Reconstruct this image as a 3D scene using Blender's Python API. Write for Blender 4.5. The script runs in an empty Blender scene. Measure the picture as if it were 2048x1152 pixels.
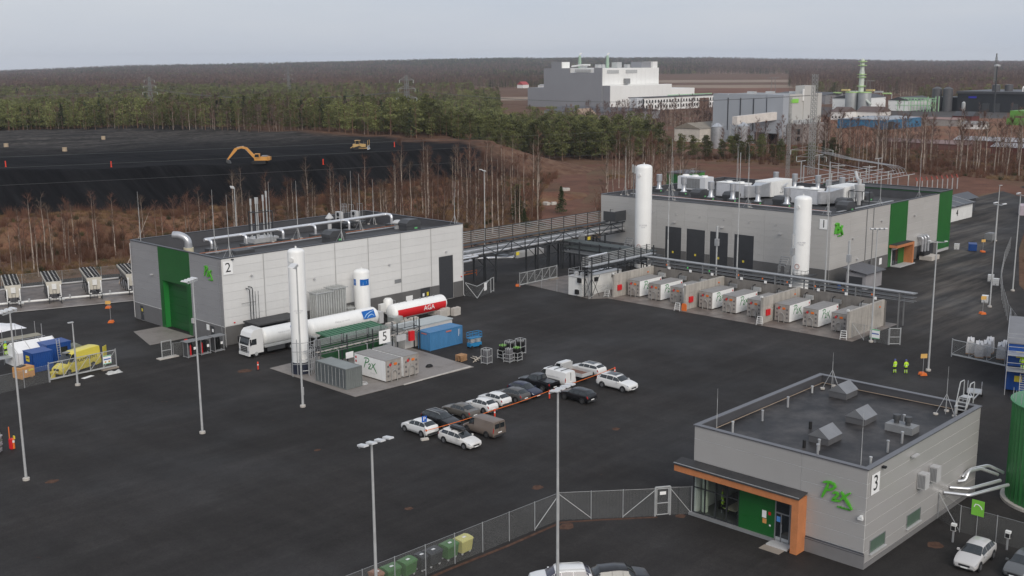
import bpy, math, random
import numpy as np
from mathutils import Vector, Matrix, noise as mnoise
SC = bpy.context.scene
C = SC.collection
R = math.radians
RND = random.Random(7)
# ------------------------------------------------------------------ camera
# World axes follow the plant's building grid: +X runs along the long sides, +Y along the short sides, metres.
cam_d = bpy.data.cameras.new('camera'); cam = bpy.data.objects.new('camera', cam_d); C.objects.link(cam)
SC.camera = cam
cam_d.sensor_width = 36.0; cam_d.lens = 2218.39 / 2048 * 36.0
cam_d.clip_start = 1.0; cam_d.clip_end = 40000.0
_yaw, _pit, _rol = R(43.8827), R(11.4093), R(-0.39864)
_F = Vector((math.cos(_yaw) * math.cos(_pit), math.sin(_yaw) * math.cos(_pit), -math.sin(_pit)))
_r = Vector((math.sin(_yaw), -math.cos(_yaw), 0)); _u = _r.cross(_F)
_r2 = _r * math.cos(_rol) + _u * math.sin(_rol); _u2 = -_r * math.sin(_rol) + _u * math.cos(_rol)
_m = Matrix((_r2, _u2, -_F)).transposed().to_4x4(); _m.translation = Vector((0, 0, 38.0)); cam.matrix_world = _m
# ------------------------------------------------------------------ overcast daylight
W = bpy.data.worlds.new('World'); SC.world = W; W.use_nodes = True
_n = W.node_tree.nodes; _l = W.node_tree.links; _n.clear()
SUN_EL, SUN_AZ = R(34), R(-119)          # azimuth from +X towards +Y
_sky = _n.new('ShaderNodeTexSky'); _sky.sky_type = 'NISHITA'; _sky.sun_disc = False
_sky.sun_elevation = SUN_EL; _sky.sun_rotation = R(90) - SUN_AZ; _sky.air_density = 1.0; _sky.dust_density = 3.0; _sky.altitude = 50
_b1 = _n.new('ShaderNodeBackground'); _b1.inputs[1].default_value = 0.06; _l.new(_sky.outputs[0], _b1.inputs[0])
_b2 = _n.new('ShaderNodeBackground'); _b2.inputs[0].default_value = (0.515, 0.543, 0.605, 1); _b2.inputs[1].default_value = 1.0
_tc = _n.new('ShaderNodeTexCoord'); _mp = _n.new('ShaderNodeMapping'); _mp.inputs['Scale'].default_value = (1.4, 1.4, 7.0); _l.new(_tc.outputs['Generated'], _mp.inputs['Vector'])
_cn = _n.new('ShaderNodeTexNoise'); _cn.inputs['Scale'].default_value = 1.6; _cn.inputs['Detail'].default_value = 4.0; _l.new(_mp.outputs[0], _cn.inputs['Vector'])
_cr = _n.new('ShaderNodeValToRGB'); _cr.color_ramp.elements[0].position = 0.3; _cr.color_ramp.elements[1].position = 0.7
_cr.color_ramp.elements[0].color = (0.460, 0.512, 0.605, 1); _cr.color_ramp.elements[1].color = (0.575, 0.598, 0.645, 1); _l.new(_cn.outputs['Fac'], _cr.inputs[0]); _l.new(_cr.outputs[0], _b2.inputs[0])
_mx = _n.new('ShaderNodeMixShader'); _mx.inputs[0].default_value = 0.80
_wo = _n.new('ShaderNodeOutputWorld')
_l.new(_b1.outputs[0], _mx.inputs[1]); _l.new(_b2.outputs[0], _mx.inputs[2]); _l.new(_mx.outputs[0], _wo.inputs[0])
sun_d = bpy.data.lights.new('sun', 'SUN'); sun_d.energy = 1.45; sun_d.angle = R(35); sun_d.color = (1, 0.93, 0.84)
sun = bpy.data.objects.new('sun', sun_d); C.objects.link(sun)
_sd = Vector((math.cos(SUN_AZ) * math.cos(SUN_EL), math.sin(SUN_AZ) * math.cos(SUN_EL), math.sin(SUN_EL)))
sun.rotation_euler = _sd.to_track_quat('Z', 'Y').to_euler(); sun.location = (0, -60, 120)
vs = SC.view_settings; vs.view_transform = 'Standard'; vs.look = 'None'; vs.exposure = 0.36; vs.gamma = 1.0; vs.use_curve_mapping = False
SC.cycles.max_bounces = 6; SC.cycles.diffuse_bounces = 3; SC.cycles.glossy_bounces = 3; SC.cycles.transparent_max_bounces = 12
SC.cycles.volume_bounces = 0; SC.cycles.use_denoising = True

# ------------------------------------------------------------------ materials
MATS = {}
def M(name, col, rough=0.6, metal=0.0, var=0.10, scale=0.6, bump=0.0, bscale=12.0, spec=0.5, rnd=0.0, fine=0.0, streak=0.0, dirt=None, dirtamt=0.3, dirtscale=0.5, alpha=None, coat=0.0, big=0.0):
    if name in MATS: return MATS[name]
    m = bpy.data.materials.new(name); m.use_nodes = True; MATS[name] = m
    nt = m.node_tree; N = nt.nodes; L = nt.links
    b = N['Principled BSDF']
    b.inputs['Roughness'].default_value = rough; b.inputs['Metallic'].default_value = metal
    b.inputs['Specular IOR Level'].default_value = spec
    if coat: b.inputs['Coat Weight'].default_value = coat; b.inputs['Coat Roughness'].default_value = 0.08
    geo = N.new('ShaderNodeNewGeometry')
    out = None
    def noise(sc, det=4, r=0.6, vec=None):
        t = N.new('ShaderNodeTexNoise'); t.inputs['Scale'].default_value = sc; t.inputs['Detail'].default_value = det; t.inputs['Roughness'].default_value = r
        L.new(vec if vec else geo.outputs['Position'], t.inputs['Vector']); return t.outputs['Fac']
    def rampf(fac, a, c, lo=0.3, hi=0.7):
        t = N.new('ShaderNodeMapRange'); t.inputs['From Min'].default_value = lo; t.inputs['From Max'].default_value = hi
        t.inputs['To Min'].default_value = a; t.inputs['To Max'].default_value = c; L.new(fac, t.inputs['Value']); return t.outputs[0]
    def mul(a, bb):
        t = N.new('ShaderNodeMath'); t.operation = 'MULTIPLY'
        for i, q in enumerate((a, bb)):
            if isinstance(q, (int, float)): t.inputs[i].default_value = q
            else: L.new(q, t.inputs[i])
        return t.outputs[0]
    f = rampf(noise(scale), 1 - var, 1 + var)
    if fine: f = mul(f, rampf(noise(scale * 14, 3, 0.7), 1 - fine, 1 + fine))
    if big: f = mul(f, rampf(noise(0.0075, 3, 0.6), 1 - big, 1 + big, 0.36, 0.64))
    if streak:
        mp = N.new('ShaderNodeMapping'); mp.inputs['Scale'].default_value = (3.0, 3.0, 0.12); L.new(geo.outputs['Position'], mp.inputs['Vector'])
        f = mul(f, rampf(noise(1.0, 5, 0.65, mp.outputs[0]), 1 - streak, 1.0, 0.35, 0.6))
    if rnd:
        oi = N.new('ShaderNodeObjectInfo'); f = mul(f, rampf(oi.outputs['Random'], 1 - rnd, 1 + rnd, 0, 1))
    mixc = N.new('ShaderNodeMix'); mixc.data_type = 'RGBA'; mixc.blend_type = 'MULTIPLY'; mixc.inputs['Factor'].default_value = 1.0
    mixc.inputs['A'].default_value = (*col, 1); 
    cmb = N.new('ShaderNodeCombineColor'); 
    for i in range(3): L.new(f, cmb.inputs[i])
    L.new(cmb.outputs[0], mixc.inputs['B']); colout = mixc.outputs['Result']
    if dirt:
        dm = N.new('ShaderNodeMix'); dm.data_type = 'RGBA'; L.new(rampf(noise(dirtscale, 6, 0.7), 0, dirtamt, 0.42, 0.68), dm.inputs['Factor'])
        L.new(colout, dm.inputs['A']); dm.inputs['B'].default_value = (*dirt, 1); colout = dm.outputs['Result']
    L.new(colout, b.inputs['Base Color'])
    if bump:
        bp = N.new('ShaderNodeBump'); bp.inputs['Strength'].default_value = bump; bp.inputs['Distance'].default_value = 0.05
        L.new(noise(bscale, 4, 0.7), bp.inputs['Height']); L.new(bp.outputs[0], b.inputs['Normal'])
    if alpha is not None: b.inputs['Alpha'].default_value = alpha
    return m
def emit(name, col, st):
    m = bpy.data.materials.new(name); m.use_nodes = True; b = m.node_tree.nodes['Principled BSDF']
    b.inputs['Base Color'].default_value = (*col, 1); b.inputs['Emission Color'].default_value = (*col, 1); b.inputs['Emission Strength'].default_value = st; return m
def glassm(name, col=(0.02, 0.025, 0.028), rough=0.06):
    return M(name, col, rough, 0.0, 0.03, 0.3, spec=0.8)
def clear_glass(name):
    m = bpy.data.materials.new(name); m.use_nodes = True; N = m.node_tree.nodes; L = m.node_tree.links; N.clear()
    t = N.new('ShaderNodeBsdfTransparent'); t.inputs[0].default_value = (0.90, 0.93, 0.915, 1)
    g = N.new('ShaderNodeBsdfGlossy'); g.inputs['Roughness'].default_value = 0.03
    mx = N.new('ShaderNodeMixShader'); mx.inputs[0].default_value = 0.07; o = N.new('ShaderNodeOutputMaterial')
    L.new(t.outputs[0], mx.inputs[1]); L.new(g.outputs[0], mx.inputs[2]); L.new(mx.outputs[0], o.inputs[0]); return m
def net_mat(name, col, pitch, wire):
    """welded-mesh netting: real transparent holes, from world position"""
    m = bpy.data.materials.new(name); m.use_nodes = True; N = m.node_tree.nodes; L = m.node_tree.links
    b = N['Principled BSDF']; b.inputs['Base Color'].default_value = (*col, 1); b.inputs['Roughness'].default_value = 0.6; b.inputs['Metallic'].default_value = 0.0
    g = N.new('ShaderNodeNewGeometry'); s = N.new('ShaderNodeSeparateXYZ'); L.new(g.outputs['Position'], s.inputs[0])
    def mt(op, a, c=None):
        t = N.new('ShaderNodeMath'); t.operation = op
        for i, q in enumerate((a, c)):
            if q is None: continue
            if isinstance(q, (int, float)): t.inputs[i].default_value = q
            else: L.new(q, t.inputs[i])
        return t.outputs[0]
    h = mt('ADD', s.outputs[0], s.outputs[1])
    a = mt('ADD', h, s.outputs[2]); c = mt('SUBTRACT', h, s.outputs[2])
    fa = mt('LESS_THAN', mt('FRACT', mt('DIVIDE', a, pitch)), wire); fc = mt('LESS_THAN', mt('FRACT', mt('DIVIDE', c, pitch)), wire)
    L.new(mt('MAXIMUM', fa, fc), b.inputs['Alpha']); return m

STEEL = M('galvanised_steel', (0.42, 0.43, 0.44), 0.45, 0.35, 0.12, 1.5)
LSTEEL = M('pale_lamp_steel', (0.47, 0.48, 0.48), 0.5, 0.2, 0.10, 1.5)
DSTEEL = M('charcoal_painted_steel', (0.035, 0.038, 0.042), 0.5, 0.1, 0.15, 1.0)
ALU = M('bright_aluminium_cladding', (0.80, 0.80, 0.81), 0.28, 0.75, 0.06, 1.0)
WHITE = M('white_tank_paint', (0.86, 0.86, 0.84), 0.4, 0, 0.03, 0.4, streak=0.04)
WHITE2 = M('white_sheet', (0.78, 0.78, 0.76), 0.5, 0, 0.05, 0.5, streak=0.05)
SIGNW = M('white_sign_face', (0.88, 0.88, 0.87), 0.5, 0, 0.02, 0.5)
BLACK = M('black_rubber', (0.012, 0.012, 0.013), 0.7, 0, 0.15, 2)
BLACKP = M('black_print', (0.012, 0.012, 0.014), 0.5, 0, 0.02, 2)
DGREY = M('dark_grey_paint', (0.06, 0.062, 0.066), 0.5, 0, 0.10, 1)
MGREY = M('mid_grey_paint', (0.22, 0.225, 0.23), 0.5, 0, 0.08, 1)
LGREY = M('light_grey_paint', (0.48, 0.48, 0.48), 0.5, 0, 0.07, 1)
CONC = M('cast_concrete', (0.43, 0.40, 0.36), 0.85, 0, 0.14, 0.6, bump=0.2, fine=0.06, streak=0.28)
CONCP = M('concrete_pad', (0.27, 0.245, 0.225), 0.6, 0, 0.22, 0.35, fine=0.08, dirt=(0.10, 0.085, 0.075), dirtamt=0.7, dirtscale=0.35)
CONCP2 = M('worn_concrete_pad', (0.20, 0.17, 0.15), 0.45, 0, 0.25, 0.4, fine=0.08, dirt=(0.07, 0.055, 0.05), dirtamt=0.8, dirtscale=0.5)
CONCB = M('concrete_block', (0.48, 0.45, 0.41), 0.9, 0, 0.15, 1.0, fine=0.08)
ORANGE = M('orange_plastic', (0.75, 0.17, 0.03), 0.5, 0, 0.06, 1)
RED = M('red_paint', (0.62, 0.015, 0.02), 0.45, 0, 0.05, 1)
BLUE = M('blue_paint', (0.012, 0.06, 0.24), 0.5, 0, 0.10, 0.6, streak=0.12)
YELLOW = M('yellow_paint', (0.72, 0.58, 0.06), 0.4, 0, 0.04, 0.6)
LIME = M('lime_logo_green', (0.09, 0.42, 0.035), 0.4, 0, 0.04, 1)
LOGOG = M('printed_logo_green', (0.035, 0.22, 0.07), 0.5, 0, 0.03, 1)
GREEN = M('green_facade_panel', (0.012, 0.105, 0.022), 0.38, 0, 0.10, 0.5, fine=0.04)
GREEN2 = M('green_tank_panel', (0.028, 0.17, 0.045), 0.4, 0, 0.08, 0.5)
WOOD = M('orange_stained_timber', (0.50, 0.19, 0.075), 0.55, 0, 0.12, 1.4, fine=0.08)
PALLET = M('pallet_wood', (0.42, 0.24, 0.12), 0.8, 0, 0.2, 3, rnd=0.15)
HIVIS = M('hi_vis_yellow', (0.50, 0.85, 0.03), 0.6, 0, 0.05, 3)
GALV = M('galvanised_duct', (0.52, 0.53, 0.55), 0.32, 0.6, 0.12, 1.2)
GLASS = glassm('dark_window_glass')
CLEAR = clear_glass('clear_glazing')
NET = net_mat('chain_link_netting', (0.22, 0.225, 0.22), 0.055, 0.11)

# ------------------------------------------------------------------ mesh helpers
class MB:
    def __init__(s): s.v = []; s.f = []
    def add(s, vs_, fs): k = len(s.v); s.v += [tuple(p) for p in vs_]; s.f += [tuple(i + k for i in f) for f in fs]; return s
    def box(s, x0, x1, y0, y1, z0, z1):
        return s.add([(x0,y0,z0),(x1,y0,z0),(x1,y1,z0),(x0,y1,z0),(x0,y0,z1),(x1,y0,z1),(x1,y1,z1),(x0,y1,z1)],
                     [(0,3,2,1),(4,5,6,7),(0,1,5,4),(1,2,6,5),(2,3,7,6),(3,0,4,7)])
    def cbox(s, c, d, rz=0.0, bevel=0):
        x, y, z = d[0]/2, d[1]/2, d[2]/2; ca, sa = math.cos(rz), math.sin(rz)
        P = [(-x,-y,-z),(x,-y,-z),(x,y,-z),(-x,y,-z),(-x,-y,z),(x,-y,z),(x,y,z),(-x,y,z)]
        return s.add([(c[0]+p[0]*ca-p[1]*sa, c[1]+p[0]*sa+p[1]*ca, c[2]+p[2]) for p in P], [(0,3,2,1),(4,5,6,7),(0,1,5,4),(1,2,6,5),(2,3,7,6),(3,0,4,7)])
    def beam(s, a, b, w, h=None, up=(0,0,1)):
        a = Vector(a); b = Vector(b); h = h or w; d = (b - a).normalized(); u = Vector(up)
        if abs(d.dot(u)) > 0.98: u = Vector((1, 0, 0))
        r = d.cross(u).normalized(); u = r.cross(d).normalized(); P = []
        for q in (a, b):
            for i, j in ((-1,-1),(1,-1),(1,1),(-1,1)): P.append(q + r * (w/2*i) + u * (h/2*j))
        return s.add(P, [(0,1,2,3)[::-1],(4,5,6,7),(0,1,5,4),(1,2,6,5),(2,3,7,6),(3,0,4,7)])
    def tube(s, a, b, r, n=8, r2=None, caps=True):
        a = Vector(a); b = Vector(b); d = (b - a).normalized(); r2 = r if r2 is None else r2
        u = Vector((0,0,1)) if abs(d.z) < 0.95 else Vector((1,0,0)); x = d.cross(u).normalized(); y = d.cross(x)
        P = []
        for q, rr in ((a, r), (b, r2)):
            for i in range(n): t = 2*math.pi*i/n; P.append(q + x*(rr*math.cos(t)) + y*(rr*math.sin(t)))
        F = [(i, n+i, n+(i+1)%n, (i+1)%n) for i in range(n)]
        if caps: F += [tuple(range(n)), tuple(range(2*n-1, n-1, -1))]
        return s.add(P, F)
    def path(s, pts, r, n=8, bend=0.0, seg=4):
        """round pipe through pts with rounded elbows"""
        pts = [Vector(p) for p in pts]; Q = [pts[0]]
        for i in range(1, len(pts)-1):
            p = pts[i]; a = (pts[i-1]-p); b = (pts[i+1]-p); k = min(bend, a.length*0.49, b.length*0.49)
            if k < 1e-4: Q.append(p); continue
            A = p + a.normalized()*k; B = p + b.normalized()*k
            for j in range(seg+1): t = j/seg; Q.append(A*(1-t)**2 + p*2*t*(1-t) + B*t*t)
        Q.append(pts[-1]); k = len(Q); up = None; P = []
        for i, q in enumerate(Q):
            d = ((Q[min(i+1,k-1)] - q).normalized() + (q - Q[max(i-1,0)]).normalized()).normalized()
            if up is None: up = Vector((0,0,1)) if abs(d.z) < 0.9 else Vector((1,0,0))
            x = d.cross(up).normalized(); up = x.cross(d).normalized()
            for j in range(n): t = 2*math.pi*j/n; P.append(q + x*(r*math.cos(t)) + up*(r*math.sin(t)))
        F = [(i*n+j, i*n+(j+1)%n, (i+1)*n+(j+1)%n, (i+1)*n+j) for i in range(k-1) for j in range(n)]
        F += [tuple(range(n-1,-1,-1)), tuple(range((k-1)*n, k*n))]
        return s.add(P, F)
    def lathe(s, c, prof, n=24, axis='z', caps=True):
        """prof: (radius, offset) list, turned about an axis through c"""
        P = []
        for rr, z in prof:
            for i in range(n):
                t = 2*math.pi*i/n; a, b = rr*math.cos(t), rr*math.sin(t)
                P.append((c[0]+a, c[1]+b, c[2]+z) if axis == 'z' else (c[0]+z, c[1]+a, c[2]+b) if axis == 'x' else (c[0]+b, c[1]+z, c[2]+a))
        k = len(prof); F = [(i*n+j, i*n+(j+1)%n, (i+1)*n+(j+1)%n, (i+1)*n+j) for i in range(k-1) for j in range(n)]
        if caps: F += [tuple(range(n-1,-1,-1)), tuple(range((k-1)*n, k*n))]
        return s.add(P, F)
    def prism(s, poly, z0, z1):
        n = len(poly); P = [(x,y,z0) for x,y in poly] + [(x,y,z1) for x,y in poly]
        return s.add(P, [tuple(range(n-1,-1,-1)), tuple(range(n,2*n))] + [(i,(i+1)%n,n+(i+1)%n,n+i) for i in range(n)])
    def extr(s, poly, origin, u, v, w0, w1):
        """polygon in the plane (u,v) at origin, extruded along u x v from w0 to w1"""
        o = Vector(origin); u = Vector(u); v = Vector(v); w = u.cross(v); n = len(poly)
        P = [o+u*a+v*b+w*w0 for a,b in poly] + [o+u*a+v*b+w*w1 for a,b in poly]
        return s.add(P, [tuple(range(n-1,-1,-1)), tuple(range(n,2*n))] + [(i,(i+1)%n,n+(i+1)%n,n+i) for i in range(n)])
    def mesh(s, name, m, smooth=None, off=(0,0,0)):
        me = bpy.data.meshes.new(name)
        ox, oy, oz = off
        me.from_pydata([(p[0]-ox, p[1]-oy, p[2]-oz) for p in s.v], [], s.f)
        me.materials.append(m)
        if smooth:
            me.polygons.foreach_set('use_smooth', [True]*len(me.polygons)); me.set_sharp_from_angle(angle=R(smooth))
        me.update(); return me
ORG = {}
def root_off(p):
    while p is not None and p.parent is not None: p = p.parent
    return ORG.get(p.name, (0,0,0)) if p is not None else (0,0,0)
def thing(name, label, cat, loc=(0,0,0), rz=0.0, group=None, local=False):
    o = bpy.data.objects.new(name, None); C.objects.link(o); o.location = loc; o.rotation_euler = (0,0,rz); o.empty_display_size = 0.5
    o['label'] = label; o['category'] = cat
    if group: o['group'] = group
    ORG[o.name] = (0,0,0) if (local or rz) else tuple(loc)
    return o
def part(name, mb, m, parent, smooth=None, label=None):
    o = bpy.data.objects.new(name, mb.mesh(name, m, smooth, root_off(parent))); C.objects.link(o); o.parent = parent
    if label: o['label'] = label
    return o
def solo(name, mb, m, label, cat, group=None, smooth=None, loc=(0,0,0), rz=0.0):
    o = bpy.data.objects.new(name, mb.mesh(name, m, smooth)); C.objects.link(o); o.location = loc; o.rotation_euler = (0,0,rz)
    o['label'] = label; o['category'] = cat
    if group: o['group'] = group
    return o
def struct(name, mb, m, smooth=None, kind='structure'):
    o = bpy.data.objects.new(name, mb.mesh(name, m, smooth)); C.objects.link(o); o['kind'] = kind; return o
def clone(o, parent=None):
    c = o.copy(); C.objects.link(c)
    if parent is not None: c.parent = parent
    if o.name in ORG: ORG[c.name] = ORG[o.name]
    for ch in list(o.children): clone(ch, c)
    return c
def spawn(o, loc, rz, label, group=None):
    c = clone(o); c.location = loc; c.rotation_euler = (0,0,rz); c['label'] = label
    if group: c['group'] = group
    return c
def b(*a): return MB().box(*a)
_uc = {}
def cell(name, x0, x1, y0, y1, z0, z1, m, parent):
    """a box piece that shares one unit mesh per material"""
    if m.name not in _uc: _uc[m.name] = MB().box(-.5,.5,-.5,.5,-.5,.5).mesh('unit_piece', m)
    o = bpy.data.objects.new(name, _uc[m.name]); C.objects.link(o); o.parent = parent; q = root_off(parent)
    o.location = ((x0+x1)/2-q[0], (y0+y1)/2-q[1], (z0+z1)/2-q[2]); o.scale = (x1-x0, y1-y0, z1-z0); return o
def text(name, s, size, loc, normal, m, parent, ext=0.01, up=(0,0,1), align='CENTER', xs=1.0, shear=0.0):
    """lettering as a real mesh"""
    key = (s, size, ext, align, shear, m.name)
    if key not in _tx:
        cu = bpy.data.curves.new(name, 'FONT'); cu.body = s; cu.size = size; cu.extrude = ext; cu.align_x = align; cu.align_y = 'CENTER'; cu.shear = shear; cu.resolution_u = 3
        t = bpy.data.objects.new('tmp', cu); me = bpy.data.meshes.new_from_object(t); bpy.data.objects.remove(t); me.materials.clear(); me.materials.append(m); _tx[key] = me
    o = bpy.data.objects.new(name, _tx[key]); C.objects.link(o)
    n = Vector(normal).normalized(); u = Vector(up); x = u.cross(n).normalized(); y = n.cross(x)
    mm = Matrix((x*xs, y, n)).transposed().to_4x4(); q = root_off(parent) if parent else (0,0,0)
    mm.translation = Vector(loc) - Vector(q)
    o.parent = parent; o.matrix_basis = mm; return o
_tx = {}
def stroke(mb, pts, w, o, u, v, d0, d1):
    """brush stroke: pts (a,b[,width factor]) swept as a ribbon of width w, extruded along u x v"""
    n = len(pts); Lf = []; Rt = []
    for i in range(n):
        a = pts[max(i-1,0)]; c = pts[min(i+1,n-1)]; dx, dy = c[0]-a[0], c[1]-a[1]; l = math.hypot(dx,dy) or 1
        k = w*(pts[i][2] if len(pts[i]) > 2 else 1)/2; nx, ny = -dy/l*k, dx/l*k
        Lf.append((pts[i][0]+nx, pts[i][1]+ny)); Rt.append((pts[i][0]-nx, pts[i][1]-ny))
    o = Vector(o); u = Vector(u); v = Vector(v); ww = u.cross(v); P = []
    for d in (d0, d1):
        for q in Lf: P.append(o+u*q[0]+v*q[1]+ww*d)
        for q in Rt: P.append(o+u*q[0]+v*q[1]+ww*d)
    F = []
    for i in range(n-1):
        F += [(i,i+1,n+i+1,n+i)[::-1], (2*n+i,2*n+i+1,3*n+i+1,3*n+i)[::-1]][1:] ; F += [(i,n+i,n+i+1,i+1)]
        F += [(i,i+1,2*n+i+1,2*n+i), (n+i,3*n+i,3*n+i+1,n+i+1)]
    F += [(0,2*n,3*n,n), (n-1,2*n-1,4*n-1,3*n-1)]
    return mb.add(P, F)
P_STEM = [(0.20,0.92,.6),(0.17,0.75,1),(0.11,0.5,1.1),(0.05,0.28,.9),(0.01,0.1,.5)]
P_BOWL = [(0.02,0.90,.5),(0.12,0.97,.9),(0.26,1.0,1),(0.38,0.95,1.05),(0.42,0.84,1.1),(0.36,0.70,1),(0.24,0.60,.9),(0.14,0.55,.6)]
TWO = [(0.36,0.46,.6),(0.42,0.54,.9),(0.50,0.54,1),(0.53,0.46,1),(0.48,0.34,1),(0.38,0.18,1),(0.34,0.12,.9),(0.45,0.13,1),(0.60,0.15,.6)]
X_A = [(0.62,0.66,.6),(0.68,0.55,1),(0.77,0.36,1.1),(0.88,0.14,1.1),(1.0,-0.12,.5)]
X_B = [(0.92,0.72,.5),(0.82,0.58,.9),(0.70,0.38,1),(0.60,0.2,.5)]
def logo(parent, o, u, v, w, h, m, ext, small, bold=0.10):
    g = part('logo', MB(), m, parent) if False else None
    k = MB()
    for i_, s_ in enumerate((P_STEM, P_BOWL, TWO, X_A, X_B)):
        stroke(k, [(a*w, bb*h, r) for a, bb, r in s_], bold*h, o, u, v, 0.004-0.001*i_, ext+0.006*i_)
    l = part('logo', k, m, parent)
    nn = Vector(u).cross(Vector(v)); pos = Vector(o)+Vector(u)*(w*0.72)+Vector(v)*(-h*0.16)+nn*0.006
    text('lettering', 'solutions', h*0.17, pos, nn, small, parent, max(ext*0.4, 0.003), xs=1.15)
    return l
def numsign(parent, s, c, n, w, h, sz):
    n = Vector(n); x = Vector((0,0,1)).cross(n); k = MB()
    k.extr([(-w/2,-h/2),(w/2,-h/2),(w/2,h/2),(-w/2,h/2)], Vector(c), x, (0,0,1), 0.01, 0.05)
    sg = part('number_sign', k, SIGNW, parent); text('lettering', s, sz, Vector(c)+n*0.056, n, BLACKP, sg, 0.003)
    return sg
def wall_panels(parent, axis, c, sgn, u0, u1, z0, z1, rows, seams, openings, m, gap=0.04, th=0.05, name='wall_panel'):
    """cladding panels on the plane axis=c facing sgn; cells cut around openings (u0,u1,z0,z1)"""
    if name == 'wall_panel': th = 0.022
    us = [u0] + [q for q in seams if u0 < q < u1] + [u1]; g = gap/2; made = 0
    zs = rows if isinstance(rows, list) else [z0+(z1-z0)*i/rows for i in range(rows+1)]
    for i in range(len(us)-1):
        for j in range(len(zs)-1):
            rects = [(us[i]+g, us[i+1]-g, zs[j]+g, zs[j+1]-g)]
            for (a, bb, cc, d) in openings:
                nr = []
                for (p, q, r, t) in rects:
                    if q <= a or p >= bb or t <= cc or r >= d: nr.append((p,q,r,t)); continue
                    if p < a: nr.append((p,a,r,t))
                    if q > bb: nr.append((bb,q,r,t))
                    p2, q2 = max(p,a), min(q,bb)
                    if r < cc: nr.append((p2,q2,r,cc))
                    if t > d: nr.append((p2,q2,d,t))
                rects = nr
            for (p, q, r, t) in rects:
                if q-p < 0.05 or t-r < 0.05: continue
                lo, hi = (c, c+sgn*th) if sgn > 0 else (c+sgn*th, c)
                if axis == 'x': cell(name, lo, hi, p, q, r, t, m, parent)
                else: cell(name, p, q, lo, hi, r, t, m, parent)
                made += 1
    return made
# ------------------------------------------------------------------ terrain
def _sd_poly(x, y, poly):
    """signed distance to polygon, positive inside (numpy arrays)"""
    d = np.full(x.shape, 1e9); ins = np.zeros(x.shape, bool); n = len(poly)
    for i in range(n):
        ax, ay = poly[i]; bx, by = poly[(i+1) % n]; ex, ey = bx-ax, by-ay
        t = np.clip(((x-ax)*ex+(y-ay)*ey)/(ex*ex+ey*ey), 0, 1)
        d = np.minimum(d, np.hypot(x-ax-t*ex, y-ay-t*ey))
        cond = ((ay > y) != (by > y)); 
        with np.errstate(divide='ignore', invalid='ignore'):
            xi = ax+(y-ay)*ex/np.where(ey == 0, 1e-9, ey)
        ins ^= cond & (x < xi)
    return np.where(ins, d, -d)
HEAP = [(70,345),(100,306),(127,287),(150,273),(178,267),(205,268),(232,274),(252,272),(272,262),(300,252),(318,262),(316,290),(330,340),(420,520),(330,760),(150,760),(60,560)]
_rs = np.random.RandomState(3)
def vnoise(x, y, s, seed=0):
    """smooth value noise, 0..1"""
    xs, ys = x/s, y/s; xi, yi = np.floor(xs).astype(np.int64), np.floor(ys).astype(np.int64); fx, fy = xs-xi, ys-yi
    fx = fx*fx*(3-2*fx); fy = fy*fy*(3-2*fy)
    def h(a, c):
        q = (a*374761393 + c*668265263 + seed*974634777) & 0x7fffffff; q = ((q ^ (q >> 13))*1274126177) & 0x7fffffff
        return (q ^ (q >> 16)) % 65536 / 65536.0
    return (h(xi,yi)*(1-fx)+h(xi+1,yi)*fx)*(1-fy)+(h(xi,yi+1)*(1-fx)+h(xi+1,yi+1)*fx)*fy
def heap_h(x, y):
    d = _sd_poly(x, y, HEAP)
    # the west flank is steep, the ramp at the far right is gentle
    ramp = np.clip((x-262)/40, 0, 1)*np.clip((345-y)/40, 0, 1)
    slope = 0.62*(1-ramp)+0.24*ramp
    h = np.minimum(10.2, np.maximum(d, -2)*slope)
    top = np.clip((h-9.4)/0.8, 0, 1)
    h = h + top*((vnoise(x, y, 26, 5)-0.5)*1.5 + (vnoise(x, y, 7, 6)-0.5)*0.5)
    h = h + np.clip(h/4, 0, 1)*((vnoise(x*0.9+y*0.25, (y-x*0.3)*0.10, 3.4, 9)-0.5)*1.0+(vnoise(x, y, 11, 19)-0.5)*1.2)*(1-top)
    back = np.clip((np.hypot(x, y)-560)/180, 0, 1); h = h*(1-back)-0.3*back
    return h
def mound_h(x, y):
    """brown spoil mounds and rough ground between the yard and the heap"""
    m = 0
    for (cx, cy, rx, ry, hh) in ((112,248,26,16,4.6),(146,242,20,12,2.6),(86,262,16,10,2.5),(196,236,30,14,1.8),(228,250,26,12,2.0),(236,216,20,12,1.0)):
        q = np.clip(1-((x-cx)/rx)**2-((y-cy)/ry)**2, 0, 1); m = m+hh*q*q*(3-2*q)
    return m*(0.8+0.4*vnoise(x, y, 6, 2))
def ground_z(x, y):
    x = np.asarray(x, float); y = np.asarray(y, float)
    a = np.where((x > 40) & (x < 440) & (y > 235) & (y < 780), np.maximum(heap_h(x, y), 0), 0.0)
    m = np.where((y > 195) & (y < 290) & (x < 270) & (x > 40), mound_h(x, y), 0.0)
    d = np.hypot(x, y); far = np.clip((d-2600)/3400, 0, 1)
    ang = np.degrees(np.arctan2(y, x))
    ridge = np.interp(ang, [0,19,24.6,34.4,44.5,54.7,62,68.6,80], [10,15,24,48,55,40,28,4,2]) + 8*(vnoise(x, y, 900, 11)-0.5)
    return np.maximum(a, m) + far**1.4*ridge
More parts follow.
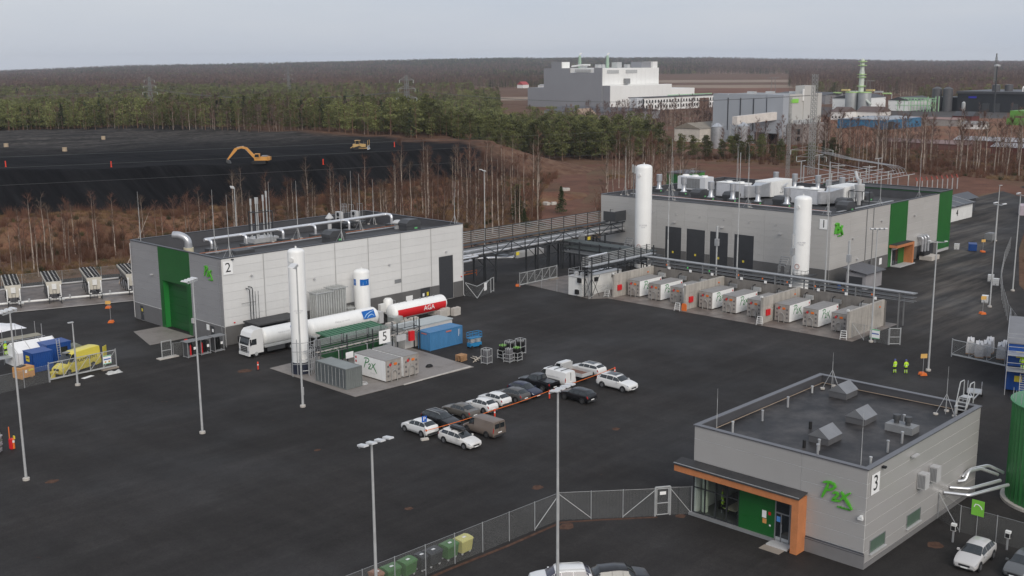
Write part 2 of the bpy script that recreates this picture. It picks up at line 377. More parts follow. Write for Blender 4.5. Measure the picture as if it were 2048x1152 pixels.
# far ground sheet with the low ridges on the skyline
_mb = MB(); _rings = [0, 60, 140, 250, 400, 620, 950, 1400, 2000, 2600, 3000, 3500, 4000, 4600, 5200, 5800, 6200, 6700, 7400]; _A = 72
for _r_ in _rings:
    for _k in range(_A):
        _t = 2*math.pi*_k/_A; _x, _y = _r_*math.cos(_t), _r_*math.sin(_t)
        _z = float(ground_z(_x, _y)) if _r_ > 2500 else 0.0
        _mb.v.append((_x, _y, _z-0.03))
for _i in range(len(_rings)-1):
    for _k in range(_A): _mb.f.append((_i*_A+_k, (_i+1)*_A+_k, (_i+1)*_A+(_k+1)%_A, _i*_A+(_k+1)%_A))
SOIL = M('rust_brown_soil', (0.13, 0.066, 0.045), 0.95, 0, 0.35, 0.05, fine=0.25, dirt=(0.13, 0.10, 0.06), dirtamt=0.8, dirtscale=0.03, spec=0.1)
struct('ground', _mb, SOIL)
# slag heap and mounds
def grid(x0, x1, y0, y1, st, fn):
    xs = np.arange(x0, x1+st/2, st); ys = np.arange(y0, y1+st/2, st); X, Y = np.meshgrid(xs, ys); Z = fn(X, Y)
    m = MB(); m.v = list(zip(X.ravel().tolist(), Y.ravel().tolist(), Z.ravel().tolist())); n = len(xs)
    for j in range(len(ys)-1):
        for i in range(n-1):
            k = j*n+i
            if max(Z[j,i], Z[j,i+1], Z[j+1,i], Z[j+1,i+1]) > -0.25: m.f.append((k, k+1, k+n+1, k+n))
    return m
def heap_material():
    m = bpy.data.materials.new('black_slag'); m.use_nodes = True; N = m.node_tree.nodes; L = m.node_tree.links; bs = N['Principled BSDF']
    bs.inputs['Roughness'].default_value = 0.9; bs.inputs['Specular IOR Level'].default_value = 0.05
    g = N.new('ShaderNodeNewGeometry'); s = N.new('ShaderNodeSeparateXYZ'); L.new(g.outputs['Position'], s.inputs[0])
    def nz(sc, det, v=None):
        t = N.new('ShaderNodeTexNoise'); t.inputs['Scale'].default_value = sc; t.inputs['Detail'].default_value = det; t.inputs['Roughness'].default_value = 0.65
        L.new(v or g.outputs['Position'], t.inputs['Vector']); return t.outputs['Fac']
    def mr(v, a, c, lo, hi):
        t = N.new('ShaderNodeMapRange'); t.inputs['From Min'].default_value = lo; t.inputs['From Max'].default_value = hi; t.inputs['To Min'].default_value = a; t.inputs['To Max'].default_value = c
        L.new(v, t.inputs['Value']); return t.outputs[0]
    def mix(f, a, c):
        t = N.new('ShaderNodeMix'); t.data_type = 'RGBA'; L.new(f, t.inputs['Factor'])
        for q, k in ((a, 'A'), (c, 'B')):
            if isinstance(q, tuple): t.inputs[k].default_value = (*q, 1)
            else: L.new(q, t.inputs[k])
        return t.outputs['Result']
    def mth(op, a, c):
        t = N.new('ShaderNodeMath'); t.operation = op
        for i, q in enumerate((a, c)):
            if isinstance(q, (int, float)): t.inputs[i].default_value = q
            else: L.new(q, t.inputs[i])
        return t.outputs[0]
    mp = N.new('ShaderNodeMapping'); mp.inputs['Rotation'].default_value = (0, 0, R(-12)); mp.inputs['Scale'].default_value = (0.42, 0.03, 0.05); L.new(g.outputs['Position'], mp.inputs['Vector'])
    black = mix(mr(nz(1.0, 5, mp.outputs[0]), 0, 1, 0.35, 0.7), (0.0035, 0.0036, 0.0044), (0.015, 0.015, 0.0165))
    # dusty grey working surface on the flat top, where Y is large
    mp2 = N.new('ShaderNodeMapping'); mp2.inputs['Rotation'].default_value = (0, 0, R(42)); mp2.inputs['Scale'].default_value = (0.03, 0.14, 0.1); L.new(g.outputs['Position'], mp2.inputs['Vector'])
    depth = mth('ADD', mth('MULTIPLY', s.outputs[0], 0.35), mth('MULTIPLY', s.outputs[1], 0.94))
    f = mth('MULTIPLY', mr(depth, 0, 1, 385, 450), mr(nz(1.0, 6, mp2.outputs[0]), 0.25, 1, 0.38, 0.62))
    grey = mix(mr(nz(0.4, 5), 0, 1, 0.4, 0.62), (0.040, 0.036, 0.033), (0.105, 0.095, 0.086))
    c1 = mix(f, black, grey)
    # brown earth on the ramp end (large X) and towards the forest
    fx = mr(mth('ADD', s.outputs[0], mth('MULTIPLY', nz(0.08, 4), 30)), 0, 1, 286, 300)
    brown = mix(mr(nz(0.25, 6), 0, 1, 0.35, 0.65), (0.10, 0.052, 0.036), (0.17, 0.105, 0.072))
    c2 = mix(fx, c1, brown); L.new(c2, bs.inputs['Base Color'])
    bp = N.new('ShaderNodeBump'); bp.inputs['Strength'].default_value = 0.5; bp.inputs['Distance'].default_value = 0.3; L.new(nz(0.8, 6), bp.inputs['Height']); L.new(bp.outputs[0], bs.inputs['Normal'])
    return m
struct('slag_heap_terrain', grid(52, 440, 248, 780, 2.0, lambda x, y: heap_h(x, y)-0.02), heap_material(), 80)
MOUND = M('dry_brown_spoil', (0.150, 0.070, 0.044), 0.95, 0, 0.4, 0.12, fine=0.3, dirt=(0.19, 0.13, 0.075), dirtamt=0.75, dirtscale=0.09, bump=0.4, bscale=1.5, spec=0.1)
struct('spoil_mounds_terrain', grid(44, 270, 198, 290, 2.0, lambda x, y: np.where(mound_h(x, y) > 0.05, mound_h(x, y), -0.5)), MOUND, 80)
# asphalt yard and the road out to the right
def asphalt_material():
    m = bpy.data.materials.new('asphalt'); m.use_nodes = True; N = m.node_tree.nodes; L = m.node_tree.links; bs = N['Principled BSDF']
    g = N.new('ShaderNodeNewGeometry')
    def nz(sc, det, rot=None, scl=None, ro=0.6):
        t = N.new('ShaderNodeTexNoise'); t.inputs['Scale'].default_value = sc; t.inputs['Detail'].default_value = det; t.inputs['Roughness'].default_value = ro
        if rot is not None:
            mp = N.new('ShaderNodeMapping'); mp.inputs['Rotation'].default_value = (0, 0, R(rot)); mp.inputs['Scale'].default_value = scl; L.new(g.outputs['Position'], mp.inputs['Vector']); L.new(mp.outputs[0], t.inputs['Vector'])
        else: L.new(g.outputs['Position'], t.inputs['Vector'])
        return t.outputs['Fac']
    def mr(v, a, c, lo, hi):
        t = N.new('ShaderNodeMapRange'); t.inputs['From Min'].default_value = lo; t.inputs['From Max'].default_value = hi; t.inputs['To Min'].default_value = a; t.inputs['To Max'].default_value = c
        L.new(v, t.inputs['Value']); return t.outputs[0]
    def mt(op, a, c):
        t = N.new('ShaderNodeMath'); t.operation = op
        for i, q in enumerate((a, c)):
            if isinstance(q, (int, float)): t.inputs[i].default_value = q
            else: L.new(q, t.inputs[i])
        return t.outputs[0]
    v = mr(nz(0.035, 5), 0.70, 1.32, 0.3, 0.7)
    v = mt('MULTIPLY', v, mr(nz(0.5, 4, 0, (1, 0.09, 1)), 0.88, 1.13, 0.3, 0.7))     # paving lanes
    v = mt('MULTIPLY', v, mr(nz(0.25, 5), 0.88, 1.12, 0.3, 0.7))
    v = mt('MULTIPLY', v, mr(nz(7.0, 4, ro=0.85), 0.55, 1.45, 0.25, 0.75))
    v = mt('MULTIPLY', v, mr(nz(2.2, 5, ro=0.8), 0.72, 1.28, 0.25, 0.75))
    v = mt('MULTIPLY', v, mr(nz(1.0, 5, 28, (0.035, 0.55, 1)), 0.90, 1.16, 0.45, 0.72))
    v = mt('MULTIPLY', v, mr(nz(1.0, 5, -52, (0.03, 0.5, 1)), 0.92, 1.14, 0.5, 0.75))
    s = N.new('ShaderNodeSeparateXYZ'); L.new(g.outputs['Position'], s.inputs[0])
    # dusty wheel tracks along the road on the right: distance to its centre line
    dist = mt('ABSOLUTE', mt('SUBTRACT', mt('SUBTRACT', s.outputs[1], mt('MULTIPLY', s.outputs[0], 0.36)), 6.5), 0)
    far = mr(s.outputs[0], 0, 1, 140, 170)
    tr = mt('MULTIPLY', mt('MULTIPLY', mr(dist, 1, 0, 3, 11), far), mr(nz(0.3, 6, -20, (0.10, 1.0, 1), 0.7), 0, 1, 0.42, 0.64))
    mix = N.new('ShaderNodeMix'); mix.data_type = 'RGBA'; L.new(mt('MULTIPLY', tr, 0.8), mix.inputs['Factor'])
    cm = N.new('ShaderNodeCombineColor')
    for i, k in enumerate((0.0285, 0.0260, 0.0248)): L.new(mt('MULTIPLY', v, k), cm.inputs[i])
    L.new(cm.outputs[0], mix.inputs['A']); mix.inputs['B'].default_value = (0.13, 0.115, 0.10, 1)
    spot = mr(nz(0.6, 2), 0, 0.35, 0.735, 0.77)
    mix2 = N.new('ShaderNodeMix'); mix2.data_type = 'RGBA'; L.new(spot, mix2.inputs['Factor']); L.new(mix.outputs['Result'], mix2.inputs['A']); mix2.inputs['B'].default_value = (0.12, 0.05, 0.03, 1)
    L.new(mix2.outputs['Result'], bs.inputs['Base Color'])
    L.new(mr(nz(0.06, 4), 0.62, 0.92, 0.35, 0.6), bs.inputs['Roughness'])
    bs.inputs['Specular IOR Level'].default_value = 0.22
    bp = N.new('ShaderNodeBump'); bp.inputs['Strength'].default_value = 0.35; bp.inputs['Distance'].default_value = 0.01; L.new(nz(60, 3), bp.inputs['Height']); L.new(bp.outputs[0], bs.inputs['Normal'])
    return m
ASPH = asphalt_material()
YARD = [(-60,-20),(80,-60),(130,-10),(150,38),(170,52),(196,67),(235,81),(300,101),(360,116),(358,123),(300,122),(268,128),(250,140),(228,150),(196,153),(176,160),(150,168),(128,172),(112,186),(94,196),(40,206),(-60,210)]
struct('asphalt_yard', MB().prism(YARD, -0.3, 0.0), ASPH)
# reddish gravel roads beyond the yard
RGRAV = M('red_gravel', (0.145, 0.072, 0.050), 0.95, 0, 0.3, 0.1, fine=0.2, spec=0.1, dirt=(0.12,0.065,0.045), dirtamt=0.8, dirtscale=0.06)
def ribbon(pts, w, z):
    k = MB(); n = len(pts)
    for i, p in enumerate(pts):
        a = Vector((*pts[max(i-1,0)], 0)); c = Vector((*pts[min(i+1,n-1)], 0)); d = (c-a).normalized(); q = Vector((-d.y, d.x, 0))*w/2
        for s_ in (1, -1):
            k.v.append((p[0]+q.x*s_, p[1]+q.y*s_, z))
    k.f = [(2*i, 2*i+1, 2*i+3, 2*i+2) for i in range(n-1)]; return k
struct('gravel_road', ribbon([(196,180),(222,196),(252,216),(286,246),(318,272),(352,262),(356,240),(358,206),(372,176),(380,158),(352,128),(332,112),(330,90)], 9, 0.01), RGRAV)
struct('gravel_yard', MB().prism([(224,152),(256,142),(300,124),(352,124),(372,140),(366,190),(330,236),(286,232),(250,205)], -0.4, 0.004), RGRAV)

# ------------------------------------------------------------------ clad halls
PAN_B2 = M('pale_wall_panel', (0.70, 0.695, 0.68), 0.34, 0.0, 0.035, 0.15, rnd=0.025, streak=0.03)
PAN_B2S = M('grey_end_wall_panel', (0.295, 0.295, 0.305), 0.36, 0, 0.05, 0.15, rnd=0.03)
PAN_B1 = M('grey_wall_panel', (0.47, 0.458, 0.44), 0.33, 0, 0.04, 0.15, rnd=0.03)
PAN_B3 = M('grey_office_panel', (0.415, 0.405, 0.395), 0.30, 0.1, 0.04, 0.15, rnd=0.02)
JOINT = M('pale_panel_joint', (0.70, 0.70, 0.69), 0.6, 0, 0.05, 1)
PLINTH = M('grey_plinth', (0.125, 0.122, 0.12), 0.6, 0, 0.10, 0.4, rnd=0.04)
PLINTH2 = M('grey_end_plinth', (0.14, 0.138, 0.14), 0.6, 0, 0.10, 0.4)
DOORG = M('dark_sectional_door', (0.045, 0.047, 0.052), 0.45, 0, 0.08, 0.6)
FELT = M('black_roofing_felt', (0.030, 0.030, 0.032), 0.72, 0, 0.25, 0.3, fine=0.15, dirt=(0.055, 0.052, 0.05), dirtamt=0.7, dirtscale=0.25)
FELTW = M('wet_roofing_felt', (0.020, 0.019, 0.020), 0.5, 0, 0.35, 0.3, fine=0.2, dirt=(0.085, 0.078, 0.075), dirtamt=0.8, dirtscale=0.35, spec=0.3)
CAPM = M('anthracite_flashing', (0.055, 0.056, 0.062), 0.4, 0.3, 0.08, 0.8)
PARAIN = M('dark_parapet_sheet', (0.085, 0.085, 0.092), 0.45, 0.1, 0.08, 0.5)

def shell(t, x0, x1, y0, y1, h, deck0, deck1, felt, slope_axis='y', cap=None, joint=None):
    """roof deck (sloping from deck0 to deck1 along slope_axis), parapet and flashing"""
    th = 0.34; k = MB()
    zz = (deck0, deck0, deck1, deck1) if slope_axis == 'y' else (deck0, deck1, deck1, deck0)
    P = [(x0+th,y0+th),(x1-th,y0+th),(x1-th,y1-th),(x0+th,y1-th)]
    k.add([(*P[i], zz[i]) for i in range(4)] + [(*P[i], zz[i]-0.4) for i in range(4)], [(0,1,2,3),(7,6,5,4),(0,4,5,1),(1,5,6,2),(2,6,7,3),(3,7,4,0)])
    roof = part('roof', k, felt, t)
    p = MB().box(x0+0.03,x1-0.03,y0+0.03,y0+th,h-3.2,h-0.03).box(x0+0.03,x1-0.03,y1-th,y1-0.03,h-3.2,h-0.03).box(x0+0.03,x0+th,y0+th,y1-th,h-3.2,h-0.03).box(x1-th,x1-0.03,y0+th,y1-th,h-3.2,h-0.03)
    part('parapet', p, PARAIN, t)
    o = 0.10
    for (a, bb, c, d) in ((x0-o,x1+o,y0-o,y0+th+0.05),(x0-o,x1+o,y1-th-0.05,y1+o),(x0-o,x0+th+0.05,y0+th+0.052,y1-th-0.052),(x1-th-0.05,x1+o,y0+th+0.052,y1-th-0.052)):
        part('parapet_cap', b(a, bb, c, d, h-0.03, h+0.06), cap or CAPM, t)
    return roof

# ---- hall 2 (long pale hall on the left)
H2 = thing('industrial_hall', 'long pale grey metal hall marked 2 with a tall green door in its end wall', 'industrial hall', (80, 132, 0))
x0, x1, y0, y1, h = 80.0, 125.6, 132.0, 157.4, 12.2
dy0, dy1, dz = 141.4, 148.2, 7.2
w = MB().box(x0+0.02,x1,y0+0.02,y0+0.3,0,h-0.05).box(x0+0.02,x1,y1-0.3,y1,0,h-0.05).box(x1-0.3,x1,y0+0.3,y1-0.3,0,h-0.05)
w.box(x0+0.02,x0+0.3,y0+0.3,dy0,0,h-0.05).box(x0+0.02,x0+0.3,dy1,y1-0.3,0,h-0.05).box(x0+0.02,x0+0.3,dy0,dy1,dz,h-0.05)
wall2 = part('wall', w, JOINT, H2)
shell(H2, x0, x1, y0, y1, h, 11.75, 9.9, FELT)
seam2 = [86.7, 92.9, 99.2, 105.5, 112.0, 118.4]
rows2 = [2.7+ (12.15-2.7)*i/8 for i in range(9)]
ops2 = [(120.05,123.25,0,7.3),(115.9,118.1,0.1,2.7)]
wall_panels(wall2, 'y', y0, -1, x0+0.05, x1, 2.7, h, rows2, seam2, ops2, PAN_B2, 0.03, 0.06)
wall_panels(wall2, 'y', y0, -1, x0+0.05, x1, 0.05, 2.66, [0.05, 2.66], seam2, ops2, PLINTH, 0.02, 0.10, 'plinth_panel')
rows2s = rows2
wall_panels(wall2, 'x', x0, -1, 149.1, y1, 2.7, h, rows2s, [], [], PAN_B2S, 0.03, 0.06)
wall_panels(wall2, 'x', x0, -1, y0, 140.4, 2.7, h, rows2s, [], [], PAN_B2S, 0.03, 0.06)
wall_panels(wall2, 'x', x0, -1, 149.1, y1, 0.05, 2.62, [0.05, 2.62], [], [(154.6,155.7,0.05,2.3)], PLINTH2, 0.02, 0.10, 'plinth_panel')
wall_panels(wall2, 'x', x0, -1, y0, 140.4, 0.05, 2.62, [0.05, 2.62], [], [(134.6,135.7,0.05,2.3)], PLINTH2, 0.02, 0.10, 'plinth_panel')
for a, c in ((154.6,155.7),(134.6,135.7)):
    d = part('door', b(x0-0.03, x0+0.06, a+0.03, c-0.03, 0.06, 2.26), DOORG, H2); part('handle', b(x0-0.08, x0-0.03, a+0.12, a+0.25, 1.05, 1.12), STEEL, d)
    part('door_sign', b(x0-0.045, x0-0.03, a+0.35, a+0.75, 1.45, 1.9), YELLOW if a > 150 else SIGNW, d)
g2 = wall_panels(wall2, 'x', x0, -1, 140.44, 149.06, dz, h, [dz+(h-0.05-dz)*i/4 for i in range(5)], [], [], GREEN, 0.006, 0.10, 'green_panel')
wall_panels(wall2, 'x', x0, -1, 140.44, dy0, 0.05, dz, [0.05, dz], [], [], GREEN, 0.006, 0.10, 'green_panel')
wall_panels(wall2, 'x', x0, -1, dy1, 149.06, 0.05, dz, [0.05, dz], [], [], GREEN, 0.006, 0.10, 'green_panel')
gd = part('gate', b(x0+0.85, x0+0.95, dy0+0.02, dy1-0.02, 0.02, dz), M('green_gate', (0.010, 0.085, 0.02), 0.35, 0, 0.06, 0.5), H2)
for i in range(6): cell('gate_section', x0+0.80, x0+0.85, dy0+0.04, dy1-0.04, 0.05+i*1.19, 0.05+i*1.19+1.165, M('green_gate', (0,0,0)), gd)
part('door_reveal', MB().box(x0+0.0,x0+0.84,dy1-0.015,dy1+0.04,0.02,dz-0.02).box(x0+0.0,x0+0.84,dy0-0.04,dy0+0.015,0.02,dz-0.02).box(x0+0.31,x0+0.84,dy0,dy1,dz-0.02,dz+0.05), M('green_reveal', (0.02, 0.20, 0.04), 0.4, 0, 0.05, 1), H2)
d = part('sectional_door', b(120.1, 123.2, y0-0.01, y0+0.05, 0.05, 7.25), DOORG, H2)
for i in range(8): cell('door_section', 120.14, 123.16, y0-0.03, y0-0.012, 0.08+i*0.89, 0.08+i*0.89+0.87, DOORG, d)
d = part('door', b(115.95, 118.05, y0-0.02, y0+0.05, 0.1, 2.66), DOORG, H2); part('door_sign', b(116.4, 116.8, y0-0.035, y0-0.02, 1.3, 1.8), SIGNW, d); part('door_sign', b(117.3, 117.7, y0-0.035, y0-0.02, 1.3, 1.9), YELLOW, d)
for sx in seam2: part('joint_cover', b(sx-0.06, sx+0.06, y0-0.085, y0-0.06, 2.72, h-0.06), M('joint_cover_grey', (0.44, 0.44, 0.43), 0.4, 0.1, 0.05, 1), H2)
part('downpipe', MB().path([(125.3,131.75,11.6),(125.3,131.75,0.3),(125.3,131.4,0.1)], 0.06, 8), LGREY, H2)
part('downpipe', MB().path([(79.75,157.1,11.8),(79.75,157.1,0.3)], 0.06, 8), LGREY, H2)
part('downpipe', MB().path([(79.75,132.4,11.8),(79.75,132.4,0.3)], 0.05, 8), MGREY, H2)
numsign(H2, '2', (80.95, y0-0.06, 10.85), (0,-1,0), 1.5, 1.8, 1.9)
logo(H2, (x0-0.07, 136.3, 9.2), (0,-1,0), (0,0,1), 2.0, 1.6, LIME, 0.14, LIME, 0.11)
for lx, lz in ((84.6, 9.2),(95.2,7.2),(109.5,7.4),(121.6,7.9)):
    part('wall_lamp', MB().box(lx-0.15,lx+0.15,y0-0.35,y0-0.06,lz,lz+0.1).box(lx-0.05,lx+0.05,y0-0.4,y0-0.06,lz+0.1,lz+0.2), LGREY, H2)
part('wall_lamp', MB().box(x0-0.4,x0-0.05,151.0,151.4,7.6,7.75), LGREY, H2)
part('corner_camera', MB().box(81.5,81.8,y0-0.35,y0-0.06,11.9,12.02), BLACKP, H2)
part('vent_grille', b(110.6,111.9,y0-0.09,y0-0.06,4.3,4.9), MGREY, H2)
part('meter_box', b(108.2,108.9,y0-0.35,y0-0.1,1.4,2.2), LGREY, H2)
part('notice_board', b(112.8,114.2,y0-0.13,y0-0.10,1.0,1.9), SIGNW, H2)
part('alarm_beacon', b(81.4,81.6,y0-0.2,y0-0.06,3.0,3.15), RED, H2)
part('alarm_beacon', b(124.9,125.1,y0-0.2,y0-0.06,3.3,3.45), RED, H2)
part('junction_box', b(x0-0.35,x0-0.1,139.8,140.3,2.0,2.7), LGREY, H2)
part('notice_board', b(x0-0.14,x0-0.1,135.9,136.6,1.6,2.4), SIGNW, H2)
# rooftop of hall 2
def deck2(y): return 11.75-(y-132.3)/24.8*1.85
part('roof_duct', MB().path([(86.2,146.6,12.6),(121.4,146.6,12.9),(121.4,145.2,12.9),(121.4,145.2,11.2)], 0.26, 14, 0.6, 6), ALU, H2, 50)
for dx in (86.6, 92.6, 99.3, 105.5, 112.3): part('roof_duct_branch', MB().path([(dx,146.6,12.6+0.3*(dx-86.2)/35),(dx,145.2,12.55+0.3*(dx-86.2)/35),(dx,145.2,11.3)], 0.21, 12, 0.5, 5), ALU, H2, 50)
for i, dx in enumerate((86.6, 92.6, 99.3, 105.5, 112.3, 121.4)): part('duct_plinth', MB().box(dx-0.75,dx+0.75,144.4,146.0,10.5,11.45), DGREY, H2)
part('roof_cowl', MB().path([(82.2,144.2,10.6),(82.2,144.2,13.4),(81.5,145.2,14.0),(80.9,146.0,14.0)], 0.55, 16, 0.7, 6), GALV, H2, 50)
part('cowl_base', MB().lathe((82.2,144.2,10.6), [(0.72,0),(0.72,1.6)], 16), M('cream_pipe', (0.55,0.5,0.36), 0.5), H2, 50)
part('copper_pipe_run', MB().path([(83.0,144.0,11.15),(123.0,143.8,11.3)], 0.06, 6), M('copper_pipe', (0.45, 0.16, 0.07), 0.4, 0.5), H2)
part('cable_tray', MB().box(84,123,142.4,142.8,11.25,11.33), STEEL, H2)
def hatch(t, cx, cy, z, sx, sy, m=DGREY):
    k = MB().box(cx-sx/2,cx+sx/2,cy-sy/2,cy+sy/2,z-0.5,z+0.75)
    part('smoke_hatch_curb', k, m, t)
    c = MB(); c.extr([(-sx/2-0.08,0),(sx/2+0.08,0),(sx/2+0.08,0.45),(sx*0.3,1.0),(-sx*0.3,1.0),(-sx/2-0.08,0.45)], (cx, cy-sy/2-0.08, z+0.75), (1,0,0), (0,0,1), 0, -(sy+0.16))
    o = part('smoke_hatch', c, m, t); part('hatch_sticker', MB().box(cx+0.1,cx+0.7,cy-sy/2-0.11,cy-sy/2-0.085,z+0.2,z+0.45), M('green_sticker', (0.15,0.5,0.2), 0.5), o)
    part('hatch_lamp', MB().box(cx-0.6,cx-0.3,cy-sy/2-0.02,cy-sy/2+0.2,z+1.5,z+1.62), M('cream_lamp', (0.8,0.75,0.4), 0.5), o); return o
for cx, cy in ((103.2,137.4),(119.4,138.2),(88.0,139.4)): hatch(H2, cx, cy, deck2(cy), 3.0, 2.0) if cx > 90 else part('roof_curb', b(cx-1.6,cx+1.6,cy-1.0,cy+1.0,11.0,11.75), DGREY, H2)
def condenser(t, x, y, z, n, wd=1.0, hh=1.6):
    for i in range(n):
        k = part('air_conditioner', b(x+i*(wd+0.7), x+i*(wd+0.7)+wd+0.3, y, y+0.5, z, z+hh), LGREY, t)
        for q in range(2):
            part('fan_grille', MB().lathe((x+i*(wd+0.7)-0.02, y+0.25, z+hh*(0.27+0.46*q)), [(0.0,0.0),(hh*0.2,0.0),(hh*0.2,0.06),(0,0.06)][0:4], 14, 'x'), BLACK, k)
for i, (ax, ay) in enumerate(((117.0,153.6),(119.6,152.6))):
    k = part('air_conditioner', b(ax,ax+0.6,ay,ay+1.5,11.3,13.1), LGREY, H2)
    for q in (0,1): part('fan_grille', MB().lathe((ax-0.03, ay+0.75, 11.75+0.85*q), [(0.01,0),(0.36,0),(0.36,0.04),(0.01,0.04)], 16, 'x'), BLACK, k)
part('equipment_frame', MB().box(116.6,121.4,152.0,155.8,11.15,11.28), DSTEEL, H2)
part('chimney_hood', MB().lathe((114.6,153.6,10.3), [(0.35,0),(0.35,2.0),(0.75,2.0),(0.1,2.9)], 12), LGREY, H2, 40)
part('mushroom_fan', MB().lathe((119.6,141.5,11.0), [(0.55,0),(0.55,0.9),(0.95,1.0),(1.0,1.2),(0.5,1.55),(0.05,1.6)], 18), LGREY, H2, 40)
# exhaust group of five stacks in a frame
k = MB()
for qx in (97.2, 100.4):
    for qy in (149.6, 151.4): k.beam((qx,qy,10.2),(qx,qy,15.4),0.12)
for qz in (13.3, 15.3):
    k.beam((97.2,149.6,qz),(100.4,149.6,qz),0.12).beam((97.2,151.4,qz),(100.4,151.4,qz),0.12).beam((97.2,149.6,qz),(97.2,151.4,qz),0.12).beam((100.4,149.6,qz),(100.4,151.4,qz),0.12)
part('exhaust_frame', k, DSTEEL, H2)
for i, (qx, qy, qh) in enumerate(((97.4,151.0,17.4),(98.0,150.5,17.6),(98.7,151.1,17.5),(99.3,150.4,17.9),(100.2,150.8,18.4))):
    k = MB().tube((qx,qy,10.2),(qx,qy,qh-0.9),0.10,10).tube((qx,qy,qh-1.0),(qx,qy,qh),0.17,10); part('exhaust_stack', k, LSTEEL, H2, 40)
part('exhaust_base', b(96.6,101.2,149.2,152.2,10.0,11.2), LGREY, H2)
# caged roof ladder
def cage_ladder(t, x, y, z0, z1, ax='y'):
    k = MB()
    for s_ in (-0.25, 0.25): k.beam((x+s_,y,z0),(x+s_,y,z1+1.2),0.05)
    zz = z0
    while zz < z1: k.beam((x-0.25,y,zz),(x+0.25,y,zz),0.03); zz += 0.3
    for q in (z1-0.6, z1+0.1, z1+0.7, z1+1.2):
        for i in range(8):
            a0, a1 = math.pi*i/8, math.pi*(i+1)/8; k.beam((x-0.4*math.cos(a0), y+0.75*math.sin(a0), q), (x-0.4*math.cos(a1), y+0.75*math.sin(a1), q), 0.04)
    for i in range(0, 9, 2): a0 = math.pi*i/8; k.beam((x-0.4*math.cos(a0), y+0.75*math.sin(a0), z1-0.6), (x-0.4*math.cos(a0), y+0.75*math.sin(a0), z1+1.2), 0.03)
    return part('roof_ladder', k, STEEL, t)
cage_ladder(H2, 121.0, 157.5, 0.5, 12.6)
k = MB()
for qx in (121.4, 123.4): k.path([(qx,157.0,10.4),(qx,157.0,13.8),(qx,155.6,13.8),(qx,155.6,10.4)], 0.03, 6)
part('roof_guard_rail', k, STEEL, H2)
part('conduit_riser', MB().path([(83.6,131.9,7.6),(83.6,131.0,7.6),(83.6,131.0,0.1)],0.07,8,0.3).path([(84.0,131.9,7.8),(84.0,130.9,7.8),(84.0,130.9,0.1)],0.07,8,0.3), DSTEEL, H2)
part('vent_ladder', MB().beam((84.4,130.9,0.2),(84.4,130.9,7.2),0.05).beam((84.9,130.9,0.2),(84.9,130.9,7.2),0.05).beam((82.6,131.6,5.6),(84.9,131.6,5.6),0.04).beam((82.6,131.6,2.4),(84.9,131.6,2.4),0.04), DSTEEL, H2)
struct('concrete_apron', MB().prism([(73.0,140.2),(79.9,140.2),(79.9,149.4),(75.4,149.4)], -0.1, 0.03), CONCP)

# ---- hall 1 (large hall in the middle distance)
H1 = thing('industrial_hall', 'large grey hall marked 1 with four dark doors and white roof units', 'industrial hall', (174.5, 91.5, 0))
x0, x1, y0, y1, h = 174.5, 219.0, 91.5, 142.5, 12.05
w = MB().box(x0+0.02,x1,y0+0.02,y0+0.3,0,h-0.05).box(x0+0.02,x1,y1-0.3,y1,0,h-0.05).box(x0+0.02,x0+0.3,y0+0.3,y1-0.3,0,h-0.05).box(x1-0.3,x1,y0+0.3,y1-0.3,0,h-0.05)
wall1 = part('wall', w, JOINT, H1)
shell(H1, x0, x1, y0, y1, h, 11.6, 10.6, FELT, 'x')
rows1 = [2.6+(12.0-2.6)*i/8 for i in range(9)]
doors1 = [(122.6,126.4),(117.2,121.4),(112.1,116.1),(106.6,110.8)]
ops1 = [(a, c, 0, 7.05) for a, c in doors1]
wall_panels(wall1, 'x', x0, -1, y0, y1, 2.6, h, rows1, [98.0,104.5,111.4,116.7,121.9,128.5,135.5], ops1, PAN_B1, 0.025, 0.06)
wall_panels(wall1, 'x', x0, -1, y0, y1, 0.05, 2.56, [0.05,2.56], [98.0,104.5,111.4,116.7,121.9,128.5,135.5], ops1, PLINTH, 0.02, 0.10, 'plinth_panel')
for a, c in doors1:
    d = part('sectional_door', b(x0-0.01, x0+0.05, a+0.05, c-0.05, 0.05, 7.0), DOORG, H1)
    for i in range(8): cell('door_section', x0-0.035, x0-0.012, a+0.1, c-0.1, 0.08+i*0.86, 0.08+i*0.86+0.84, DOORG, d)
    part('door_sign', b(x0-0.05, x0-0.036, (a+c)/2-0.2, (a+c)/2+0.2, 1.9, 2.3), YELLOW, d)
ops1r = [(198.3,204.2,0,3.8),(209.6,211.2,0.1,2.4),(215.0,217.2,0.1,2.5),(189.0,190.0,0.1,2.2)]
seam1r = [181.5, 187.6, 190.2, 211.5]
wall_panels(wall1, 'y', y0, -1, x0+0.05, 197.0, 2.6, h, rows1, seam1r, ops1r, PAN_B1, 0.035, 0.06)
wall_panels(wall1, 'y', y0, -1, 204.4, 218.7, 2.6, h, rows1, seam1r, ops1r, PAN_B1, 0.035, 0.06)
wall_panels(wall1, 'y', y0, -1, x0+0.05, 197.0, 0.05, 2.56, [0.05,2.56], seam1r, ops1r, PLINTH, 0.02, 0.10, 'plinth_panel')
wall_panels(wall1, 'y', y0, -1, 204.4, 218.7, 0.05, 2.56, [0.05,2.56], seam1r, ops1r, PLINTH, 0.02, 0.10, 'plinth_panel')
GREENB = M('bright_green_facade_panel', (0.014, 0.125, 0.022), 0.4, 0, 0.08, 0.4)
wall_panels(wall1, 'y', y0, -1, 197.04, 204.36, 0.05, h, [0.05,3.8,6.5,9.3,12.0], [], ops1r, GREENB, 0.006, 0.12, 'green_panel')
part('annex', MB().box(218.75,225.0,91.46,117.0,0.6,12.25), GREENB, H1)
part('annex_plinth', b(218.75,224.95,91.5,116.9,0.0,0.6), LGREY, H1)
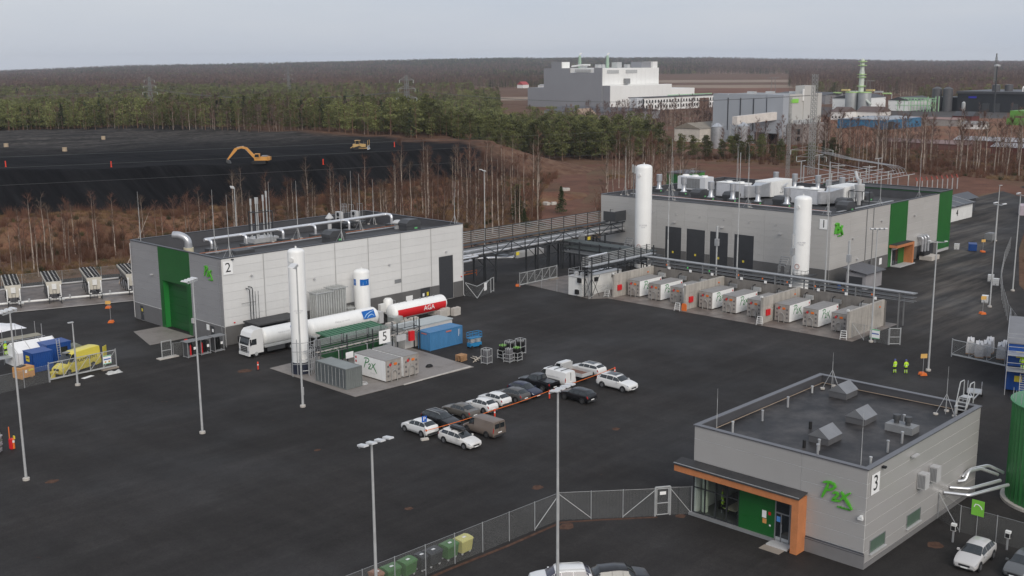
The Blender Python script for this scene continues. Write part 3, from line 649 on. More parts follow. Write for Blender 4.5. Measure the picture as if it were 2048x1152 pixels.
ak = MB().box(218.7,225.1,91.36,91.75,12.25,12.42).box(218.7,225.1,116.7,117.1,12.25,12.42).box(224.7,225.1,91.75,116.7,12.25,12.42).box(218.7,219.1,91.75,116.7,12.25,12.42)
part('annex_parapet', ak, CAPM, H1); part('annex_roof', b(219.1,224.7,91.75,116.7,12.252,12.27), FELT, H1)
dk = part('door', b(199.0,201.2,y0-0.02,y0+0.05,0.1,3.0), GLASS, H1); part('door_frame', MB().box(198.9,199.0,y0-0.06,y0,0.1,3.1).box(200.05,200.15,y0-0.06,y0-0.02,0.1,3.0).box(201.2,201.3,y0-0.06,y0,0.1,3.1), DSTEEL, H1)
part('green_lining', b(201.3,203.9,y0-0.03,y0+0.05,0.1,3.6), GREENB, H1)
part('timber_canopy', MB().box(197.2,204.6,y0-1.7,y0-0.02,3.75,4.25).box(204.0,204.6,y0-1.7,y0-0.02,0.05,3.748), WOOD, H1)
part('canopy_membrane', b(197.3,204.5,y0-1.6,y0-0.13,4.26,4.33), FELT, H1)
struct('entrance_step', b(198.2,204.8,y0-2.0,y0-0.13,-0.02,0.14), LGREY)
for a, c in ((209.6,211.2),(215.0,217.2),(189.0,190.0)): part('door', b(a+0.04,c-0.04,y0-0.02,y0+0.05,0.1,2.36), DOORG, H1)
for i in range(3):
    px = 209.6+i*0.75
    part('air_duct', MB().path([(px,y0-0.05,4.4+0.1*i),(px,y0-1.1-0.25*i,4.4+0.1*i),(px,y0-1.1-0.25*i,0.5)],0.24,12,0.6,6), GALV, H1, 50)
part('duct_base', b(209.0,212.6,y0-3.4,y0-0.9,0.02,0.85), CONCB, H1); part('duct_boot', b(208.9,211.6,y0-1.9,y0-0.85,0.85,1.6), BLACK, H1)
numsign(H1, '1', (x0-0.06, 92.85, 10.5), (-1,0,0), 1.55, 1.75, 1.9)
logo(H1, (175.6, y0-0.07, 8.6), (1,0,0), (0,0,1), 2.7, 2.0, LIME, 0.35, LIME, 0.14)
for ly in (124.2, 113.4, 101.2): part('wall_lamp', b(x0-0.45,x0-0.06,ly-0.3,ly+0.3,7.9,8.0), LGREY, H1)
for lx, lz in ((182.5,7.2),(193.5,9.2),(207.5,8.8),(184.5,3.2),(205.5,3.4)): part('wall_lamp', b(lx-0.25,lx+0.25,y0-0.45,y0-0.06,lz,lz+0.12), LGREY, H1)
for i in range(7): part('wall_vent', b(x0-0.2,x0-0.06,134.5-i*5.4,134.7-i*5.4,9.4,9.6), LGREY, H1)
part('notice_board', b(193.4,194.4,y0-0.14,y0-0.10,1.0,2.2), SIGNW, H1)
for sx in (187.6, 190.2): part('downpipe', MB().tube((sx,y0-0.12,0.2),(sx,y0-0.12,11.9),0.07,8), MGREY, H1)
# rooftop of hall 1
def deck1(x): return 11.6-(x-174.8)/43.9
def roof_vent(t, x, y, z):
    part('vent_curb', b(x-0.8,x+0.8,y-0.8,y+0.8,z-0.3,z+0.7), DGREY, t)
    k = part('vent_stack', MB().lathe((x,y,z+0.7), [(0.72,0),(0.45,0.35),(0.45,1.6),(0.62,1.6),(0.62,3.0),(0.55,3.05)], 16), GALV, t, 40)
    part('hatch_sticker', b(x-0.7,x-0.2,y-0.83,y-0.8,z+0.25,z+0.5), M('green_sticker', (0.15,0.5,0.2), 0.5), k)
for x, y in ((189.2,132.6),(184.2,122.6),(184.2,117.6),(184.2,112.0),(184.2,105.8),(214.5,121.5),(214.5,116.0),(214.5,110.5),(206.0,109.0),(190.5,139.8),(216.0,127.0)): roof_vent(H1, x, y, deck1(x))
for x, y in ((187.0,127.2),(187.5,120.0),(187.5,108.8),(207.0,101.5),(193.0,98.8),(187.5,95.6),(212.0,136.0),(213.0,124.0)): hatch(H1, x, y, deck1(x), 3.2, 2.0)
AHU = M('white_air_unit', (0.68, 0.69, 0.71), 0.45, 0.05, 0.05, 0.5)
def ahu(t, x, y):
    z = deck1(x)+0.3
    f = part('unit_frame', MB().box(x,x+4.6,y-7.0,y+0.2,z-0.9,z-0.02), DSTEEL, t)
    u = part('air_unit', b(x+0.1,x+2.6,y-6.6,y,z,z+2.7), AHU, t)
    for i in range(7): cell('intake_panel', x+0.06, x+0.1, y-6.5+i*0.93, y-6.5+i*0.93+0.86, z+0.1, z+2.5, M('pale_intake_panel', (0.56,0.57,0.60), 0.4), u)
    part('unit_roof', MB().box(x,x+2.7,y-6.7,y+0.1,z+2.7,z+2.82), WHITE2, u)
    for q in (-5.0,-2.2): part('unit_fan', MB().lathe((x+1.35,y+q,z+2.82), [(0.75,0),(0.6,0.28),(0.1,0.3)], 14), WHITE2, u, 40)
    # big elbow at the near end
    pts = []
    k = MB(); n = 8
    for i in range(n+1):
        a = math.pi/2*i/n; rin, rout = 0.3, 2.6
        for rr in (rin, rout):
            for zz in (z+0.15, z+2.4): k.v.append((x+2.6-rr*math.cos(a)+0.0, y-6.6-rr*math.sin(a)*0.62, zz))
    for i in range(n):
        q = 4*i; k.f += [(q,q+1,q+5,q+4),(q+2,q+6,q+7,q+3),(q+1,q+3,q+7,q+5),(q,q+4,q+6,q+2)]
    k.f += [(0,2,3,1),(4*n,4*n+1,4*n+3,4*n+2)]
    part('air_elbow', k, GALV, u, 40)
    tr = MB(); tr.add([(x+2.6,y-8.2,z+0.15),(x+2.6,y-6.9,z+0.15),(x+2.6,y-6.9,z+2.4),(x+2.6,y-8.2,z+2.4),(x+6.5,y-8.6,z-0.1),(x+6.5,y-5.2,z-0.1),(x+6.5,y-5.2,z+2.7),(x+6.5,y-8.6,z+2.7)], [(0,1,2,3),(4,7,6,5),(0,4,5,1),(1,5,6,2),(2,6,7,3),(3,7,4,0)])
    part('air_transition', tr, GALV, t)
    v = part('air_unit', b(x+6.5,x+14.6,y-8.8,y-5.0,z-0.2,z+2.9), WHITE2, t)
    for i in range(7): cell('unit_door', x+6.6+i*1.13, x+6.6+i*1.13+1.05, y-8.84, y-8.8, z, z+2.7, WHITE2, v)
    for i in range(3): part('unit_pipework', MB().path([(x+10.0+i*0.5,y-8.9,z+0.6),(x+10.0+i*0.5,y-9.4,z+0.6),(x+10.0+i*0.5,y-9.4,z+1.8+0.2*i),(x+11.0+i*0.5,y-9.4,z+1.8+0.2*i)],0.09,8,0.15), ALU, v)
ahu(H1, 190.5, 125.6); ahu(H1, 190.5, 109.6)
k = part('chiller', b(196.0,199.2,132.0,139.0,11.6,14.3), AHU, H1)
for i in range(6): cell('chiller_fin', 195.94, 196.0, 133.3+i*0.72, 133.3+i*0.72+0.66, 11.9, 14.0, MGREY, k)
for q in (133.2,135.6,138.0): part('unit_fan', MB().lathe((197.6,q,14.3), [(0.8,0),(0.65,0.3),(0.1,0.32)], 14), WHITE2, k, 40)
part('chiller_base', MB().box(195.8,199.4,131.8,139.2,10.6,11.6), DGREY, H1)
k = MB()
for qx in (197.4, 200.4):
    for qy in (97.4,100.2): k.beam((qx,qy,10.9),(qx,qy,13.8),0.12)
k.beam((197.4,97.4,13.8),(200.4,97.4,13.8),0.12).beam((197.4,100.2,13.8),(200.4,100.2,13.8),0.12).beam((197.4,97.4,13.8),(197.4,100.2,13.8),0.12).beam((200.4,97.4,13.8),(200.4,100.2,13.8),0.12)
part('exhaust_frame', k, DSTEEL, H1)
part('cyclone', MB().lathe((198.9,98.8,11.0), [(0.35,0),(0.45,1.5),(0.95,3.6),(0.95,4.0),(0.35,4.0),(0.35,5.0)], 16), LGREY, H1, 40)
part('exhaust_silencer', MB().path([(198.9,98.8,15.6),(199.8,99.8,16.0),(200.6,100.6,17.2)],0.3,12,0.3), LGREY, H1, 40)
for i, (px, py0, py1) in enumerate(((181.0,95.0,140.0),(181.6,96.0,139.0),(203.5,96.0,118.0))): part('roof_pipe', MB().path([(px,py0,deck1(px)+0.35),(px,py1,deck1(px)+0.35)],0.07,6), (ALU, M('copper_pipe',(0,0,0)), STEEL)[i], H1)
part('roof_cable_tray', MB().box(183,205,94.6,95.1,11.55,11.65), STEEL, H1)

# ---- building 3 (office pavilion, front right)
H3 = thing('office_pavilion', 'low grey panelled office building marked 3 with timber framed entrance', 'office building', (75.2, 35.4, 0))
x0, x1, y0, y1, h = 75.2, 96.6, 35.4, 51.0, 8.0
gx0, gx1, gz0, gz1 = 46.4, 50.9, 0.25, 4.0
w = MB().box(x0+0.02,x1,y0+0.02,y0+0.3,0,h-0.05).box(x0+0.02,x1,y1-0.3,y1,0,h-0.05).box(x1-0.3,x1,y0+0.3,y1-0.3,0,h-0.05)
w.box(x0+0.02,x0+0.3,y0+0.3,gx0,0,h-0.05).box(x0+0.02,x0+0.3,gx0,y1-0.3,gz1,h-0.05)
wall3 = part('wall', w, JOINT, H3)
shell(H3, x0, x1, y0, y1, h, 7.35, 7.25, FELTW, 'y', M('grey_flashing', (0.135,0.135,0.145), 0.35, 0.3, 0.06, 0.8))
rows3 = [1.35+1.1*i for i in range(7)]; rows3[-1] = 7.96
wins3 = [(76.1,78.7,0.95,2.05),(82.5,85.1,0.95,2.1)]
wall_panels(wall3, 'y', y0, -1, x0+0.05, x1, 0.4, h, [0.42]+rows3, [], wins3, PAN_B3, 0.055, 0.06)
wall_panels(wall3, 'x', x0, -1, y0, 40.9, 1.35, h, rows3, [], [], PAN_B3, 0.05, 0.06)
wall_panels(wall3, 'x', x0, -1, 40.9, y1, 4.85, h, [4.9,6.85,7.96], [], [], PAN_B3, 0.05, 0.06)
part('plinth', MB().box(x0-0.10,x0,y0-0.10,40.5,0.02,1.2).box(x0,x1,y0-0.10,y0,0.02,0.4), M('pavilion_plinth', (0.20,0.195,0.195), 0.5, 0, 0.08, 0.5), H3)
k = MB(); k.add([(x0-0.12,y0-0.12,1.1),(x0-0.12,40.5,1.1),(x0-0.02,40.5,1.32),(x0-0.02,y0-0.02,1.32)], [(0,1,2,3)]); part('plinth_flashing', k, CAPM, H3)
for a, c, z0, z1 in wins3:
    wn = part('window', b(a+0.05,c-0.05,y0-0.04,y0+0.02,z0+0.05,z1-0.05), M('greenish_window_glass', (0.10,0.15,0.115), 0.1, 0, 0.08, 0.4), H3)
    part('window_frame', MB().box(a,a+0.05,y0-0.08,y0,z0,z1).box(c-0.05,c,y0-0.08,y0,z0,z1).box(a+0.05,c-0.05,y0-0.08,y0,z1-0.05,z1), MGREY, wn)
    part('window_sill', b(a-0.05,c+0.05,y0-0.22,y0-0.01,z0-0.06,z0), LGREY, wn)
# glazed lounge
fl = part('glazing', MB(), DSTEEL, H3) if False else None
k = MB()
for q in (46.4, 47.55, 48.65, 49.75, 50.87): k.box(x0-0.06,x0+0.08,q,q+0.09,gz0,gz1)
for q in (gz0, 2.5, gz1-0.09): k.box(x0-0.05,x0+0.07,46.49,50.87,q,q+0.08)
gl = part('window_frame', k, DSTEEL, H3)
ysp = [46.49,47.55,48.65,49.75,50.87]
for i in range(4):
    for (za, zb) in ((gz0+0.08,2.5),(2.58,gz1-0.09)):
        part('pane', b(x0-0.012,x0+0.012,ysp[i]+(0.09 if i else 0),ysp[i+1],za,zb), CLEAR, gl)
part('threshold', b(x0-0.35,x0-0.0,43.0,51.2,0.02,0.24), MGREY, H3)
part('room_floor', b(x0+0.1,86.0,42.0,50.68,0.02,0.24), M('lounge_floor', (0.12,0.12,0.12), 0.35, 0, 0.08, 0.6), H3)
part('room_wall', MB().box(85.7,85.95,42.0,50.68,0.24,3.9).box(x0+0.35,85.7,41.95,42.15,0.24,3.9), M('lounge_wall', (0.42,0.40,0.36), 0.7), H3)
part('room_ceiling', b(x0+0.3,86.0,41.9,50.69,3.95,4.05), M('lounge_ceiling', (0.45,0.44,0.42), 0.7), H3)
part('round_column', MB().lathe((75.95,50.25,0.24), [(0.28,0),(0.28,3.7)], 18), M('pale_column', (0.72,0.76,0.64), 0.6), H3, 40)
wall_panels(wall3, 'x', x0, -1, 43.05, 46.38, 0.1, 3.98, [0.1,1.4,2.7,3.98], [], [], GREEN, 0.006, 0.07, 'green_panel')
dr = part('door', MB().box(x0-0.03,x0+0.01,41.75,42.95,0.15,2.45), GLASS, H3)
part('door_frame', MB().box(x0-0.07,x0-0.0,41.65,41.75,0.12,3.98).box(x0-0.07,x0-0.0,42.42,42.5,0.12,2.45).box(x0-0.07,x0,42.95,43.04,0.12,3.98).box(x0-0.07,x0,41.75,42.95,2.45,2.55), MGREY, dr)
part('kick_plate', MB().box(x0-0.05,x0-0.031,41.78,42.4,0.16,0.45).box(x0-0.05,x0-0.031,42.52,42.93,0.16,0.45), LSTEEL, dr)
part('transom_window', b(x0-0.03,x0+0.01,41.75,42.95,2.56,3.95), GLASS, H3)
part('handle', b(x0-0.12,x0-0.08,42.36,42.41,0.9,1.6), STEEL, dr)
part('door_poster', b(x0-0.045,x0-0.031,42.55,42.88,1.75,2.2), M('blue_notice', (0.1,0.3,0.7), 0.5), dr)
for (ya, za, ww, hh, mm) in ((44.0,1.75,0.38,0.62,SIGNW),(43.95,1.28,0.36,0.4,M('orange_notice',(0.7,0.32,0.1),0.5)),(43.5,2.1,0.22,0.26,RED),(43.45,1.15,0.14,0.14,SIGNW)): part('notice', b(x0-0.10,x0-0.075,ya-ww/2,ya+ww/2,za,za+hh), mm, H3)
part('timber_canopy', MB().box(73.9,x0-0.0,40.9,52.1,4.05,4.62).box(73.9,x0-0.0,40.3,40.9,0.03,4.62), WOOD, H3)
k = MB(); k.add([(73.8,40.25,4.63),(x0-0.06,40.25,4.85),(x0-0.06,52.2,4.85),(73.8,52.2,4.63),(73.8,40.25,4.70),(x0-0.06,40.25,4.92),(x0-0.06,52.2,4.92),(73.8,52.2,4.70)], [(0,1,2,3),(7,6,5,4),(0,4,5,1),(1,5,6,2),(2,6,7,3),(3,7,4,0)])
part('canopy_membrane', k, FELT, H3); part('canopy_gutter', b(73.86,73.92,40.3,52.15,4.74,4.79), STEEL, H3)
part('entrance_step', b(74.0,75.0,41.2,43.1,0.02,0.16), LGREY, H3); part('door_mat', b(73.1,74.0,41.4,43.2,0.01,0.05), M('steel_grate', (0.30,0.26,0.22),0.6), H3)
logo(H3, (x0-0.08, 39.0, 4.75), (0,-1,0), (0,0,1), 2.55, 1.55, LIME, 0.12, LIME, 0.13)
numsign(H3, '3', (76.35, y0-0.06, 6.65), (0,-1,0), 1.3, 1.6, 1.75)
part('wall_lamp', MB().box(x0-0.35,x0-0.06,35.55,35.75,4.2,4.35).box(x0-0.3,x0-0.1,35.5,35.9,4.0,4.2), WHITE2, H3)
part('wall_lamp', b(82.4,83.4,y0-0.4,y0-0.1,7.1,7.2), LGREY, H3); part('corner_camera', b(77.3,77.6,y0-0.35,y0-0.06,7.6,7.75), BLACKP, H3)
for q in (84.0, 86.2): 
    k = part('air_intake', b(q,q+0.8,y0-0.75,y0-0.06,4.0,5.3), LGREY, H3)
    for i in range(5): cell('louvre', q-0.02, q, y0-0.7+i*0.12, y0-0.7+i*0.12+0.07, 4.1, 5.2, MGREY, k)
# rooftop of building 3
def skylight(t, cx, cy):
    z = 7.3; s_ = 1.1
    part('skylight_curb', b(cx-s_,cx+s_,cy-s_*0.8,cy+s_*0.8,z-0.05,z+0.55), M('skylight_curb_grey', (0.11,0.11,0.115), 0.45), t)
    k = MB(); k.extr([(-s_*0.86,0),(s_*0.86,0),(0,0.75)], (cx-s_-0.05,cy,z+0.56), (0,1,0), (0,0,1), 0, 2*s_+0.1); part('skylight_hood', k, M('skylight_hood_grey', (0.23,0.235,0.245), 0.35, 0.3), t)
for cx, cy in ((93.6,47.0),(87.6,42.2),(80.9,42.0)): skylight(H3, cx, cy)
part('vent_curb', b(86.7,88.1,37.2,39.6,7.2,7.95), MGREY, H3)
for cy in (37.9, 38.9): part('vent_stack', MB().lathe((87.4,cy,7.95), [(0.22,0),(0.22,0.35),(0.32,0.35),(0.32,0.75)], 14), DGREY, H3, 40)
for i, (cx, cy, hh) in enumerate(((92.5,49.6,0.6),(87.0,49.0,0.9),(82.0,48.6,0.9),(77.6,48.8,0.9),(78.4,41.2,0.9),(90.0,39.4,0.6),(95.0,36.9,0.8),(81.6,36.9,1.0),(84.4,37.0,1.0),(77.4,36.3,0.9),(76.5,40.3,1.2),(93.5,36.4,1.2))):
    part('roof_pipe', MB().lathe((cx,cy,7.25), [(0.10,0),(0.10,hh),(0.13,hh),(0.13,hh+0.1)], 10), STEEL if i % 3 else LSTEEL, H3, 40)
for cx, cy in ((82.8,44.4),(78.2,42.4)): part('roof_pipe', MB().lathe((cx,cy,7.25), [(0.14,0),(0.14,0.7)], 10), BLACK, H3, 40)
k = MB()
for s_ in (0, 0.9):
    k.path([(95.6+0.0,37.3-s_,7.3),(96.2,37.3-s_,9.1),(96.5,37.3-s_,9.9),(97.4,37.3-s_,9.9),(97.4,37.3-s_,7.9)], 0.05, 6, 0.15)
    k.beam((95.6,37.3-s_,7.3),(96.6,37.3-s_,8.5),0.06,0.2)
for q in range(4): k.box(95.65+q*0.27,95.9+q*0.27,36.42,37.28,7.55+q*0.27,7.6+q*0.27)
k.box(96.5,97.4,36.42,37.28,8.5,8.55); part('roof_steps', k, LSTEEL, H3)
part('roof_cable', MB().path([(77,50.2,7.42),(95.8,50.3,7.42),(96.1,36.2,7.42)], 0.035, 5), M('tan_cable', (0.35,0.27,0.2), 0.7), H3)
# pair of insulated pipes from building 3 to the green silo
for i, pp in enumerate(([(89.6,35.35,2.0),(90.4,33.5,2.0),(95.1,32.0,2.0)],[(90.8,35.35,2.1),(91.6,34.0,2.1),(95.4,32.8,2.1)],[(92.4,35.35,2.2),(93.0,34.9,2.2),(93.6,34.9,2.9),(95.0,34.4,2.9),(96.4,33.4,2.2)],[(93.4,35.35,2.3),(94.2,35.0,2.9),(96.2,34.2,2.9),(97.2,33.2,2.2)])):
    part('insulated_pipe', MB().path(pp,0.15,12,0.3,5), ALU, H3, 50)
# ------------------------------------------------------------------ hydrogen container bays
struct('bay_pad', MB().prism([(140.0,69.4),(154.2,69.4),(154.2,114.4),(150.5,131.2),(139.6,131.2),(137.6,114.6),(140.0,112.9)], -0.1, 0.04), CONCP2)
def bay_wall(y, which):
    t = thing('concrete_wall', which, 'wall', (146.6, y, 0), group='dividing walls of the container bays')
    part('wall_core', b(141.3,152.0,y-0.14,y+0.14,0.04,3.85), CONC, t)
    for i in range(4): cell('wall_slab', 141.2+i*2.7, 141.2+i*2.7+2.68, y-0.19, y+0.19, 0.04, 2.05, CONC, t)
    for i in range(9): cell('wall_block', 141.2+i*1.2, 141.2+i*1.2+1.175, y-0.18, y+0.18, 2.07, 2.62, CONC, t)
    for i in range(2): cell('wall_coping', 141.2+i*5.4, 141.2+i*5.4+5.38, y-0.20, y+0.20, 2.64, 3.9, CONC, t)
    return t
for y, q in ((112.55,'stained concrete dividing wall beside the white process cabin'),(98.3,'stained concrete dividing wall with the orange barrier board at its end'),(84.5,'stained concrete dividing wall third along the container bays'),(70.75,'stained concrete end wall of the container bays beside the mesh gate')):
    t = bay_wall(y, q)
    if y > 80: part('hydrant_cabinet', MB().box(142.0,142.5,y-0.42,y-0.2,1.1,2.0).box(142.52,143.0,y-0.42,y-0.2,1.1,2.0), RED, t)
    part('flood_lamp', b(141.0,141.3,y-0.12,y+0.2,3.9,4.15), WHITE2, t)
    part('orange_beacon', b(150.2,150.4,y-0.35,y-0.2,3.0,3.2), ORANGE, t)
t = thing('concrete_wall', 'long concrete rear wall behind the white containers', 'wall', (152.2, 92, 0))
for i in range(8): cell('wall_slab', 152.05, 152.4, 70.5+i*5.3, 70.5+i*5.3+5.27, 0.04, 3.7, M('dark_grey_concrete_wall', (0.20,0.185,0.17), 0.85, 0, 0.18, 0.5, streak=0.2), t)  # rear wall slabs in a darker grey concrete than the dividing walls
CSIDE = M('white_container_side', (0.86, 0.86, 0.85), 0.42, 0, 0.03, 0.5, streak=0.05)
CFRONT = M('dusty_container_front', (0.36, 0.335, 0.31), 0.65, 0, 0.15, 0.8, fine=0.1, dirt=(0.20,0.17,0.15), dirtamt=0.6, dirtscale=1.2)
CTOP = M('grey_container_roof', (0.29, 0.28, 0.27), 0.6, 0, 0.16, 0.5, fine=0.08, streak=0.0, dirt=(0.19,0.175,0.165), dirtamt=0.6)
PLACR = M('red_placard', (0.55, 0.03, 0.03), 0.5); PLACO = M('orange_placard', (0.75, 0.18, 0.02), 0.5); VENTM = M('vent_mesh_grey', (0.13,0.12,0.12), 0.6)
def h2_container():
    """front faces -X, origin at the middle of the footprint"""
    t = thing('hydrogen_container', 'x', 'container', local=True)
    L, Wd, z0, z1 = 6.06, 2.44, 0.16, 2.74
    part('body', MB().box(-L/2+0.05,L/2,-Wd/2,Wd/2,z0,z1-0.04), CSIDE, t)
    part('front_panel', MB().box(-L/2,-L/2+0.045,-Wd/2,Wd/2,z0,z1-0.04), CFRONT, t)
    r = part('roof', MB().box(-L/2-0.02,L/2+0.02,-Wd/2-0.02,Wd/2+0.02,z1-0.04,z1+0.02), CTOP, t)
    for i in range(5): part('roof_rib', MB().box(-L/2+0.7+i*1.15,-L/2+0.75+i*1.15,-Wd/2+0.05,Wd/2-0.05,z1+0.02,z1+0.04), CTOP, r)
    for s_ in (-0.62, 0.62): part('skid_rail', MB().box(-L/2,L/2,s_-0.1,s_+0.1,0.0,z0-0.005), DGREY, t)
    k = MB(); x = -L/2-0.16
    k.path([(x,-0.45,0.0),(x,-0.45,1.05),(x,-0.2,1.4),(x,0.2,1.4),(x,0.45,1.05),(x,0.45,0.0)],0.055,8,0.12,3).beam((x,0,1.4),(x+0.18,0,1.55),0.08).beam((x,-0.45,0.3),(x+0.18,-0.45,0.3),0.06).beam((x,0.45,0.3),(x+0.18,0.45,0.3),0.06)
    part('hook_frame', k, M('hook_frame_grey',(0.36,0.35,0.33),0.5,0.2), t)
    for (yy, zz) in ((-0.85,0.75),(-0.85,1.35),(-0.85,1.95),(0.85,0.75),(0.85,1.35),(0.85,1.95),(-0.3,2.05),(0.35,2.3)): part('vent_grille', MB().box(-L/2-0.02,-L/2,yy-0.13,yy+0.13,zz-0.13,zz+0.13), VENTM, t)
    k = MB(); d = 0.24; k.extr([(0,-d),(d,0),(0,d),(-d,0)], (-L/2-0.022,0.52,2.12), (0,-1,0),(0,0,1),0,0.02); part('hazard_diamond', k, PLACR, t)
    part('hazard_plate', MB().box(-L/2-0.03,-L/2-0.021,-0.55,-0.05,1.98,2.28), PLACO, t)
    for s_ in (-1, 1):
        u = (1,0,0) if s_ < 0 else (-1,0,0); o = (-1.9 if s_ < 0 else 1.2, s_*Wd/2, 1.0)
        k = MB()
        for i_, q in enumerate((P_STEM, P_BOWL, TWO, X_A, X_B)): stroke(k, [(a*2.5, bb*1.5, rr) for a, bb, rr in q], 0.14, o, u, (0,0,1), 0.003-0.0003*i_, 0.006+0.002*i_)
        part('logo', k, LOGOG, t)
        text('lettering', 'solutions', 0.26, (o[0]+u[0]*1.7, s_*(Wd/2+0.005), 0.72), (0,s_,0), M('grey_print',(0.5,0.52,0.5),0.5), t, 0.001)
        for xx, zz in ((L/2-0.3,2.25),(L/2-0.3,1.75)): part('side_placard', MB().box(xx-0.14,xx+0.14,s_*(Wd/2+0.001),s_*(Wd/2+0.008),zz-0.14,zz+0.14) if s_ > 0 else MB().box(xx-0.14,xx+0.14,-Wd/2-0.008,-Wd/2-0.001,zz-0.14,zz+0.14), PLACR, t)
    return t
HC = h2_container()
cy = [109.2,104.9,100.6,95.0,90.6,86.2,81.4,76.8,72.2]
ordn = ['next to the process cabin wall','in the middle of the first bay','against the second dividing wall','first in the central bay','in the middle of the central bay','against the third dividing wall','first in the bay after the third wall','in the middle of the last bay','against the end wall of the bays']
for i, y in enumerate(cy):
    lab = 'white hydrogen container with dusty grey front '+ordn[i]
    if i == 0: HC.location = (146.95, y+1.22, 0.04); HC['label'] = lab; HC['group'] = 'containers parked in the bays'
    else: spawn(HC, (146.95+RND.uniform(-.1,.1), y+1.22, 0.04), RND.uniform(-.01,.01), lab, 'containers parked in the bays')
# pipe rack above the rear wall
def pipe_rack(t, ax, a0, a1, c, cw, levels, posts, dz=0.0, pm=None, post_h=None, railw=0.10):
    """posts + cross beams + parallel pipes; ax = running axis"""
    def P(u, v, z): return (u, v, z) if ax == 'x' else (v, u, z)
    for u in posts:
        for s_ in (-cw/2, cw/2): part('post', MB().beam(P(u,c+s_,0.0),P(u,c+s_,post_h or levels[-1][0]),0.16), DSTEEL if pm is None else pm, t)
        for z, n, r, m in levels: part('cross_beam', MB().beam(P(u,c-cw/2,z-r-0.06),P(u,c+cw/2,z-r-0.06),0.10), DSTEEL if pm is None else pm, t)
    for z, n, r, m in levels:
        for i in range(n):
            v = c-cw/2+cw*(i+0.5)/n; part('pipe', MB().tube(P(a0,v,z),P(a1,v,z),r,8), m, t, 40)
    return t
PR = thing('pipe_rack', 'long low steel pipe rack running above the rear wall of the bays', 'pipe rack', (153.2, 91, 0))
GPIPE = M('grey_pipe', (0.30,0.31,0.32), 0.4, 0.35, 0.08, 1)
pipe_rack(PR, 'y', 66.5, 114.5, 153.0, 1.7, [(4.0,2,0.05,GPIPE),(4.55,3,0.05,GPIPE),(5.15,7,0.075,GPIPE)], [68.5,75.3,82.1,88.9,95.7,102.5,109.3,113.8], pm=M('grey_rack_steel',(0.22,0.225,0.23),0.5,0.3))
part('cable_tray', b(152.05,152.45,66.5,114.5,5.28,5.36), STEEL, PR)
for i, y in enumerate(cy):
    part('beacon', MB().lathe((151.9,y+0.4,4.3),[(0.10,0),(0.10,0.2),(0.05,0.24)],8), ORANGE if i not in (1,2) else M('green_lamp',(0.1,0.6,0.15),0.4), PR)
    part('valve_box', b(151.85,152.0,y-0.35,y+0.05,3.72,4.12), SIGNW, PR)
    part('hose_arm', MB().path([(151.9,y+1.6,3.3),(151.2,y+1.6,3.3),(150.9,y+1.5,2.9),(150.6,y+1.4,1.4),(150.3,y+1.3,1.2)],0.07,7,0.3), BLACK, PR)
    part('filling_panel', b(151.4,151.9,y+0.5,y+2.0,2.3,2.95), (LSTEEL, MGREY)[i % 2], PR)
# step ladders and the barrier board
def step_stool(x, y, rz, lab):
    t = thing('step_ladder', lab, 'step ladder', (x,y,0.02), rz, 'white steps at the bay fronts')
    k = MB()
    for s_ in (-0.35,0.35): k.beam((-0.5,s_*1.25,0),(0.0,s_,1.15),0.05).beam((0.55,s_*1.25,0),(0.1,s_,1.15),0.05)
    part('frame', k, WHITE2, t)
    for i in range(4): part('tread', b(-0.42+i*0.13,-0.2+i*0.13,-0.36,0.36,0.26+i*0.29,0.3+i*0.29), WHITE2, t)
for (x, y), q in zip(((140.9,113.6),(140.2,98.9),(140.4,84.3),(140.6,71.0)), ('beside the white process cabin','in front of the orange barrier board','at the third dividing wall','at the end wall of the bays')): step_stool(x, y, 0.4, 'white folding steps '+q)
solo('barrier_board', MB().extr([(-0.45,0),(0.45,0),(0.45,0.9),(0.3,1.15),(-0.3,1.15),(-0.45,0.9)], (140.6,97.9,0.05),(0,-1,0),(0,0,1),0,0.12), ORANGE, 'orange plastic barrier board leaning at the second dividing wall', 'barrier')
# process cabin with roof railing
PC = thing('process_cabin', 'white process cabin with black side fans and railed roof equipment', 'cabin', (142.8, 117.9, 0))
part('cabin_body', b(137.8,148.2,116.4,119.4,0.1,3.25), WHITE2, PC); part('cabin_roof', b(137.7,148.3,116.3,119.5,3.25,3.35), LGREY, PC)
for z in (0.75, 2.75): part('fan_hood', MB().extr([(-0.35,0),(0.35,0),(0.35,0.6),(0.15,0.75),(-0.35,0.75)], (137.8,117.4 if z < 2 else 116.9,z-0.3),(0,-1,0),(0,0,1),0,0.35), BLACK, PC)
for x in (141.2,145.8): part('fan_hood', b(x-0.35,x+0.35,116.05,116.4,2.3,2.95), BLACK, PC)
for i in range(5): cell('cabin_panel', 139.0+i*1.85, 139.0+i*1.85+1.8, 116.37, 116.4, 0.2, 3.1, WHITE2, PC)
k = MB()
for x in (137.8,139.2,140.6): 
    for y in (116.4,119.4): k.beam((x,y,3.35),(x,y,4.5),0.05)
for z in (3.9,4.45): k.beam((137.8,116.4,z),(140.6,116.4,z),0.05).beam((137.8,119.4,z),(140.6,119.4,z),0.05).beam((137.8,116.4,z),(137.8,119.4,z),0.05)
part('roof_railing', k, STEEL, PC)
for i in range(4): part('roof_fan', MB().lathe((138.6+0.9*(i%2)+0.2,117.2+1.3*(i//2),3.36),[(0.4,0),(0.4,0.55),(0.3,0.6)],12), (LGREY,BLACK)[i%2], PC, 40)
part('white_duct', MB().path([(138.6,115.6,0.2),(138.6,115.6,6.0)],0.14,8).path([(139.1,115.6,0.2),(139.1,115.6,6.0)],0.14,8), LGREY, PC)
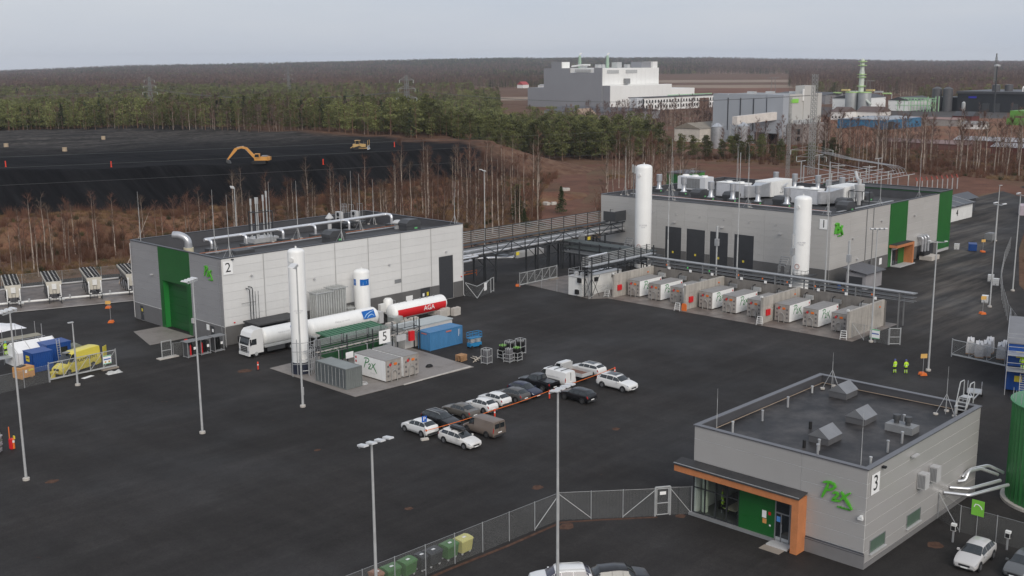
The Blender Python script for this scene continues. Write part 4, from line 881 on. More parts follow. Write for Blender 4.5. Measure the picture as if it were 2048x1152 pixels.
# rack above the cabin (along X) and the dark multi-level rack (along Y)
R2 = thing('pipe_rack', 'steel pipe rack with stacked cable trays above the white process cabin', 'pipe rack', (146, 115.4, 0))
for x in (138.2,142.6,147.0,151.4,155.0):
    for y in (114.7,116.2): part('post', MB().beam((x,y,0.0 if x in (138.2,147.0,155.0) else 4.3),(x,y,6.9),0.16), DSTEEL, R2)
    for z in (4.4,5.0): part('cross_beam', MB().beam((x,114.7,z),(x,116.2,z),0.12), DSTEEL, R2)
for z in (4.35,5.05):
    for y in (114.7,116.2): part('chord', MB().beam((137.6,y,z),(156,y,z),0.14), DSTEEL, R2)
for i in range(7): part('brace', MB().beam((138.2+i*2.5,114.65,4.4 if i%2 else 5.0),(138.2+(i+1)*2.5,114.65,5.0 if i%2 else 4.4),0.08), DSTEEL, R2)
for i in range(6): part('tray_rail', MB().box(137.6,156.0,116.18,116.24,5.2+i*0.29,5.32+i*0.29), M('tray_rail_grey',(0.36,0.365,0.36),0.4,0.35), R2)
for i in range(4): part('pipe', MB().tube((137.6,114.95+i*0.3,5.25),(156,114.95+i*0.3,5.25),0.09,8), ALU if i == 2 else GPIPE, R2, 40)
part('insulated_pipe', MB().path([(137.9,115.2,6.9),(143.0,115.5,6.9)],0.17,10), ALU, R2, 40)
part('leg_brace', MB().beam((138.2,114.7,0.1),(138.2,116.2,3.4),0.07).beam((138.2,116.2,0.1),(138.2,114.7,3.4),0.07).beam((138.2,114.7,0.2),(140.2,114.7,3.6),0.07).beam((140.2,114.7,0.1),(138.2,114.7,3.4),0.07), DSTEEL, R2)
R3 = thing('pipe_rack', 'dark multi-level pipe rack between the truss bridge and the process cabin', 'pipe rack', (157, 126, 0))
for y in (117.6,122.4,127.2,132.0,136.0):
    for x in (155.4,158.6): part('post', MB().beam((x,y,0),(x,y,5.6),0.18), DSTEEL, R3)
    for z in (3.2,4.1,5.2): part('cross_beam', MB().beam((155.4,y,z),(158.6,y,z),0.12), DSTEEL, R3)
for z, n, m in ((3.35,5,GPIPE),(4.25,6,M('dark_pipe',(0.10,0.115,0.115),0.4,0.3)),(5.35,6,M('dark_pipe',(0,0,0)))):
    for i in range(n): part('pipe', MB().tube((155.6+i*0.5,116.2,z),(155.6+i*0.5,136.8,z),0.08,8), m, R3, 40)
for x in (155.4,158.6):
    for z in (3.15,4.05,5.15): part('chord', MB().beam((x,116.6,z),(x,136.4,z),0.14), DSTEEL, R3)
part('walkway_grating', b(158.8,160.2,116.4,136.4,4.2,4.28), DSTEEL, R3)
# tall buffer tanks
def tall_tank(x, y, r, h, lab, ring=True, base=0.0):
    t = thing('storage_tank', lab, 'tank', (x,y,base))
    part('vessel', MB().lathe((x,y,base), [(r*0.85,0.0),(r,0.05),(r,h-r*0.45),(r*0.96,h-r*0.28),(r*0.80,h-r*0.12),(r*0.45,h-0.03*r),(0.12,h),(0.02,h)], 40), WHITE, t, 50)
    part('top_nozzle', MB().lathe((x,y,base+h-0.02),[(0.10,0),(0.10,0.3)],8), WHITE2, t)
    vd = Vector((-x,-y,0)).normalized(); s_ = vd.cross(Vector((0,0,1))); 
    p = Vector((x,y,0))+ (vd*0.85+s_*0.52).normalized()*r
    n = (vd*0.85+s_*0.52).normalized()
    if h > 10: part('manhole', MB().tube((p.x-n.x*0.1,p.y-n.y*0.1,base+h-r*1.25),(p.x+n.x*0.18,p.y+n.y*0.18,base+h-r*1.25),0.30,14), WHITE2, t, 40)
    return t, vd, s_
def plate_text(t, x, y, r, z, vd, lines, sz):
    for i, q in enumerate(lines): text('lettering', q, sz*(1-0.0*i), Vector((x,y,z-i*sz*1.25))+vd*(r+0.015), vd, M('faint_grey_print',(0.45,0.45,0.48),0.5), t, 0.002)
for (x, y, r, h, lab) in ((167.0,126.1,1.55,19.5,'tallest white cylindrical tank beside the truss bridge and hall 1'),(168.0,93.4,1.45,16.0,'white cylindrical tank standing at the corner of hall 1 marked 1')):
    t, vd, s_ = tall_tank(x, y, r, h, lab)
    plate_text(t, x, y, r, 8.2, vd, ['H2 BUFFER','TANK'], 0.3)
    part('service_deck', b(x-3.0,x+1.2,y-2.6,y+2.6,2.55,2.67), DSTEEL, t)
    k = MB()
    for yy in np.linspace(y-2.6,y+2.6,8): k.beam((x-3.0,yy,2.67),(x-3.0,yy,3.8),0.05)
    for xx in np.linspace(x-3.0,x-1.7,3): k.beam((xx,y-2.6,2.67),(xx,y-2.6,3.8),0.05)
    for z in (3.2,3.75): k.beam((x-3.0,y-2.6,z),(x-3.0,y+2.6,z),0.05).beam((x-3.0,y-2.6,z),(x-1.7,y-2.6,z),0.05)
    part('deck_railing', k, M('dark_railing',(0.10,0.10,0.11),0.5), t)
    for xx in (x-2.8,x-2.8): pass
    part('deck_post', MB().beam((x-2.8,y-2.4,0),(x-2.8,y-2.4,2.55),0.15).beam((x-2.8,y+2.4,0),(x-2.8,y+2.4,2.55),0.15), DSTEEL, t)
    k = MB()
    for i in range(5): k.path([(x-1.8+0.2*i,y+1.9-0.1*i,0.2),(x-1.8+0.2*i,y+1.9-0.1*i,4.0+0.35*i),(x-1.8+0.2*i,y+3.2,4.0+0.35*i),(x-1.8+0.2*i,y+3.2,2.7)],0.07,6,0.2)
    part('valve_pipework', k, GPIPE, t)
    part('flange_wheel', MB().path([(x-r-0.05+0.42*0,y-0.2+0.42*math.cos(a),4.1+0.42*math.sin(a)) for a in np.linspace(0,2*math.pi,15)],0.04,6), M('rust_ring',(0.35,0.10,0.06),0.5), t)
T, vd, s_ = tall_tank(79.0,113.0,1.05,15.9,'slim white storage tank standing at the end of the pad marked 5')
plate_text(T, 79.0, 113.0, 1.05, 8.2, vd, ['HYDROGEN','BUFFER'], 0.2)
part('skirt', MB().lathe((79,113,0.0),[(1.2,0),(1.2,1.5)],24), M('navy_skirt',(0.02,0.025,0.045),0.5), T, 40)
k = MB(); rr = random.Random(5)
for i in range(26):
    a = rr.uniform(-2.6,0.6); q = 1.45+rr.uniform(0,0.6); px, py = 79+q*math.cos(a), 113+q*math.sin(a); z0 = rr.uniform(0.3,3.2)
    if i % 2: k.tube((px,py,0.1),(px,py,z0+1.6),0.05,6)
    else: 
        a2 = a+rr.uniform(0.4,0.9); k.path([(px,py,z0),(79+q*math.cos((a+a2)/2)*1.05,113+q*math.sin((a+a2)/2)*1.05,z0),(79+q*math.cos(a2),113+q*math.sin(a2),z0)],0.045,6)
part('valve_pipework', k, STEEL, T)
k = MB()
for i in range(7):
    a = -2.7+i*0.5; k.beam((79+2.1*math.cos(a),113+2.1*math.sin(a),0),(79+2.1*math.cos(a),113+2.1*math.sin(a),4.4),0.07)
    if i:
        for z in (1.6,3.2,4.3): k.beam((79+2.1*math.cos(a-0.5),113+2.1*math.sin(a-0.5),z),(79+2.1*math.cos(a),113+2.1*math.sin(a),z),0.06)
part('valve_frame', k, STEEL, T)
# gas tank with blue emblem at hall 2
def emblem(t, x, y, r, z, w, h, normal_dir):
    n = Vector(normal_dir).normalized(); u = Vector((0,0,1)).cross(n)
    k = MB(); m = 8
    half = w/2/r
    for j, zz in enumerate((z-h/2, z+h/2)):
        for i in range(m+1):
            a = -half+2*half*i/m; k.v.append(tuple(Vector((x,y,zz))+ (n*math.cos(a)+u*math.sin(a))*(r+0.01)))
    for i in range(m): k.f.append((i,i+1,m+1+i+1,m+1+i))
    e = part('emblem', k, M('emblem_blue',(0.0,0.11,0.42),0.4,0,0.1,1.5), t)
    k = MB(); pts = [(-0.5,-0.45),(-0.2,-0.05),(0.15,0.18),(0.5,0.28)]
    for q in range(2):
        for i in range(len(pts)-1):
            P = []
            for (a, c) in (pts[i],pts[i+1]):
                for dz in (-0.04,0.04): P.append(tuple(Vector((x,y,z+h*(c*0.9+dz-0.24*q)))+(n*math.cos(a*2*half*0.95)+u*math.sin(a*2*half*0.95))*(r+0.016)))
            k.add(P,[(0,1,3,2)])
    part('emblem_wave', k, M('emblem_light',(0.5,0.7,0.85),0.4), e)
T, vd, s_ = tall_tank(101.9,129.2,1.2,8.2,'short white gas tank with blue emblems beside hall 2')
emblem(T, 101.9, 129.2, 1.2, 6.3, 1.5, 0.95, vd*0.9-s_*0.38); emblem(T, 101.9, 129.2, 1.2, 6.3, 0.9, 0.95, vd*0.4+s_*0.95)
def finned(x0, y0, n, m, h, lab, st=0.42):
    t = thing('ambient_vaporiser', lab, 'vaporiser', (x0+n*st/2, y0+m*st/2, 0), group='finned vaporisers beside hall 2')
    for i in range(n):
        for j in range(m):
            x, y = x0+i*st, y0+j*st
            k = MB().box(x-0.15,x+0.15,y-0.012,y+0.012,0.5,h).box(x-0.012,x+0.012,y-0.15,y+0.15,0.5,h).tube((x,y,0.3),(x,y,h+0.25),0.03,6); part('fin_tube', k, M('milky_aluminium',(0.60,0.61,0.60),0.4,0.5,0.1,2), t)
    part('top_frame', MB().box(x0-0.3,x0+n*st,y0-0.22,y0-0.18,h-0.15,h-0.02).box(x0-0.24,x0-0.2,y0-0.18,y0+m*st,h-0.15,h-0.02), LSTEEL, t)
    part('leg', MB().box(x0-0.1,x0,y0-0.1,y0,0,0.6).box(x0+n*st-0.4,x0+n*st-0.3,y0-0.1,y0,0,0.6), LSTEEL, t)
finned(93.2,128.6,7,5,5.9,'tall finned aluminium vaporiser nearer the tanker truck'); finned(96.4,128.9,6,5,6.1,'tall finned aluminium vaporiser nearer the short gas tank'); finned(99.4,129.4,4,3,2.6,'low finned vaporiser at the foot of the gas tank',0.3)
t = thing('canopy_shelter', 'dark flat roofed shelter behind the tanker truck', 'shelter', (85.6,128.6,0))
part('roof', b(82.3,89.6,127.4,131.0,3.1,3.3), M('dark_shelter_roof',(0.05,0.05,0.052),0.7,0,0.15,0.6), t)
for x in (82.5,86.0,89.4):
    for y in (127.6,130.8): part('post', MB().beam((x,y,0),(x,y,3.1),0.12), DSTEEL, t)
part('back_screen', b(82.5,89.4,130.82,130.9,0.2,3.0), M('dark_mesh_screen',(0.05,0.05,0.055),0.7), t); part('side_screen', b(82.42,82.48,127.6,130.8,0.2,3.0), M('dark_mesh_screen',(0,0,0)), t)
t = thing('gas_skid', 'small white gas tank and cabinet beside the red striped tank', 'gas skid', (106.4,129.8,0))
part('vessel', MB().lathe((107.2,129.6,0.3),[(0.3,0),(0.75,0.2),(0.75,2.2),(0.5,2.5),(0.05,2.55)],18), WHITE, t, 40); part('cabinet', b(105.2,106.2,129.0,129.6,0.9,2.2), WHITE2, t); part('leg', MB().beam((105.4,129.3,0),(105.4,129.3,0.9),0.06).beam((106.0,129.3,0),(106.0,129.3,0.9),0.06).beam((107.2,129.0,0),(107.2,129.0,0.4),0.08), STEEL, t)
k = MB().beam((108.1,129.0,0),(108.1,129.0,2.4),0.06).beam((108.1,130.2,0),(108.1,130.2,2.4),0.06).beam((108.1,129.0,2.4),(108.1,130.2,2.4),0.06).beam((108.1,129.0,1.2),(108.1,130.2,1.2),0.06); part('guard_frame', k, STEEL, t)
# horizontal gas tanks
def htank(x0, x1, y, z, r, n=28):
    return MB().lathe((x0,y,z), [(0.02,0.0),(r*0.45,0.04*r),(r*0.80,0.16*r),(r*0.96,0.34*r),(r,0.5*r),(r,x1-x0-0.5*r),(r*0.96,x1-x0-0.34*r),(r*0.80,x1-x0-0.16*r),(r*0.45,x1-x0-0.04*r),(0.02,x1-x0)], n, 'x')
t = thing('gas_tank', 'horizontal white gas tank with a red band lettered AGA', 'tank', (109.2,125.0,0))
part('vessel', htank(103.6,114.6,125.0,1.75,1.25), WHITE, t, 50)
k = MB(); m = 6
for i in range(m+1):
    a = R(158)+R(62)*i/m
    for x in (104.25,113.95): k.v.append((x,125.0+1.262*math.cos(a)*1.0 if False else 125.0-1.262*math.cos(a-math.pi),1.75+1.262*math.sin(a-math.pi)*-1))
for i in range(m): k.f.append((2*i,2*i+1,2*i+3,2*i+2))
part('red_band', k, RED, t, 60)
text('lettering','AGA',1.05,(110.4,123.71,1.72),(0,-1,0.0),SIGNW,t,0.01)
for x in (106.0,112.2): part('saddle', b(x-0.25,x+0.25,124.2,125.8,0.02,0.75), CONCB, t)
part('valve_cabinet', b(102.6,104.4,122.9,124.3,0.3,1.5), M('weathered_steel',(0.36,0.38,0.37),0.5,0.2,0.2,1.0), t)
for i in range(6): part('roof_fitting', MB().lathe((105.5+i*1.4,125.0,2.98),[(0.12,0),(0.12,0.16),(0.05,0.2)],8), MGREY, t)
for (x, y, rz, q) in ((114.6,122.3,0.1,'standing upright at the open yard end of the red banded tank'),(113.2,123.2,0.0,'at the end of the red banded tank next to the outer block'),(112.0,122.6,0.0,'under the far half of the red banded tank'),(103.6,121.4,0.2,'in front of the tanker trailer nose'),(105.6,121.9,0.0,'between the valve cabinet and the white office container'),(101.2,121.9,0.0,'beside the tanker trailer rear end')):
    k = MB().cbox((0,0,0.6),(1.5,0.7,1.2)).cbox((-0.4,0,1.25),(0.3,0.3,0.1)).cbox((0.4,0,1.25),(0.3,0.3,0.1)); solo('concrete_block', k, CONCB, 'grey concrete block '+q, 'concrete block', 'concrete blocks at the gas tanks', loc=(x,y,0.01), rz=rz)

# ------------------------------------------------------------------ truss pipe bridge
BR = thing('pipe_bridge', 'long dark steel truss pipe bridge linking halls 2 and 1', 'pipe bridge', (150,137.6,0))
for z in (5.05,7.0):
    for y in (136.2,139.2): part('chord', MB().beam((126.0,y,z),(174.3,y,z),0.20), DSTEEL, BR)
xs = np.linspace(134.5,173.5,12)
for i, x in enumerate(xs):
    for y in (136.2,139.2): part('truss_post', MB().beam((x,y,5.05),(x,y,7.0),0.13), DSTEEL, BR)
    for z in (5.05,7.0): part('cross_beam', MB().beam((x,136.2,z-0.1),(x,139.2,z-0.1),0.13), DSTEEL, BR)
    if i < 11:
        for y in (136.2,139.2): part('diagonal', MB().beam((x,y,5.1 if i%2 else 6.95),(xs[i+1],y,6.95 if i%2 else 5.1),0.10), DSTEEL, BR)
    part('rail_post', MB().beam((x,139.3,7.0),(x,139.3,9.3),0.10).beam((x,139.3,9.25),(x,138.5,9.25),0.05), DSTEEL, BR)
for i in range(6): part('tray_rail', MB().box(127.5,170.5,139.36,139.44,7.35+i*0.34,7.49+i*0.34), M('tray_rail_grey',(0,0,0)), BR)
part('tray_rail', MB().box(126.2,127.6,139.36,139.44,7.3,9.3) if False else MB().beam((127.5,139.4,9.3),(170.5,139.4,9.3),0.09), DSTEEL, BR)
for i, (yy, zz, rr_, mm) in enumerate(((136.6,5.55,0.26,ALU),(137.2,5.45,0.18,ALU),(137.8,5.5,0.20,GPIPE),(138.5,5.5,0.22,ALU),(136.7,6.3,0.17,ALU),(137.5,6.3,0.13,GPIPE),(138.3,6.3,0.15,GPIPE))):
    part('pipe', MB().path([(126.0,yy,zz),(174.4,yy,zz)],rr_,12), mm, BR, 40)
part('deck_plate', b(126.5,171.0,137.6,139.1,7.08,7.14), DSTEEL, BR)
for x, ys in ((135.0,(136.2,139.2)),(148.6,(136.2,139.2)),(155.0,(136.2,139.2)),(165.5,(136.2,139.2))):
    for dx in (0,2.6):
        for y in ys: part('leg', MB().beam((x+dx,y,0),(x+dx,y,5.0),0.24), DSTEEL, BR)
    for y in ys: part('leg_brace', MB().beam((x,y,0.4),(x+2.6,y,2.6),0.10).beam((x+2.6,y,2.6),(x,y,4.9),0.10).beam((x,y,2.6),(x+2.6,y,2.6),0.10), DSTEEL, BR)
part('screen_panel', b(171.0,174.4,136.0,136.1,7.3,9.3), DGREY, BR); part('screen_panel', b(170.95,171.05,136.1,139.0,7.3,9.2), DGREY, BR)
k = MB()
for i in range(6): k.path([(159.0+0.32*i,136.0,6.3),(159.0+0.32*i,135.2,6.3),(159.0+0.32*i,135.2,3.6)],0.08,7,0.2)
part('drop_pipe', k, GPIPE, BR); k = MB()
for i in range(5): k.path([(144.5+0.3*i,138.8,5.2),(144.5+0.3*i,139.8,4.6),(144.5+0.3*i,139.8,3.4),(144.5+0.3*i,146.0,3.4)],0.08,7,0.3)
part('drop_pipe', k, GPIPE, BR); part('insulated_pipe', MB().path([(146.8,138.6,5.3),(146.8,140.4,5.3),(146.8,140.4,2.8),(139.0,146.5,2.8)],0.28,12,0.6), ALU, BR, 40)
for x, z in ((143.0,4.55),(163.0,5.0)): part('height_sign', b(x-0.4,x+0.4,136.02,136.08,z-0.35,z+0.25), YELLOW, BR)
part('end_duct', MB().path([(125.6,137.4,4.9),(131.0,137.4,4.9),(131.0,135.4,4.9),(125.5,135.4,4.9)],0.22,10,0.5).path([(125.6,138.4,5.6),(132.0,138.4,5.6),(132.0,134.9,5.6),(125.5,134.9,5.6)],0.2,10,0.5), ALU, BR, 40)
part('cable_cover', MB().box(126.0,130.0,140.0,142.0,6.0,9.6) if False else MB().lathe((131.6,143.0,0.0),[(0.9,0),(0.9,9.8),(0.85,9.9)],20), LGREY, BR, 40)
# stacked material behind the bridge with orange tape
t = thing('material_stack', 'low stack of pipes and timber behind orange tape under the bridge', 'material stack', (133.5,145.5,0))
for i in range(5): part('pipe_bundle', MB().tube((129.0+0.3*i,144.0+i*0.5,0.4+0.25*(i%3)),(138.5,145.2+i*0.5,0.4+0.25*(i%3)),0.18,8), (LSTEEL,PALLET,WHITE2)[i%3], t)
part('tape', MB().box(129,139,142.6,142.62,0.7,0.85).box(129,139,142.6,142.62,1.2,1.28), ORANGE, t); part('tape_post', MB().beam((129,142.6,0),(129,142.6,1.3),0.06).beam((134,142.6,0),(134,142.6,1.3),0.06).beam((139,142.6,0),(139,142.6,1.3),0.06), ORANGE, t)
solo('material_pallet', MB().box(158.0,166.0,150.5,152.5,0.0,1.0).box(158.4,165.4,150.7,152.2,1.0,1.3), LGREY, 'pale wrapped stack lying beyond the bridge', 'material stack')

# ------------------------------------------------------------------ pad 5
struct('concrete_pad', MB().prism([(77.0,99.6),(95.5,98.7),(96.6,113.2),(96.0,118.0),(77.4,117.6)], -0.1, 0.05), CONCP)
struct('pad_kerb', MB().box(84.0,95.2,98.9,99.2,0.05,0.12), CONCB)
CG = M('grey_green_container', (0.16,0.175,0.17), 0.5, 0, 0.1, 0.6, streak=0.1); CGD = M('grey_container_door', (0.105,0.118,0.122), 0.5, 0, 0.1, 0.6, streak=0.1)
def corrug(mb, x0, x1, y, z0, z1, sgn, pitch=0.28, dep=0.05):
    """corrugated sheet along X at y facing sgn*Y"""
    n = int((x1-x0)/pitch); P = []
    for i in range(n):
        a = x0+(x1-x0)*i/n; w_ = (x1-x0)/n
        P += [(a,0),(a+w_*0.3,0),(a+w_*0.5,-dep),(a+w_*0.8,-dep)]
    P.append((x1,0)); k = len(mb.v)
    for px, d in P: mb.v += [(px,y+sgn*d,z0),(px,y+sgn*d,z1)]
    for i in range(len(P)-1): mb.f.append((k+2*i,k+2*i+2,k+2*i+3,k+2*i+1))
    return mb
def ship_container(lab, loc, rz, m, length=6.06, doors='long', door_m=None, hh=2.55, group=None):
    """20 ft container, local: length along X, front (-Y) side visible"""
    t = thing('shipping_container', lab, 'container', loc, rz, group, local=True); L2 = length/2; w2 = 1.22
    fr = MB()
    for x in (-L2,L2-0.12):
        for y in (-w2,w2-0.12): fr.box(x,x+0.12,y,y+0.12,0.0,hh)
    for z in (0.02,hh-0.12):
        for y in (-w2,w2-0.10): fr.box(-L2+0.12,L2-0.12,y,y+0.10,z,z+0.12)
        for x in (-L2,L2-0.10): fr.box(x,x+0.10,-w2+0.12,w2-0.12,z,z+0.12)
    part('frame', fr, m, t)
    part('roof', MB().box(-L2+0.1,L2-0.1,-w2+0.1,w2-0.1,hh-0.06,hh-0.02), m if doors != 'long' else M('grey_green_roof',(0.22,0.24,0.235),0.5,0,0.1,0.5), t)
    part('floor', MB().box(-L2+0.1,L2-0.1,-w2+0.1,w2-0.1,0.1,0.2), DGREY, t)
    sd = MB()
    if doors != 'long': corrug(sd,-L2+0.12,L2-0.12,-w2+0.03,0.13,hh-0.1,-1)
    corrug(sd,-L2+0.12,L2-0.12,w2-0.03,0.13,hh-0.1,1); part('side_wall', sd, m, t)
    e = MB(); q = MB()
    for sx in (-1,1):
        k = MB(); corrug(k,-w2+0.12,w2-0.12,0,0.13,hh-0.1,-1)
        for v_ in k.v: e.v.append((sx*(L2-0.04)+ (v_[1])*(-sx)*-1*0.8, v_[0], v_[2]))
        off = len(e.v)-len(k.v); e.f += [tuple(i+off for i in f_) for f_ in k.f]
    part('end_wall', e, m, t)
    if doors == 'long':
        for i in range(4):
            x = -L2+0.14+i*1.445; d = part('door', MB().box(x,x+1.42,-w2+0.02,-w2+0.07,0.14,hh-0.12), door_m, t)
            for j in range(4): cell('door_panel', x+0.06, x+1.36, -w2+0.0, -w2+0.02, 0.22+j*0.56, 0.22+j*0.56+0.48, door_m, d)
            for s_ in (0.35,1.05): part('lock_bar', MB().tube((x+s_,-w2-0.03,0.15),(x+s_,-w2-0.03,hh-0.15),0.025,6), LSTEEL, d)
    return t
# grey container: doors on the long side facing -X
t = ship_container('grey green site container with door bars along its long side', (79.15,105.45,0.06), R(-90), CG, doors='long', door_m=CGD)
CBLUE = M('faded_blue_container', (0.055,0.20,0.40), 0.5, 0, 0.08, 0.5, streak=0.12)
t = ship_container('faded blue corrugated shipping container at the edge of pad 5', (100.05,109.95,0.02), 0.0, CBLUE, doors='none')
part('red_stencil', MB().box(-0.1,0.9,-1.26,-1.255,2.1,2.3), M('faded_red_print',(0.5,0.16,0.12),0.6), t); part('red_stencil', MB().box(-3.07,-3.06,-0.6,0.5,2.2,2.35), M('faded_red_print',(0,0,0)), t); part('white_stencil', MB().box(2.2,2.3,-1.262,-1.256,1.2,2.2).box(2.45,2.5,-1.262,-1.256,1.4,2.2), M('faded_white_print',(0.6,0.65,0.7),0.6), t)
for i, (x, q) in enumerate(((84.35,'white container with large green logo beside the grey container on pad 5'),(87.2,'white container at the back of pad 5 next to its twin'))):
    spawn(HC, (x,104.35,0.05), R(90), q, 'white containers on pad 5')
# low white office container behind the blue one
t = thing('site_office_container', 'long low white container behind the faded blue container', 'container', (99.8,113.6,0))
part('body', b(95.4,104.2,112.0,115.0,0.1,2.75), M('off_white_cabin',(0.60,0.585,0.56),0.5,0,0.06,0.5,streak=0.08), t); part('roof', b(95.3,104.3,111.9,115.1,2.75,2.9), M('pale_roof_sheet',(0.46,0.50,0.50),0.4,0.2,0.08,0.5), t)
part('window', b(97.8,99.2,111.96,112.0,1.3,2.2), GLASS, t); part('window_frame', MB().box(97.7,97.8,111.93,112.0,1.2,2.3).box(99.2,99.3,111.93,112.0,1.2,2.3).box(97.8,99.2,111.93,112.0,2.2,2.3).box(97.8,99.2,111.93,112.0,1.2,1.3), LGREY, t)
# green compressor house
t = thing('compressor_house', 'green container house with ribbed green roof behind the rack signed 5', 'cabin', (89.4,115.6,0))
part('body', b(85.2,93.8,114.3,117.3,0.05,2.95), M('green_cabin',(0.02,0.10,0.035),0.5,0,0.1,0.5), t)
k = part('roof', MB().add([(84.8,113.9,3.0),(94.2,113.9,3.0),(94.2,117.7,3.3),(84.8,117.7,3.3),(84.8,113.9,3.08),(94.2,113.9,3.08),(94.2,117.7,3.38),(84.8,117.7,3.38)],[(0,3,2,1),(4,5,6,7),(0,1,5,4),(1,2,6,5),(2,3,7,6),(3,0,4,7)]), M('ribbed_green_roof',(0.03,0.135,0.065),0.45,0,0.1,0.5), t)
for i in range(14): part('roof_rib', MB().beam((85.0+i*0.69,113.9,3.10),(85.0+i*0.69,117.7,3.40),0.05,0.05), M('ribbed_green_roof_seam',(0.02,0.09,0.045),0.45), k)
for x in (86.0,88.2,90.4,92.4): part('side_panel', b(x,x+1.4,114.24,114.3,0.4,2.5), M('green_cabin_panel',(0.015,0.08,0.03),0.5), t)
# rack with the number 5
R5 = thing('pipe_rack', 'steel pipe rack carrying the white sign numbered 5', 'pipe rack', (88.5,111.2,0))
R5S = M('rack5_steel',(0.15,0.155,0.155),0.5,0.3)
for x in (80.4,84.6,88.8,93.0,96.9):
    for y in (110.7,111.8): part('post', MB().beam((x,y,0.0),(x,y,4.3),0.12), DSTEEL if x > 84 else R5S, R5)
    part('cross_beam', MB().beam((x,110.7,2.7),(x,111.8,2.7),0.1).beam((x,110.7,3.2),(x,111.8,3.2),0.1), DSTEEL, R5)
for z in (2.5,3.15):
    for y in (110.7,111.8): part('chord', MB().beam((80.0,y,z),(97.2,y,z),0.10), R5S, R5)
for i in range(14): part('diagonal', MB().beam((80.4+i*1.18,110.66,2.5 if i%2 else 3.15),(80.4+(i+1)*1.18,110.66,3.15 if i%2 else 2.5),0.05), R5S, R5)
for i in range(6): part('tray_rail', MB().tube((80.0,111.85-0.1*i,3.35+i*0.18),(97.2 if i < 3 else 93,111.85-0.1*i,3.35+i*0.18),0.045,6), M('tray_rail_grey',(0,0,0)), R5)
for x in np.linspace(80.4,96.9,9): part('rail_post', MB().beam((x,111.3,3.2),(x,111.3,4.4),0.05), DSTEEL, R5)
part('cable_tray', b(80.0,97.0,110.8,111.2,2.72,2.8), M('dusty_tray',(0.5,0.46,0.42),0.5), R5)
numsign(R5, '5', (90.65,110.55,2.95), (0,-1,0), 1.9, 1.75, 1.75)
part('junction_box', b(92.6,94.2,110.3,110.6,1.9,2.7), LGREY, R5); part('notice_board', b(84.2,85.4,110.5,110.55,1.2,2.0), SIGNW, R5)
for x in (83.0,87.6,91.6): part('drop_pipe', MB().path([(x,110.8,2.6),(x,110.4,2.6),(x,110.4,1.2)],0.05,6,0.1).box(x-0.2,x+0.2,110.2,110.5,0.9,1.3), LSTEEL, R5)
part('hydrant_cabinet', b(94.8,95.6,110.2,110.6,1.6,2.9), RED, R5)
part('pump_set', MB().lathe((92.4,112.6,0.9),[(0.05,0),(0.55,0.05),(0.55,1.3),(0.05,1.35)],14,'x').box(92.2,94.4,112.2,113.2,0.1,0.4), LSTEEL, R5, 40)
# scissor lift
t = thing('scissor_lift', 'small blue scissor lift beside the faded blue container', 'scissor lift', (102.6,105.9,0), R(-8), local=True)
CL = M('lift_blue',(0.02,0.20,0.42),0.5)
part('chassis', MB().box(-0.95,0.95,-0.4,0.4,0.22,0.75), CL, t)
for x in (-0.7,0.7):
    for y in (-0.42,0.42): part('wheel', MB().lathe((x,y-0.08,0.2),[(0.05,0),(0.2,0.0),(0.2,0.16),(0.05,0.16)],14,'y'), BLACK, t, 40)
k = MB()
for i in range(3):
    for y in (-0.3,0.3): k.beam((-0.85,y,0.8+i*0.18),(0.85,y,0.95+i*0.18),0.06).beam((0.85,y,0.8+i*0.18),(-0.85,y,0.95+i*0.18),0.06)
part('scissor_arms', k, LSTEEL, t); part('platform', MB().box(-1.05,1.05,-0.42,0.42,1.38,1.46), CL, t); k = MB()
for x in (-1.0,0,1.0):
    for y in (-0.4,0.4): k.beam((x,y,1.46),(x,y,2.2),0.05)
for z in (1.8,2.18): k.beam((-1,-0.4,z),(1,-0.4,z),0.06).beam((-1,0.4,z),(1,0.4,z),0.06).beam((-1,-0.4,z),(-1,0.4,z),0.06).beam((1,-0.4,z),(1,0.4,z),0.06)
part('guard_rail', k, CL, t)
# gas bottle cages
def bottle_cage(x, y, rz, hh, col, lab, n=3):
    t = thing('gas_bottle_cage', lab, 'bottle cage', (x,y,0.01), rz, 'gas bottle cages in the yard', local=True); s_ = 0.5; k = MB()
    for a in (-s_,s_):
        for c in (-s_,s_): k.beam((a,c,0),(a,c,hh),0.06)
    for z in (0.12,hh*0.5,hh): k.beam((-s_,-s_,z),(s_,-s_,z),0.05).beam((-s_,s_,z),(s_,s_,z),0.05).beam((-s_,-s_,z),(-s_,s_,z),0.05).beam((s_,-s_,z),(s_,s_,z),0.05)
    part('cage_frame', k, LSTEEL, t); part('cage_floor', MB().box(-s_,s_,-s_,s_,0.1,0.14), STEEL, t)
    for i in range(n):
        for j in range(n):
            px, py = (i-(n-1)/2)*0.29, (j-(n-1)/2)*0.29
            bt = part('gas_bottle', MB().lathe((px,py,0.16),[(0.11,0),(0.115,0.02),(0.115,1.25),(0.08,1.42),(0.035,1.5),(0.035,1.6)],10), M('bottle_'+col[0], col[1], 0.45), t, 40)
            part('bottle_cap', MB().lathe((px,py,1.66),[(0.05,0),(0.06,0.16),(0.03,0.18)],8), M('cap_green',(0.25,0.55,0.12),0.5) if col[2] else LSTEEL, bt)
    return t
BB = ('black',(0.012,0.014,0.014),0); BG = ('black',(0,0,0),1); BX = ('grey',(0.14,0.14,0.15),0)
bottle_cage(97.9,98.8,0.1,1.95,BX,'open gas bottle cage with grey bottles nearest the wooden pallet')
bottle_cage(101.2,99.1,0.0,1.1,BG,'low gas bottle cage with green capped bottles in the middle of the group')
bottle_cage(100.4,97.2,0.15,1.1,BX,'low white gas bottle cage at the front of the group')
bottle_cage(101.6,96.9,0.1,1.1,BG,'low white gas bottle cage at the yard corner of the group')
